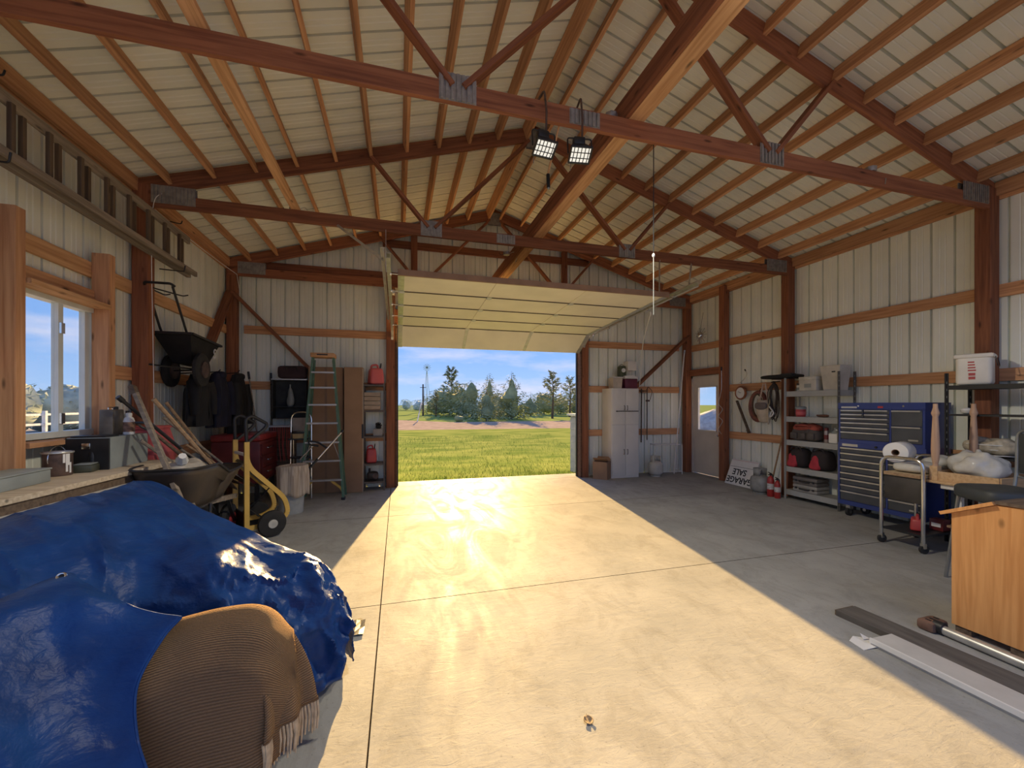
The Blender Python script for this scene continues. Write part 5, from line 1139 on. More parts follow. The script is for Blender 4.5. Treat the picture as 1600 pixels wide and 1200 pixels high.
# local text frame: x -> text right, y -> text up; rotated half a turn because the sign stands on its head
TF = S @ Matrix(((0, 0, -1, -0.002), (1, 0, 0, 0), (0, -1, 0, 0), (0, 0, 0, 1)))
M_INK = mat('black_ink', (0.015, 0.015, 0.016), 0.6)
text_mesh('lettering', 'GARAGE', 0.165, M_INK, t, TF @ Matrix.Translation((-0.02, -0.105, 0)), 0.0008, sx=0.93)
text_mesh('lettering', 'SALE', 0.165, M_INK, t, TF @ Matrix.Translation((0.03, -0.265, 0)), 0.0008, sx=0.93)
b = MB(); b.add([S @ Vector(v) for v in ((-0.002, -0.32, 0.355), (-0.002, 0.285, 0.355), (-0.002, 0.285, 0.361), (-0.002, -0.32, 0.361))], [(0, 1, 2, 3)]); b.build('rule_line', M_INK, t)
b = MB(); b.add([S @ Vector(v) for v in ((-0.002, -0.32, 0.485), (-0.002, 0.285, 0.485), (-0.002, 0.285, 0.489), (-0.002, -0.32, 0.489))], [(0, 1, 2, 3)]); b.build('rule_line', M_RED, t)
t = thing('propane_tank', 'grey propane tank standing in front of the garage sale sign', 'propane tank', (4.22, -2.42, 0)); propane(t, mat('tank_grey', (0.30, 0.30, 0.28), 0.45, var=0.15, scale=8))
def extinguisher(label, loc, k):
    t = thing('fire_extinguisher', label, 'fire extinguisher', loc, 0.3, 'fire extinguishers by the shelf')
    MB().lathe([(0.055 * k, 0), (0.062 * k, 0.01), (0.062 * k, 0.30 * k), (0.045 * k, 0.36 * k), (0.02 * k, 0.385 * k), (0.02 * k, 0.40 * k)], 20).build('cylinder', mat('extinguisher_red', (0.42, 0.035, 0.03), 0.35), t)
    MB().lathe([(0.0628 * k, 0.14 * k), (0.0628 * k, 0.25 * k)], 20).build('label_band', mat('label_white', (0.62, 0.60, 0.58), 0.5, var=0.2, scale=40), t)
    MB().rbox((0, 0, 0.42 * k), (0.05 * k, 0.03, 0.04 * k), 0.008).build('valve', M_DARK, t)
    MB().bar((0, 0, 0.44 * k), (-0.09 * k, 0, 0.47 * k), 0.02, 0.008).bar((0, 0, 0.425 * k), (-0.085 * k, 0, 0.42 * k), 0.02, 0.008).build('lever', M_DARK, t)
    MB().tube(catmull([(0.02, 0, 0.42 * k), (0.085 * k, 0, 0.38 * k), (0.08 * k, 0, 0.2 * k)], 5), 0.009, 6).build('hose', M_DARK, t)
extinguisher('larger fire extinguisher right of the grey propane tank', (4.20, -2.65, 0), 0.88)
extinguisher('smaller fire extinguisher against the steel shelf leg', (4.19, -2.785, 0), 0.74)
t = thing('push_broom', 'broom leaning on the wall between extinguishers and shelf', 'broom', (4.42, -2.45, 0))
MB().tube([(0, 0, 0.1), (0.09, -0.20, 1.22)], 0.013, 8).build('handle', M_HANDLE, t); MB().box((0.0, 0.0, 0.09), (0.05, 0.26, 0.05)).build('head', M_OLDDARK, t); MB().box((0, 0, 0.035), (0.045, 0.25, 0.07)).build('bristles', M_BLK, t); MB().tube([(0.088, -0.196, 1.18), (0.092, -0.204, 1.24)], 0.017, 8).build('grip', M_WHITE, t)

# grey steel shelf
t = thing('steel_shelf', 'grey steel shelving unit with five boards on the right wall', 'shelf', (4.44, -3.25, 0))
M_SHELF = mat('grey_enamel', (0.40, 0.40, 0.38), 0.45, 0.2, var=0.06, scale=5); M_POSTG = mat('shelf_post', (0.17, 0.16, 0.15), 0.5, 0.3, var=0.15, scale=9)
SHZ = (0.16, 0.535, 0.97, 1.35, 1.76)
for z in SHZ: MB().bx(-0.14, 0.16, -0.43, 0.41, z - 0.085, z).build('shelf_board', M_SHELF, t)
for x in (-0.145, 0.165):
    for y in (-0.435, 0.415):
        b = MB(); b.bx(x - 0.003, x + 0.003, y - 0.018, y + 0.018, 0, 2.03).bx(x - 0.018, x + 0.018, y - 0.003, y + 0.003, 0, 2.03)
        po = b.build('post', M_POSTG if y < 0 else M_SHELF, t)
        if y < 0:
            b = MB()
            for k in range(26): b.bx(x - 0.0045, x - 0.0030, y - 0.007, y + 0.007, 0.08 + k * 0.075, 0.105 + k * 0.075)
            b.build('slot_row', M_GALV, po)['kind'] = 'stuff'
# on the shelf
XS = 4.40
t = thing('small_jar', 'small white jar on the top board of the steel shelf', 'jar', (XS, -3.00, 1.761)); MB().lathe([(0.04, 0), (0.043, 0.005), (0.043, 0.09), (0.035, 0.1)], 18).build('jar', M_WHITE, t); MB().lathe([(0.04, 0.098), (0.04, 0.125), (0, 0.127)], 18).build('lid', M_DARK, t); MB().lathe([(0.0437, 0.02), (0.0437, 0.06)], 18).build('label_band', M_GREYBOX, t)
t = boxthing('storage_box', 'white lidded storage box on the top board of the steel shelf', 'box', (4.43, -3.20, 1.761), (0.24, 0.27, 0.17), mat('box_white', (0.66, 0.63, 0.55), 0.6), 0, 0.05)
MB().bx(-0.122, -0.1205, -0.06, 0.05, 0.05, 0.11).build('label_patch', M_GREYBOX, t)
t = thing('waste_basket', 'tall white rectangular waste basket on the top board of the steel shelf', 'waste basket', (4.43, -3.54, 1.761))
b = MB(); b.add([(-0.09, -0.11, 0), (0.09, -0.11, 0), (0.09, 0.11, 0), (-0.09, 0.11, 0), (-0.11, -0.145, 0.36), (0.11, -0.145, 0.36), (0.11, 0.145, 0.36), (-0.11, 0.145, 0.36)], [(3, 2, 1, 0), (0, 1, 5, 4), (1, 2, 6, 5), (2, 3, 7, 6), (3, 0, 4, 7)])
o = b.build('basket', mat('basket_white', (0.60, 0.56, 0.48), 0.45), t); o.modifiers.new('thick', 'SOLIDIFY').thickness = 0.004
b = MB(); b.tube([(-0.11, -0.145, 0.36), (0.11, -0.145, 0.36), (0.11, 0.145, 0.36), (-0.11, 0.145, 0.36)], 0.008, 6, closed=True); b.build('rim', MATS['basket_white'], t); MB().box((-0.108, -0.05, 0.27), (0.008, 0.05, 0.02), (0, -0.07, 0)).build('mark', M_DARK, t)
t = thing('red_jar', 'red tub with a cloudy lid on the second board down', 'tub', (XS, -3.02, 1.351)); MB().lathe([(0.06, 0), (0.065, 0.01), (0.072, 0.11), (0.07, 0.12)], 20).build('tub', M_RED, t); MB().lathe([(0.076, 0.118), (0.078, 0.15), (0.06, 0.165), (0, 0.166)], 20).build('lid', M_GREYBOX, t); MB().lathe([(0.0705, 0.03), (0.0735, 0.08)], 20).build('label_band', M_PINK, t)
t = thing('rag_ball', 'crumpled brown rag alone on the second board down', 'rag', (4.42, -3.36, 1.351)); b = MB(); lump(b, (0, 0, 0.02), (0.12, 0.16, 0.045), 0.9, 0.9, 0.015, 25); b.build('cloth', mat('brown_rag', (0.24, 0.12, 0.08), 0.9), t); MB().tube([(0, 0.06, 0.02), (-0.01, 0.09, 0.03)], [0.02, 0.01], 6).build('corner', MATS['brown_rag'], t)
t = thing('red_tool_bag', 'wide red and grey tool bag on the third board down', 'tool bag', (4.42, -3.13, 0.971))
b = MB(); lump(b, (0, 0, 0.10), (0.26, 0.46, 0.20), 0.5, 0.5, 0.02, 10, 26, 14, 0.1); b.build('base', mat('grey_cloth', (0.12, 0.10, 0.09), 0.9, var=0.2, scale=12), t)
b = MB(); lump(b, (0, 0, 0.21), (0.25, 0.45, 0.13), 0.8, 0.6, 0.025, 12, 26, 12, 0.2); b.build('flap', mat('red_cloth', (0.42, 0.09, 0.06), 0.85, var=0.2, scale=12), t)
for k in range(3): MB().rbox((-0.13, -0.14 + k * 0.14, 0.08), (0.03, 0.11, 0.1), 0.012).build('pocket', MATS['grey_cloth'], t)
MB().tube(rounded([(-0.11, -0.12, 0.22), (-0.15, -0.10, 0.25), (-0.15, 0.1, 0.25), (-0.11, 0.12, 0.22)], 0.03), 0.012, 6).build('handle', MATS['red_cloth'], t)
t = thing('spray_can', 'slim spray can with a red band on the third board down', 'spray can', (4.36, -3.46, 0.971)); MB().lathe([(0.030, 0), (0.032, 0.004), (0.032, 0.17), (0.022, 0.19)], 18).build('body', mat('can_grey', (0.36, 0.30, 0.28), 0.35, 0.3), t); MB().lathe([(0.026, 0.185), (0.026, 0.225), (0, 0.228)], 16).build('cap', M_DRED, t); MB().lathe([(0.0325, 0.05), (0.0325, 0.12)], 18).build('label_band', M_DRED, t)
t = thing('white_jug', 'squat white jug with a cap on the third board down', 'jug', (4.38, -3.58, 0.971)); MB().rbox((0, 0, 0.075), (0.13, 0.13, 0.15), 0.02).build('body', M_WHITE, t); MB().lathe([(0.06, 0.145), (0.035, 0.185), (0.022, 0.2), (0.022, 0.23), (0, 0.232)], 16).build('neck', M_GREYBOX, t); MB().tube(rounded([(-0.03, -0.05, 0.15), (-0.03, -0.075, 0.17), (-0.03, -0.05, 0.2), (-0.01, -0.015, 0.2)], 0.02), 0.012, 6).build('handle', M_WHITE, t)
for lab, y in (('black and red duffel bag at the left end of the fourth board down', -3.00), ('black and red duffel bag at the right end of the fourth board down', -3.36)):
    t = thing('duffel_bag', lab, 'bag', (4.43, y, 0.536))
    b = MB(); lump(b, (0, 0, 0.155), (0.28, 0.31, 0.31), 0.6, 0.6, 0.018, 9, 24, 14, 0.1, y); b.build('body', mat('black_cloth', (0.030, 0.022, 0.022), 0.85), t)
    b = MB(); lump(b, (-0.09, 0.05, 0.115), (0.16, 0.22, 0.23), 0.6, 0.7, 0.02, 12, 20, 12, 0.45, y + 3); b.build('side_pocket', mat('bright_red_cloth', (0.50, 0.04, 0.06), 0.8, var=0.15, scale=9), t)
    MB().tube(rounded([(-0.1, -0.1, 0.27), (-0.12, -0.08, 0.33), (-0.12, 0.06, 0.33), (-0.1, 0.09, 0.27)], 0.03), 0.012, 6).build('handle', MATS['black_cloth'], t)
def hardcase(label, z, m):
    t = thing('hard_case', label, 'tool case', (4.43, -3.16, z), 0, 'cases on the bottom board')
    MB().rbox((0, 0, 0.028), (0.26, 0.40, 0.056), 0.015).build('lower_shell', m, t); MB().rbox((0, 0, 0.088), (0.26, 0.40, 0.056), 0.015).build('upper_shell', m, t)
    MB().tube(rounded([(-0.125, -0.08, 0.05), (-0.155, -0.07, 0.05), (-0.155, 0.07, 0.05), (-0.125, 0.08, 0.05)], 0.02), 0.009, 6).build('handle', M_DARK, t)
    for s in (-1, 1): MB().rbox((-0.132, s * 0.14, 0.058), (0.012, 0.035, 0.03), 0.004).build('latch', M_DARK, t)
hardcase('pale grey tool case at the very bottom of the steel shelf', 0.161, mat('case_grey', (0.34, 0.32, 0.29), 0.5)); hardcase('darker tool case stacked on the pale one in the steel shelf', 0.279, mat('case_dark', (0.16, 0.14, 0.13), 0.5))

# blue tool chest
M_BLUE = mat('tool_blue', (0.035, 0.06, 0.24), 0.35, 0.1, var=0.08, scale=4, coat=0.2); M_DRAW = mat('drawer_dark', (0.075, 0.08, 0.09), 0.45, 0.1, var=0.12, scale=6); M_TRIM = mat('drawer_trim', (0.62, 0.62, 0.60), 0.3, 0.8)
t = thing('roller_cabinet', 'blue steel roller tool cabinet with dark drawers and silver pulls', 'tool cabinet', (4.36, -4.285, 0))
XF = -0.21
MB().bx(XF, 0.22, -0.495, 0.495, 0.16, 1.02).build('carcass', M_BLUE, t)
def drawer(t, y0, y1, z0, z1):
    d_ = MB().rbox((XF - 0.008, (y0 + y1) / 2, (z0 + z1) / 2), (0.016, y1 - y0, z1 - z0), 0.003, 1).build('drawer', M_DRAW, t)
    b = MB(); b.bar((XF - 0.024, y0 + 0.01, z1 - 0.012), (XF - 0.024, y1 - 0.01, z1 - 0.012), 0.022, 0.018); b.build('pull', M_TRIM, d_)
zz = [0.88, 0.79, 0.70, 0.61, 0.525, 0.44, 0.355, 0.22]
z_top = 0.955
for z in zz: drawer(t, -0.085, 0.465, z + 0.006, z_top); z_top = z
zz = [0.88, 0.80, 0.70, 0.56, 0.44, 0.355, 0.22]; z_top = 0.955
for z in zz: drawer(t, -0.465, -0.115, z + 0.006, z_top); z_top = z
MB().bx(XF - 0.012, XF, -0.495, 0.495, 0.96, 1.02).build('top_band', M_BLUE, t); MB().bx(XF - 0.012, XF, -0.495, 0.495, 0.16, 0.215).build('base_band', M_BLUE, t); MB().bx(XF - 0.014, XF, -0.11, -0.09, 0.21, 0.96).build('divider', M_BLUE, t)
for y in (-0.49, 0.485): MB().bx(XF - 0.014, XF, y - 0.012, y + 0.012, 0.16, 1.02).build('corner_post', M_BLUE, t)
MB().bx(XF - 0.016, XF - 0.012, 0.24, 0.44, 0.972, 1.005).build('name_plate', M_TRIM, t); MB().bx(XF - 0.022, XF - 0.016, -0.44, -0.34, 0.25, 0.27).build('name_plate', M_TRIM, t)
MB().disc((XF - 0.02, 0.02, 0.99), (1, 0, 0), 0.014, 0.016).build('lock', M_DARK, t)
for x in (-0.15, 0.16):
    for y in (-0.42, 0.40):
        w = MB().disc((x, y, 0.058), (0, 1, 0) if x < 0 else (1, 0, 0), 0.057, 0.035, 18).build('caster', M_RUBBER, t); MB().bx(x - 0.025, x + 0.025, y - 0.026, y + 0.026, 0.09, 0.16).disc((x, y, 0.058), (0, 1, 0) if x < 0 else (1, 0, 0), 0.022, 0.05, 12).build('caster_fork', M_STEEL, w)
t = thing('top_chest', 'blue steel top tool chest standing on the roller cabinet', 'tool chest', (4.36, -4.285, 1.021))
MB().bx(XF, 0.22, -0.49, 0.49, 0, 0.54).build('carcass', M_BLUE, t)
MB().bx(XF - 0.014, 0.225, -0.495, 0.495, 0.465, 0.55).build('lid', M_BLUE, t)
zt_ = 0.455
for z in (0.40, 0.345, 0.285, 0.22, 0.155, 0.045): drawer(t, -0.125, 0.46, z + 0.006, zt_) if z < 0.3 else [drawer(t, a, c, z + 0.006, zt_) for a, c in ((-0.125, 0.16), (0.17, 0.46))]; zt_ = z
zt_ = 0.455
for z in (0.255, 0.045): drawer(t, -0.465, -0.15, z + 0.006, zt_); zt_ = z
MB().bx(XF - 0.014, XF, -0.148, -0.128, 0.03, 0.465).build('divider', M_BLUE, t); MB().bx(XF - 0.012, XF, -0.49, 0.49, 0, 0.04).build('base_band', M_BLUE, t)
for y in (-0.48, 0.475): MB().bx(XF - 0.014, XF, y - 0.012, y + 0.012, 0, 0.47).build('corner_post', M_BLUE, t)
MB().bx(XF - 0.018, XF - 0.014, 0.25, 0.45, 0.475, 0.50).build('name_plate', M_TRIM, t); MB().bx(XF - 0.022, XF - 0.016, -0.43, -0.33, 0.08, 0.10).build('name_plate', M_TRIM, t); MB().bx(XF - 0.018, XF - 0.014, -0.06, 0.0, 0.48, 0.505).build('red_badge', M_RED, t)
for y in (0.23, -0.28): MB().disc((XF - 0.016, y, 0.505), (1, 0, 0), 0.012, 0.01).build('lock', M_STEEL, t)

# rolling cart with chrome loops
t = thing('rolling_cart', 'chrome looped rolling cart with black shelves on casters', 'cart', (3.70, -4.98, 0))
for x in (-0.31, 0.25):
    MB().tube(rounded([(x, 0.185, 0.10), (x, 0.185, 0.97), (x, -0.195, 0.97), (x, -0.195, 0.10)], 0.10, 6), 0.018, 10).build('loop_frame', M_STEEL, t)
    for y in (0.185, -0.195):
        w = MB().disc((x + 0.01, y, 0.046), (0.3, 1, 0), 0.044, 0.026, 18).build('caster', M_RUBBER, t); MB().bx(x - 0.015, x + 0.02, y - 0.02, y + 0.02, 0.055, 0.11).build('caster_fork', M_STEEL, w)
MB().bx(-0.30, 0.24, -0.18, 0.17, 0.16, 0.185).build('lower_shelf', M_DARK, t); MB().bx(-0.30, 0.24, -0.18, 0.17, 0.74, 0.77).build('upper_shelf', M_DARK, t)
MB().rbox((-0.295, -0.005, 0.63), (0.02, 0.33, 0.25), 0.006).build('end_panel', mat('brown_black_panel', (0.055, 0.047, 0.04), 0.55, var=0.2, scale=5), t)
t = thing('pale_plank', 'short pale plank lying on the cart under the plastic sheet', 'plank', (3.68, -4.98, 0.771)); MB().bx(-0.29, 0.22, -0.17, 0.16, 0, 0.035).build('board', wood('pale_plank_wood', (0.66, 0.52, 0.32), (0.48, 0.35, 0.2)), t); MB().bx(-0.292, -0.29, -0.17, 0.16, 0, 0.035).build('end_grain', M_HANDLE, t)
t = thing('paper_roll', 'white paper roll lying on the cart with its dark core showing', 'paper roll', (3.62, -4.83, 0.807))
MB().lathe([(0.036, -0.14), (0.108, -0.14), (0.112, -0.135), (0.112, 0.135), (0.108, 0.14), (0.036, 0.14), (0.036, -0.14)], 30, Matrix.Translation((0, 0, 0.205)) @ Matrix.Rotation(0.30, 4, 'Z') @ Matrix.Rotation(PI / 2, 4, 'Y'), True, False).build('roll', M_WHITE, t); MB().lathe([(0.031, -0.138), (0.036, -0.138), (0.036, 0.138), (0.031, 0.138), (0.031, -0.138)], 18, Matrix.Translation((0, 0, 0.205)) @ Matrix.Rotation(0.30, 4, 'Z') @ Matrix.Rotation(PI / 2, 4, 'Y'), True, False).build('core', M_CARD, t)
M_FILM = mat('plastic_film', (0.62, 0.60, 0.54), 0.25, var=0.1, scale=9, bump=0.7, bscale=12)
t = thing('plastic_sheet', 'crumpled clear plastic sheet under the paper roll on the cart', 'plastic sheet', (3.68, -4.98, 0.807))
b = MB(); lump(b, (0, 0, 0.055), (0.50, 0.32, 0.125), 0.7, 0.6, 0.022, 12, 36, 16); b.build('film', M_FILM, t); b = MB(); lump(b, (0.2, -0.06, 0.11), (0.3, 0.24, 0.14), 0.9, 0.8, 0.03, 12, 24, 12, 0, 3); b.build('bunched_end', M_FILM, t)
gas_can('gas_can', 'small red gas can on the lower shelf of the rolling cart', (3.58, -5.02, 0.186), (0.20, 0.13, 0.17), 0.5, M_RED)
t = thing('red_carton', 'small red carton further back on the lower cart shelf', 'carton', (3.82, -5.08, 0.186)); MB().rbox((0, 0, 0.06), (0.12, 0.12, 0.12), 0.006).build('carton', M_DRED, t); MB().bx(-0.0615, -0.06, -0.04, 0.04, 0.04, 0.08).build('label_patch', M_WHITE, t)
# low white stand carrying an upturned wooden table
t = thing('white_stand', 'low white stand under the upturned wooden table', 'stand', (3.80, -5.44, 0))
MB().rbox((0, 0, 0.715), (0.62, 0.36, 0.05), 0.006).build('top', M_WHITE, t); MB().bx(-0.27, 0.27, -0.15, 0.15, 0.30, 0.32).build('shelf', M_CARD, t)
for x in (-0.06, 0.28):
    for y in (-0.15, 0.15): MB().bx(x - 0.02, x + 0.02, y - 0.02, y + 0.02, 0, 0.69).build('leg', M_WHITE, t)
for k in range(3): MB().tube([(-0.2 + k * 0.05, -0.1, 0.32), (-0.22 + k * 0.04, -0.12, 0.66)], 0.008, 6).build('dowel', M_STEEL, t)
t = thing('upturned_table', 'small wooden table lying upside down, turned legs pointing up', 'table', (3.80, -5.44, 0.741))
M_MAPLE = wood('maple', (0.62, 0.42, 0.23), (0.48, 0.30, 0.15), 0.05, knots=False); M_TURN = wood('turned_wood', (0.55, 0.36, 0.24), (0.42, 0.26, 0.17), 0.05, knots=False, axis='z')
MB().rbox((0, 0, 0.013), (0.70, 0.60, 0.026), 0.006).build('top', M_MAPLE, t)
for x in (-0.29, 0.29): MB().bx(x - 0.012, x + 0.012, -0.24, 0.24, 0.026, 0.12).build('apron', M_MAPLE, t)
for y in (-0.24, 0.24): MB().bx(-0.29, 0.29, y - 0.012, y + 0.012, 0.026, 0.12).build('apron', M_MAPLE, t)
for x, y in ((-0.28, 0.235), (0.36 - 0.06, 0.225)):
    lg = MB().bx(x - 0.032, x + 0.032, y - 0.032, y + 0.032, 0.026, 0.17).build('leg_block', M_MAPLE, t)
    MB().lathe([(0.026, 0.17), (0.020, 0.185), (0.022, 0.20), (0.030, 0.24), (0.034, 0.34), (0.032, 0.45), (0.025, 0.62), (0.022, 0.68), (0.031, 0.705), (0.033, 0.72), (0.026, 0.745), (0.020, 0.775), (0.019, 0.815), (0, 0.815)], 20, Matrix.Translation((x, y, 0))).build('turned_leg', M_TURN, t)
t = thing('plastic_bag', 'puffed grey plastic bag lying in the upturned table', 'plastic bag', (3.76, -5.42, 0.768))
b = MB(); lump(b, (0, 0, 0.14), (0.42, 0.38, 0.30), 0.9, 0.9, 0.055, 13, 40, 26); b.build('bag', M_FILM, t); b = MB(); b.tube([(0.0, 0.0, 0.27), (0.03, 0.02, 0.32)], [0.04, 0.015], 8); b.build('gathered_neck', M_FILM, t)

# black shelving at the right edge with a bucket
t = thing('black_shelf', 'black slotted shelving unit at the right edge behind the stools', 'shelf', (4.33, -5.66, 0))
for z in (0.25, 0.99, 1.44, 1.76): MB().bx(-0.20, 0.20, -0.68, 0.68, z - 0.045 if z > 1.7 or z < 0.5 else z - 0.02, z).build('shelf_board', M_DARK, t)
for x in (-0.2, 0.2):
    for y in (-0.685, 0.685):
        b = MB(); b.bx(x - 0.003, x + 0.003, y - 0.018, y + 0.018, 0, 1.90).bx(x - 0.018, x + 0.018, y - 0.003, y + 0.003, 0, 1.90); po = b.build('post', M_DARK, t)
        if y > 0:
            b = MB()
            for k in range(22): b.bx(x - 0.0045, x - 0.003, y - 0.006, y + 0.006, 0.1 + k * 0.08, 0.125 + k * 0.08)
            b.build('slot_row', M_GALV, po)['kind'] = 'stuff'
t = thing('white_bucket', 'white square bucket with red printing on the black shelf', 'bucket', (4.30, -5.13, 1.761), 0.35)
M_BUCK = mat('bucket_white', (0.74, 0.70, 0.62), 0.45, var=0.05)
b = MB(); b.rbox((0, 0, 0.17), (0.27, 0.27, 0.34), 0.035, 3); o = b.build('bucket', M_BUCK, t)
MB().rbox((0, 0, 0.315), (0.30, 0.30, 0.05), 0.02).build('lid_rim', M_BUCK, t)
b = MB(); b.bx(-0.1375, -0.1355, -0.015, 0.035, 0.10, 0.13).bx(-0.1375, -0.1355, -0.015, 0.035, 0.06, 0.09)
for k in range(4): b.bx(-0.1375, -0.1355, -0.02 + 0.004 * k, 0.04, 0.15 + 0.03 * k, 0.165 + 0.03 * k)
b.build('red_print', M_RED, t); MB().tube(rounded([(-0.10, -0.155, 0.30), (-0.12, -0.17, 0.20), (0.1, -0.17, 0.20), (0.12, -0.155, 0.30)], 0.05), 0.004, 6).build('bail', M_DARK, t)
t = thing('white_ball', 'small white ball on the middle black shelf', 'ball', (4.22, -5.10, 1.441)); b = MB(); lump(b, (0, 0, 0.036), (0.10, 0.10, 0.072), 1, 1); b.build('ball', M_WHITE, t); MB().lathe([(0.0505, 0.033), (0.0505, 0.039)], 20).build('seam', M_GREYBOX, t)
t = thing('basket_of_cloth', 'wire basket with crumpled cream cloth on the lower black shelf', 'basket', (4.28, -5.28, 0.991)); b = MB(); lump(b, (0, 0, 0.10), (0.3, 0.42, 0.18), 0.8, 0.8, 0.04, 11, 30, 16); b.build('cloth', mat('cream_cloth', (0.55, 0.48, 0.36), 0.85, var=0.25, scale=14, bump=0.6, bscale=16), t)
b = MB()
for z, r in ((0.02, 0.15), (0.08, 0.17), (0.13, 0.185)): b.tube([(r * 0.85 * math.cos(a), r * 1.2 * math.sin(a), z) for a in [k * 2 * PI / 24 for k in range(24)]], 0.005, 5, closed=True)
b.build('basket_rings', M_WHITE, t)
# bar stools
def stool(label, loc, rz):
    t = thing('bar_stool', label, 'stool', loc, rz, 'black bar stools')
    b = MB(); lump(b, (0, 0, 0.80), (0.44, 0.44, 0.13), 0.4, 0.4, 0.0); b.build('seat', mat('stool_vinyl', (0.05, 0.055, 0.055), 0.55, var=0.1, scale=9), t)
    M_TUBE = mat('stool_tube', (0.30, 0.31, 0.31), 0.35, 0.6)
    MB().tube(rounded([(-0.22, 0.19, 0.80), (-0.25, 0.20, 0.96), (-0.26, 0.21, 1.33), (-0.26, -0.21, 1.33), (-0.25, -0.20, 0.96), (-0.22, -0.19, 0.80)], 0.09, 5), 0.013, 10).build('back_loop', M_TUBE, t)
    MB().tube(rounded([(-0.255, 0.19, 0.93), (-0.25, 0.0, 0.91), (-0.255, -0.19, 0.93)], 0.05, 5), 0.011, 8).build('back_crossbar', M_TUBE, t)
    b = MB(); b.rbox((-0.262, 0, 1.13), (0.012, 0.38, 0.34), 0.006); b.build('back_panel', MATS['stool_vinyl'], t)
    for x in (-0.19, 0.19):
        for y in (-0.19, 0.19): MB().tube([(x * 0.9, y * 0.9, 0.75), (x * 1.2, y * 1.2, 0.0)], 0.014, 8).build('leg', M_TUBE, t)
    MB().tube([(0.2, 0.2, 0.3), (0.2, -0.2, 0.3), (-0.2, -0.2, 0.3), (-0.2, 0.2, 0.3)], 0.010, 8, closed=True).build('foot_ring', M_TUBE, t)
stool('black bar stool nearer the upturned table', (2.97, -5.93, 0), 2.61)
stool('black bar stool partly cut by the right edge of the picture', (3.35, -6.40, 0), 2.45)
# lectern-like wooden box
t = thing('wooden_lectern', 'orange pine lectern with a sloping top at the right edge', 'lectern', (2.10, -6.40, 0))
M_LECT = wood('orange_pine', (0.72, 0.36, 0.13), (0.56, 0.25, 0.08), 0.02, axis='z')
prof = [(0.185, 0.05), (0.185, 0.805), (-0.03, 0.905), (-0.18, 0.915), (-0.18, 0.05)]
for x in (-0.29, 0.27):
    b = MB(); vs = [(x, y, z) for y, z in prof] + [(x + 0.02, y, z) for y, z in prof]; n = 5
    b.add(vs, [tuple(range(n)), tuple(reversed(range(n, 2 * n)))] + [(i, (i + 1) % n, n + (i + 1) % n, n + i) for i in range(n)]); b.build('side_panel', M_LECT, t)
MB().bx(-0.27, 0.27, 0.165, 0.185, 0.05, 0.80).build('front_panel', M_LECT, t); MB().bx(-0.27, 0.27, -0.18, 0.165, 0.05, 0.07).build('bottom_panel', M_LECT, t); MB().bx(-0.27, 0.27, -0.18, 0.165, 0.45, 0.468).build('inner_shelf', M_LECT, t)
MB().bar((0, 0.235, 0.795), (0, -0.03, 0.922), 0.64, 0.022, (0, 0.43, 0.9)).build('sloping_top', M_LECT, t); MB().bx(-0.30, 0.30, -0.19, -0.03, 0.917, 0.937).build('flat_top', M_OLDDARK, t)
for x in (-0.24, 0.24):
    for y in (-0.13, 0.13): MB().bx(x - 0.04, x + 0.04, y - 0.04, y + 0.04, 0, 0.05).build('foot', M_OLDDARK, t)
# timbers and pipe on the floor
t = thing('grey_timber', 'dark grey timber lying on the floor beside the lectern', 'timber', (1.41, -7.0, 0)); MB().bar((-0.06, 1.15, 0.02), (0.06, -1.3, 0.02), 0.20, 0.04).build('timber', mat('dark_timber', (0.13, 0.115, 0.10), 0.8, var=0.2, scale=3, stretch=(6, 1, 1)), t); MB().bar((-0.062, 1.15, 0.02), (-0.0625, 1.16, 0.02), 0.19, 0.036).build('end_face', M_OLDDARK, t)
t = thing('white_trim_board', 'long pale trim board lying at the edge of the sunlit floor', 'board', (1.18, -7.05, 0)); MB().bar((0.0, 0.86, 0.022), (0.02, -1.3, 0.022), 0.19, 0.044).build('board', mat('pale_board', (0.56, 0.54, 0.50), 0.5, var=0.06), t); MB().bar((-0.10, 0.86, 0.034), (-0.08, -1.3, 0.034), 0.012, 0.03).build('lip', M_WHITE, t)
t = thing('steel_pipe', 'grey pipe with a rusty bracket lying in front of the lectern', 'pipe', (1.68, -7.0, 0)); MB().tube([(0, 0.80, 0.035), (-0.06, -1.2, 0.035)], 0.03, 12).build('pipe', M_GALV, t)
b = MB(); b.rbox((0.02, 0.83, 0.035), (0.16, 0.10, 0.07), 0.02); b.build('bracket', mat('rusty_bracket', (0.20, 0.11, 0.075), 0.7, var=0.25, scale=12), t); MB().disc((0, 0.78, 0.042), (0, 1, 0), 0.04, 0.05).build('pipe_collar', M_DARK, t)
for k in range(3): MB().box((-0.02 + k * 0.04, 0.83, 0.071), (0.014, 0.03, 0.003)).build('bracket_slot', M_DARK, t)
t = thing('paper_scrap', 'torn white paper scrap at the end of the pale trim board', 'paper', (1.06, -6.17, 0.0)); b = MB(); b.add([(-0.08, -0.05, 0.002), (0.07, -0.06, 0.012), (0.08, 0.04, 0.004), (0.0, 0.07, 0.014), (-0.06, 0.05, 0.003), (0, 0, 0.010)], [(0, 1, 5), (1, 2, 5), (2, 3, 5), (3, 4, 5), (4, 0, 5)]); o = b.build('sheet', M_WHITE, t); o.modifiers.new('thick', 'SOLIDIFY').thickness = 0.002; MB().add([(0.02, 0.02, 0.014), (0.08, 0.02, 0.012), (0.05, 0.06, 0.03)], [(0, 1, 2)]).build('curled_corner', M_WHITE, t)
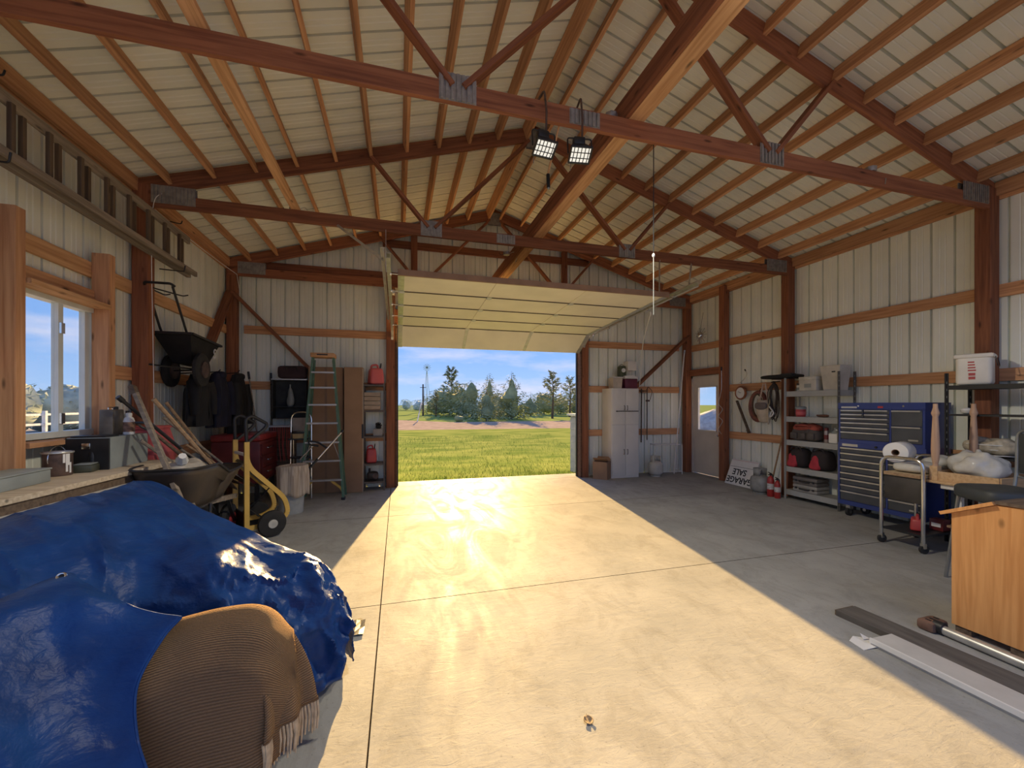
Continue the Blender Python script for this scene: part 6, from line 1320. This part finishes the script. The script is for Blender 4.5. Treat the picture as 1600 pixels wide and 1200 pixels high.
# ================================================================== foreground: tarp, blanket
def tarp_mat():
    m, nt, b = _new('blue_tarp'); N = nt.nodes; K = nt.links.new
    tc = N.new('ShaderNodeTexCoord')
    n1 = N.new('ShaderNodeTexNoise'); n1.inputs['Scale'].default_value = 5; n1.inputs['Detail'].default_value = 6; K(tc.outputs['Object'], n1.inputs['Vector'])
    rp = N.new('ShaderNodeValToRGB'); K(n1.outputs['Fac'], rp.inputs[0]); rp.color_ramp.elements[0].position = 0.3; rp.color_ramp.elements[0].color = (0.008, 0.036, 0.15, 1); rp.color_ramp.elements[1].position = 0.7; rp.color_ramp.elements[1].color = (0.016, 0.075, 0.27, 1)
    K(rp.outputs[0], b.inputs['Base Color']); b.inputs['Roughness'].default_value = 0.42; b.inputs['Specular IOR Level'].default_value = 0.22; b.inputs['Coat Roughness'].default_value = 0.25
    mp = N.new('ShaderNodeMapping'); mp.inputs['Scale'].default_value = (1, 1.4, 2.2); K(tc.outputs['Object'], mp.inputs[0])
    n2 = N.new('ShaderNodeTexNoise'); n2.inputs['Scale'].default_value = 13; n2.inputs['Detail'].default_value = 8; n2.inputs['Distortion'].default_value = 0.25; K(mp.outputs[0], n2.inputs['Vector'])
    bp = N.new('ShaderNodeBump'); bp.inputs['Strength'].default_value = 0.5; bp.inputs['Distance'].default_value = 0.02; K(n2.outputs['Fac'], bp.inputs['Height']); K(bp.outputs[0], b.inputs['Normal'])
    # thin woven plastic lets some light through
    tl = N.new('ShaderNodeBsdfTranslucent'); tl.inputs[0].default_value = (0.03, 0.16, 0.5, 1); mx = N.new('ShaderNodeMixShader'); mx.inputs[0].default_value = 0.18
    K(b.outputs[0], mx.inputs[1]); K(tl.outputs[0], mx.inputs[2]); K(mx.outputs[0], N['Material Output'].inputs[0])
    return m
M_TARP = tarp_mat()
def loft(rows, nu, nv, wob=0.0, freq=5.0, seed=0.0, folds=None):
    """smooth surface through rows of control points"""
    R_ = [catmull(r, 12) for r in rows]
    def at(poly, u):
        x = u * (len(poly) - 1); i = min(int(x), len(poly) - 2); return poly[i].lerp(poly[i + 1], x - i)
    vs = []; 
    cols = []
    for i in range(nu + 1):
        c = catmull([at(r, i / nu) for r in R_], 12); cols.append(c)
    fs = []
    for j in range(nv + 1):
        for i in range(nu + 1):
            p = at(cols[i], j / nv).copy()
            if folds: p += folds(p)
            if wob:
                w = vnoise(p.x * freq + seed, p.y * freq, p.z * freq * 1.5) + 0.5 * vnoise(p.x * freq * 2.3, p.y * freq * 2.3 + seed, p.z * freq * 3)
                p += Vector((0.5, -0.55, 0.7)) * w * wob
            vs.append(p)
    for j in range(nv):
        for i in range(nu): fs.append((j * (nu + 1) + i, j * (nu + 1) + i + 1, (j + 1) * (nu + 1) + i + 1, (j + 1) * (nu + 1) + i))
    return vs, fs
rows = [
    [(-4.05, -5.9, 0.10), (-4.0, -5.3, 0.08), (-3.9, -4.9, 0.07), (-3.5, -4.55, 0.06), (-2.95, -4.85, 0.05), (-2.45, -5.2, 0.04), (-2.16, -5.43, 0.04), (-2.11, -5.56, 0.05)],
    [(-3.95, -6.1, 0.80), (-3.85, -5.45, 0.84), (-3.75, -4.98, 0.84), (-3.49, -4.66, 0.90), (-3.02, -4.98, 0.76), (-2.55, -5.33, 0.64), (-2.20, -5.55, 0.50), (-2.08, -5.68, 0.27)],
    [(-3.66, -5.9, 0.95), (-3.66, -5.3, 1.00), (-3.62, -4.98, 1.00), (-3.48, -4.75, 1.00), (-3.08, -5.12, 0.88), (-2.62, -5.48, 0.755), (-2.28, -5.70, 0.67), (-2.09, -5.82, 0.40)],
    [(-3.38, -6.15, 0.85), (-3.36, -5.85, 0.90), (-3.28, -5.55, 0.91), (-3.16, -5.38, 0.905), (-2.84, -5.64, 0.80), (-2.52, -5.86, 0.69), (-2.30, -5.95, 0.55), (-2.12, -5.90, 0.34)],
    [(-3.22, -6.35, 0.60), (-3.20, -6.08, 0.66), (-3.08, -5.90, 0.66), (-2.95, -5.85, 0.65), (-2.72, -5.98, 0.56), (-2.50, -6.05, 0.46), (-2.33, -6.07, 0.36), (-2.13, -5.93, 0.26)],
    [(-3.15, -6.45, 0.28), (-3.12, -6.22, 0.30), (-3.0, -6.05, 0.28), (-2.88, -5.98, 0.28), (-2.68, -6.04, 0.22), (-2.48, -6.10, 0.20), (-2.33, -6.10, 0.18), (-2.14, -5.94, 0.21)],
]
t = thing('blue_tarp', 'large glossy blue tarp draped over the covered machine', 'tarp', (0, 0, 0))
def ridged(v): return (1 - min(1, abs(v) * 1.4)) ** 2.6
def tarp_folds(p):
    ax = Vector((0.79, -0.61, 0)); q = p - Vector((-3.48, -4.74, 0)); a = q.dot(ax); c = q.dot(Vector((0.61, 0.79, 0)))
    f = ridged(vnoise(a * 0.8, c * 5.5 + a * 0.8, p.z * 3.0)) * 0.075 + ridged(vnoise(a * 1.6 + 7, c * 12, p.z * 7.0)) * 0.028
    e_ = max(0.0, min(1.0, (a - 1.05) / 0.35))     # crumpled at the open end
    f += e_ * (ridged(vnoise(p.x * 9, p.y * 9, p.z * 5)) * 0.05 + ridged(vnoise(p.x * 22, p.y * 22, p.z * 9 + 3)) * 0.02)
    return Vector((0.45, -0.6, 0.30)) * (f - 0.03)
vs, fs = loft(rows, 170, 110, 0.010, 5.0, 2.0, tarp_folds)
b = MB(); b.add(vs, fs, True); o = b.build('sheet', M_TARP, t, fix=False); o.modifiers.new('thick', 'SOLIDIFY').thickness = 0.004
# the machine under the tarp: a low tractor body that carries it
t = thing('covered_machine', 'low machine hidden under the big blue tarp', 'machine', (-3.0, -5.45, 0), -0.62)
MB().rbox((0.05, -0.03, 0.36), (1.0, 0.42, 0.26), 0.05).build('body', M_DRED, t)
MB().rbox((-0.22, -0.02, 0.60), (0.36, 0.34, 0.24), 0.06).build('seat', M_DARK, t)
for x, y in ((-0.32, -0.20), (-0.32, 0.20), (0.42, -0.18), (0.42, 0.16)):
    MB().lathe([(0.04, -0.05), (0.13, -0.06), (0.16, -0.035), (0.165, 0), (0.16, 0.035), (0.13, 0.06), (0.04, 0.05)], 22, Matrix.Translation((x, y, 0.166)) @ Matrix.Rotation(PI / 2, 4, 'X')).build('wheel', M_RUBBER, t)
# pale panel lying behind the tarp
t = thing('trestle_table', 'narrow white-topped trestle table showing between bench and tarp', 'table', (-3.95, -5.0, 0))
MB().bar((-0.02, -0.75, 0.885), (-0.14, 1.0, 0.885), 0.22, 0.03).build('table_top', M_WHITE, t)
for y in (-0.6, 0.85): MB().bar((-0.03 - 0.07 * (y + 0.6), y, 0.0), (-0.03 - 0.07 * (y + 0.6), y, 0.87), 0.05, 0.05).build('trestle_leg', M_OLDDARK, t)

# brown knitted throw over an armchair
t = thing('armchair', 'armchair hidden under the brown knitted throw', 'armchair', (-2.58, -6.32, 0))
MB().rbox((0.0, -0.02, 0.38), (0.56, 0.20, 0.30), 0.06, 3).build('seat', M_CARD, t)
MB().rbox((0.02, 0.03, 0.50), (0.46, 0.10, 0.30), 0.045, 3).build('backrest', M_CARD, t)
for x in (-0.2, 0.08):
    for y in (-0.05, 0.05): MB().bx(x - 0.025, x + 0.025, y - 0.025, y + 0.025, 0, 0.22).build('leg', M_OLDDARK, t)
def knit_mat():
    m, nt, b = _new('brown_knit'); N = nt.nodes; K = nt.links.new
    tc = N.new('ShaderNodeTexCoord')
    wv = N.new('ShaderNodeTexWave'); wv.wave_type = 'BANDS'; wv.bands_direction = 'Y'; wv.inputs['Scale'].default_value = 30; wv.inputs['Distortion'].default_value = 1.2; wv.inputs['Detail'].default_value = 2; wv.inputs['Detail Scale'].default_value = 3; K(tc.outputs['UV'], wv.inputs['Vector'])
    rp = N.new('ShaderNodeValToRGB'); K(wv.outputs['Fac'], rp.inputs[0]); rp.color_ramp.elements[0].color = (0.15, 0.09, 0.048, 1); rp.color_ramp.elements[1].color = (0.27, 0.165, 0.088, 1)
    K(rp.outputs[0], b.inputs['Base Color']); b.inputs['Roughness'].default_value = 0.95; b.inputs['Specular IOR Level'].default_value = 0.1
    nz = N.new('ShaderNodeTexNoise'); nz.inputs['Scale'].default_value = 160; K(tc.outputs['Object'], nz.inputs['Vector'])
    ad = N.new('ShaderNodeMath'); K(wv.outputs['Fac'], ad.inputs[0]); K(nz.outputs['Fac'], ad.inputs[1])
    bp = N.new('ShaderNodeBump'); bp.inputs['Strength'].default_value = 0.8; bp.inputs['Distance'].default_value = 0.004; K(ad.outputs[0], bp.inputs['Height']); K(bp.outputs[0], b.inputs['Normal'])
    return m
M_KNIT = knit_mat()
rows = [
    [(-2.98, -6.20, 0.40), (-2.72, -6.18, 0.40), (-2.50, -6.16, 0.42), (-2.36, -6.14, 0.42), (-2.25, -6.20, 0.40)],
    [(-2.95, -6.28, 0.64), (-2.72, -6.25, 0.69), (-2.50, -6.22, 0.715), (-2.36, -6.22, 0.70), (-2.265, -6.25, 0.62)],
    [(-2.94, -6.42, 0.64), (-2.72, -6.36, 0.69), (-2.50, -6.32, 0.72), (-2.34, -6.33, 0.70), (-2.235, -6.33, 0.55)],
    [(-2.92, -6.50, 0.55), (-2.72, -6.45, 0.59), (-2.52, -6.41, 0.61), (-2.34, -6.40, 0.585), (-2.225, -6.345, 0.46)],
    [(-2.90, -6.55, 0.40), (-2.72, -6.50, 0.40), (-2.52, -6.46, 0.42), (-2.34, -6.44, 0.42), (-2.215, -6.37, 0.38)],
    [(-2.88, -6.58, 0.22), (-2.70, -6.54, 0.20), (-2.52, -6.48, 0.21), (-2.34, -6.46, 0.22), (-2.215, -6.36, 0.30)],
]
t = thing('knitted_throw', 'brown ribbed knitted throw with a fringed edge in the foreground', 'blanket', (0, 0, 0))
vs, fs = loft(rows, 48, 48, 0.010, 6.0, 9.0)
b = MB(); b.add(vs, fs, True); o = b.build('cloth', M_KNIT, t, fix=False)
uv = o.data.uv_layers.new(name='UVMap'); n_ = 49
for lp in o.data.loops: uv.data[lp.index].uv = ((lp.vertex_index % n_) / 48.0, (lp.vertex_index // n_) / 48.0)
o.modifiers.new('thick', 'SOLIDIFY').thickness = 0.01
def side(u, v):          # the flap that hangs over the arm, towards the open floor
    p = Vector((-2.37, -6.385, 0.60)).lerp(Vector((-2.275, -6.255, 0.645)), u); e_ = Vector((-2.315, -6.47, 0.345)).lerp(Vector((-2.165, -6.33, 0.385)), u)
    r = p.lerp(e_, v); k = 0.012 * math.sin(u * 13 + 1.0) * v
    return (r.x + k + 0.02 * math.sin(PI * v), r.y - k * 0.6, r.z)
b = MB(); b.grid(side, 18, 14); o = b.build('hanging_flap', M_KNIT, t, fix=False); uv = o.data.uv_layers.new(name='UVMap')
for lp in o.data.loops: uv.data[lp.index].uv = ((lp.vertex_index % 19) / 18.0, (lp.vertex_index // 19) / 40.0)
o.modifiers.new('thick', 'SOLIDIFY').thickness = 0.01
b = MB(); b.tube([Vector(side(i / 18, 0.985)) + Vector((0.004, 0, 0)) for i in range(19)], 0.008, 6); b.build('hem', mat('dark_knit', (0.13, 0.075, 0.04), 0.95), t)
M_FRINGE = mat('fringe_yarn', (0.62, 0.47, 0.29), 0.9, var=0.15, scale=30)
for k in range(26):
    p = Vector(side(k / 25, 1.0)); a = jit(0.012)
    MB().tube([p, p + Vector((0.004, a * 0.5, -0.05)), p + Vector((0.0, a, -0.105 - random.random() * 0.03))], [0.005, 0.0055, 0.003], 5).build('fringe_strand', M_FRINGE, t)

# the near tarp corner with its grommet
rows = [
    [(-3.45, -6.30, 0.60), (-3.32, -6.12, 0.76), (-3.13, -6.06, 0.86), (-3.00, -6.16, 0.855), (-2.80, -6.27, 0.80), (-2.60, -6.36, 0.785)],
    [(-3.30, -6.52, 0.80), (-3.16, -6.36, 0.87), (-3.02, -6.23, 0.875), (-2.92, -6.29, 0.85), (-2.78, -6.36, 0.785), (-2.63, -6.42, 0.745)],
    [(-3.18, -6.75, 0.84), (-3.04, -6.58, 0.85), (-2.95, -6.42, 0.81), (-2.86, -6.42, 0.775), (-2.76, -6.46, 0.70), (-2.66, -6.50, 0.64)],
    [(-3.05, -6.95, 0.78), (-2.93, -6.76, 0.74), (-2.85, -6.60, 0.68), (-2.78, -6.56, 0.62), (-2.70, -6.57, 0.55), (-2.62, -6.57, 0.50)],
    [(-2.95, -7.02, 0.55), (-2.85, -6.86, 0.52), (-2.78, -6.72, 0.48), (-2.70, -6.66, 0.44), (-2.62, -6.64, 0.40), (-2.56, -6.62, 0.36)],
    [(-2.90, -7.05, 0.25), (-2.80, -6.90, 0.22), (-2.72, -6.78, 0.20), (-2.65, -6.72, 0.18), (-2.58, -6.68, 0.16), (-2.52, -6.65, 0.14)],
]
t = thing('blue_tarp_corner', 'loose blue tarp corner with a metal grommet nearest the camera', 'tarp', (0, 0, 0))
def corner_folds(p):
    f = ridged(vnoise(p.x * 2.2 + p.y * 2.0 + 4.3, p.x * 1.0 - p.y * 2.6, p.z * 3.0)) * 0.055
    return Vector((0.3, -0.6, 0.6)) * (f - 0.02)
vs, fs = loft(rows, 60, 60, 0.010, 5.0, 4.0, corner_folds)
b = MB(); b.add(vs, fs, True); o = b.build('sheet', M_TARP, t, fix=False); o.modifiers.new('thick', 'SOLIDIFY').thickness = 0.004
def nearest(px, py):
    best = None
    c, s = math.cos(0.272), math.sin(0.272)
    for p in vs:
        dx, dy, dz = p.x - CAMX, p.y - CAMY, p.z - CAMZ; d = dx * s + dy * c; x = 800 + 637.5 * (dx * c - dy * s) / d; y = 631.7 - 637.5 * dz / d
        e_ = (x - px) ** 2 + (y - py) ** 2
        if best is None or e_ < best[0]: best = (e_, p)
    return best[1]
gp = Vector((-3.075, -6.135, 0.875)); gp = min(vs, key=lambda p: (p - gp).length)
nrm = Vector((0.15, -0.75, 0.65)).normalized()
b = MB(); qm = Matrix.Translation(gp + nrm * 0.012) @ nrm.to_track_quat('Z', 'Y').to_matrix().to_4x4()
b.tube([qm @ Vector((0.012 * math.cos(a), 0.012 * math.sin(a), 0)) for a in [k * 2 * PI / 20 for k in range(20)]], 0.0042, 8, closed=True); b.build('grommet', M_STEEL, t)
MB().disc(gp + nrm * 0.010, nrm, 0.010, 0.003, 16).build('grommet_hole', M_DARK, t)
b = MB(); b.tube([vs[j * 61 + 60] for j in range(61)], 0.005, 6); b.build('hem', M_TARP, t)
b = MB(); b.tube([vs[i] for i in range(61)], 0.005, 6); b.build('hem', M_TARP, t)
# foil scrap, leaf litter
t = thing('foil_scrap', 'crumpled silver foil scrap on the floor by the tarp edge', 'foil', (-2.13, -5.10, 0.0))
b = MB(); rr = random.Random(5); g5 = [[Vector((-0.06 + i * 0.03 , -0.10 + j * 0.05, 0.004 + rr.random() * 0.012)) for i in range(5)] for j in range(5)]
b.add([p for r in g5 for p in r], [(j * 5 + i, j * 5 + i + 1, (j + 1) * 5 + i + 1, (j + 1) * 5 + i) for j in range(4) for i in range(4)]); o = b.build('sheet', mat('foil', (0.75, 0.75, 0.75), 0.25, 0.9, var=0.2, scale=20), t, fix=False); o.modifiers.new('thick', 'SOLIDIFY').thickness = 0.002
b = MB(); b.add([(-0.05, 0.1, 0.004), (0.05, 0.1, 0.008), (0.02, 0.14, 0.006)], [(0, 1, 2)]); b.build('torn_corner', MATS['foil'], t, fix=False)
t = thing('dry_leaf', 'small curled dry leaf on the sunlit floor', 'leaf', (-0.95, -6.28, 0.0))
b = MB(); b.grid(lambda u, v: ((u - 0.5) * 0.05 * math.sin(PI * (0.12 + 0.8 * v)), (v - 0.5) * 0.05, 0.003 + 0.02 * abs(u - 0.5) ** 1.5 + 0.004 * v), 8, 8); o = b.build('blade', mat('dry_leaf_brown', (0.34, 0.24, 0.14), 0.8, var=0.2, scale=60), t, fix=False); o.modifiers.new('thick', 'SOLIDIFY').thickness = 0.0015; MB().tube([(0, 0.024, 0.008), (0.008, 0.04, 0.008)], 0.0015, 5).build('stem', M_OLDDARK, t)

# ================================================================== things under the roof
def flood(label, x, rz):
    y = -5.23; t = thing('work_light', label, 'floodlight', (x, y, 3.47), rz, 'floodlights on the near truss')
    tilt = Matrix.Translation((0, 0, 0)) @ Matrix.Rotation(math.radians(58), 4, 'X')
    b = MB(); vs_ = [tilt @ Vector(v) for v in ((-0.08, -0.02, -0.06), (0.08, -0.02, -0.06), (0.08, -0.02, 0.06), (-0.08, -0.02, 0.06), (-0.05, 0.07, -0.04), (0.05, 0.07, -0.04), (0.05, 0.07, 0.04), (-0.05, 0.07, 0.04))]
    b.add(vs_, [(0, 4, 5, 1), (1, 5, 6, 2), (2, 6, 7, 3), (3, 7, 4, 0), (4, 7, 6, 5)]); b.build('housing', M_DARK, t)
    b = MB(); b.add([tilt @ Vector(v) for v in ((-0.072, -0.021, -0.053), (0.072, -0.021, -0.053), (0.072, -0.021, 0.053), (-0.072, -0.021, 0.053))], [(0, 1, 2, 3)]); b.build('lens', emit('lamp_lens', (0.62, 0.60, 0.53), 0.8), t)
    b = MB()
    for k in range(5): xx = -0.056 + k * 0.028; b.tube([tilt @ Vector((xx, -0.03, -0.055)), tilt @ Vector((xx, -0.036, 0)), tilt @ Vector((xx, -0.03, 0.055))], 0.0035, 5)
    for z in (-0.02, 0.02): b.tube([tilt @ Vector((-0.074, -0.03, z)), tilt @ Vector((0.074, -0.03, z))], 0.0035, 5)
    b.build('wire_guard', M_DARK, t)
    b = MB()
    for z in (-0.06, 0.06): b.bar(tilt @ Vector((-0.082, -0.022, z)), tilt @ Vector((0.082, -0.022, z)), 0.012, 0.012)
    for s in (-1, 1): b.bar(tilt @ Vector((s * 0.08, -0.022, -0.06)), tilt @ Vector((s * 0.08, -0.022, 0.06)), 0.012, 0.012)
    b.build('bezel', M_DARK, t)
    MB().tube(rounded([(-0.09, 0.01, 0.0), (-0.095, 0.01, 0.12), (0.095, 0.01, 0.12), (0.09, 0.01, 0.0)], 0.02), 0.006, 6).build('yoke', M_DARK, t)
    MB().rbox((0.0, 0.03, 0.10), (0.09, 0.06, 0.07), 0.01).build('junction_box', M_DARK, t)
    MB().tube(rounded([(0.02, 0.01, 0.12), (0.02, 0.0, 0.27), (0.02, 0.04, 0.46), (0.02, 0.16, 0.46), (0.02, 0.16, 0.36)], 0.03), 0.008, 6).build('hanging_hook', M_RUST, t)
    MB().tube([(-0.05, 0.07, 0.02), (-0.055, 0.075, -0.09)], 0.003, 5).build('loose_wire', M_GREYBOX, t)
    ld = bpy.data.lights.new('lamp_fill', 'SPOT'); ld.energy = 90; ld.color = (1.0, 0.90, 0.72); ld.spot_size = math.radians(178); ld.spot_blend = 0.3; ld.shadow_soft_size = 0.06  # spot added at the lens as fill, to lift the barn interior
    lo = bpy.data.objects.new('lamp_fill', ld); COL.objects.link(lo); lo.parent = t; lo.location = tilt @ Vector((0, -0.10, 0)); lo.rotation_euler = (math.radians(-32), 0, 0)
flood('left floodlight hanging from the near truss', -0.795, 0.1)
flood('right floodlight hanging from the near truss beside the wide board', -0.505, -0.15)
t = thing('pull_cord_handle', 'dark tube with white tip dangling between the two floodlights', 'pull cord', (-0.655, -4.95, 3.33)); MB().tube([(0, 0, 0), (-0.005, 0.0, 0.11)], 0.014, 10).build('tube', M_BLK, t); MB().tube([(0, 0, -0.012), (0, 0, 0.0)], 0.010, 8).build('tip', M_GREYBOX, t); MB().bar((-0.005, 0, 0.11), (0.03, -0.17, 0.43), 0.012, 0.010).build('strap', M_WOOD3, t)
def jbox(label, loc, flip=1):
    t = thing('junction_box', label, 'junction box', loc, 0, 'junction boxes on the roof timbers')
    MB().lathe([(0.05, 0), (0.055, 0.01), (0.055, 0.045), (0, 0.047)], 8, Matrix.Rotation(0.3, 4, 'Z')).build('box', M_PLATE, t)
    MB().tube(catmull([(0.04, 0, 0.02), (0.12, 0.02 * flip, 0.05), (0.16, -0.03, -0.03), (0.13, -0.05, -0.12)], 5), 0.004, 5).build('wire', M_GALV, t)
    MB().tube(catmull([(-0.03, 0, 0.02), (-0.09, 0.02, 0.0), (-0.12, 0.0, 0.03)], 5), 0.004, 5).build('wire', M_DARK, t)
jbox('junction box on the narrow pale board near the top left', (-3.08, -4.98, 3.905 + 0.01))
jbox('junction box on the middle truss below the narrow pale board', (-3.05, -2.66, 3.875), -1)
jbox('junction box where the wide pale board crosses the near truss', (-0.14, -5.05, 3.915), 1)
jbox('junction box on the wide pale board beyond the middle truss', (-0.19, -1.85, 3.915), -1)
jbox('junction box on the near truss toward the right wall', (2.72, -5.12, 3.877), 1)
t = thing('light_pull_cord', 'thin cord with a knot hanging from the near truss right of centre', 'pull cord', (0.22, -5.12, 2.30))
MB().tube([(0, 0, 0.5), (0, 0, 1.44)], 0.004, 6).build('cord', M_DARK, t); MB().tube([(0, 0, 0.0), (0, 0, 0.5)], 0.0035, 6).build('lower_cord', M_GREYBOX, t); b = MB(); lump(b, (0, 0, 0.5), (0.025, 0.025, 0.035), 1, 1, 0, 1, 10, 8); b.build('knot', M_WHITE, t)
t = thing('post_wire', 'thin pale wire running down the left post', 'wire', (-4.40, -2.66, 0.9))
MB().tube(catmull([(0.06, -0.05, 3.0), (-0.02, -0.09, 2.85), (-0.04, -0.09, 2.3), (-0.03, -0.085, 1.4), (-0.02, -0.085, 0.6), (-0.02, -0.085, 0.1)], 6), 0.004, 6).build('wire', M_WHITE, t); MB().rbox((-0.02, -0.085, 0.07), (0.03, 0.02, 0.05), 0.005).build('plug', M_WHITE, t)
t = thing('eave_wire', 'thin pale wire strung along the left eave to the far corner', 'wire', (-4.50, -1.4, 3.74))
MB().tube(catmull([(0.02, -1.2, 0.0), (0.03, -0.5, -0.03), (0.03, 0.4, -0.02), (0.06, 1.1, -0.02)], 8), 0.005, 6).build('wire', M_WHITE, t); MB().tube([(0.06, 1.1, -0.02), (0.10, 1.12, -0.35)], 0.005, 6).build('drop_end', M_WHITE, t)

# things built in room coordinates: bring their Empty to their base
for o in list(COL.objects):
    if o.type == 'EMPTY' and o.parent is None and 'category' in o and o.location.length < 1e-6:
        pts = [c.matrix_basis @ Vector(q) for c in o.children if c.type == 'MESH' for q in c.bound_box]
        lo_ = Vector((sum(p.x for p in pts) / len(pts), sum(p.y for p in pts) / len(pts), min(p.z for p in pts)))
        o.location = lo_
        for c in o.children: c.matrix_basis = Matrix.Translation(-lo_) @ c.matrix_basis
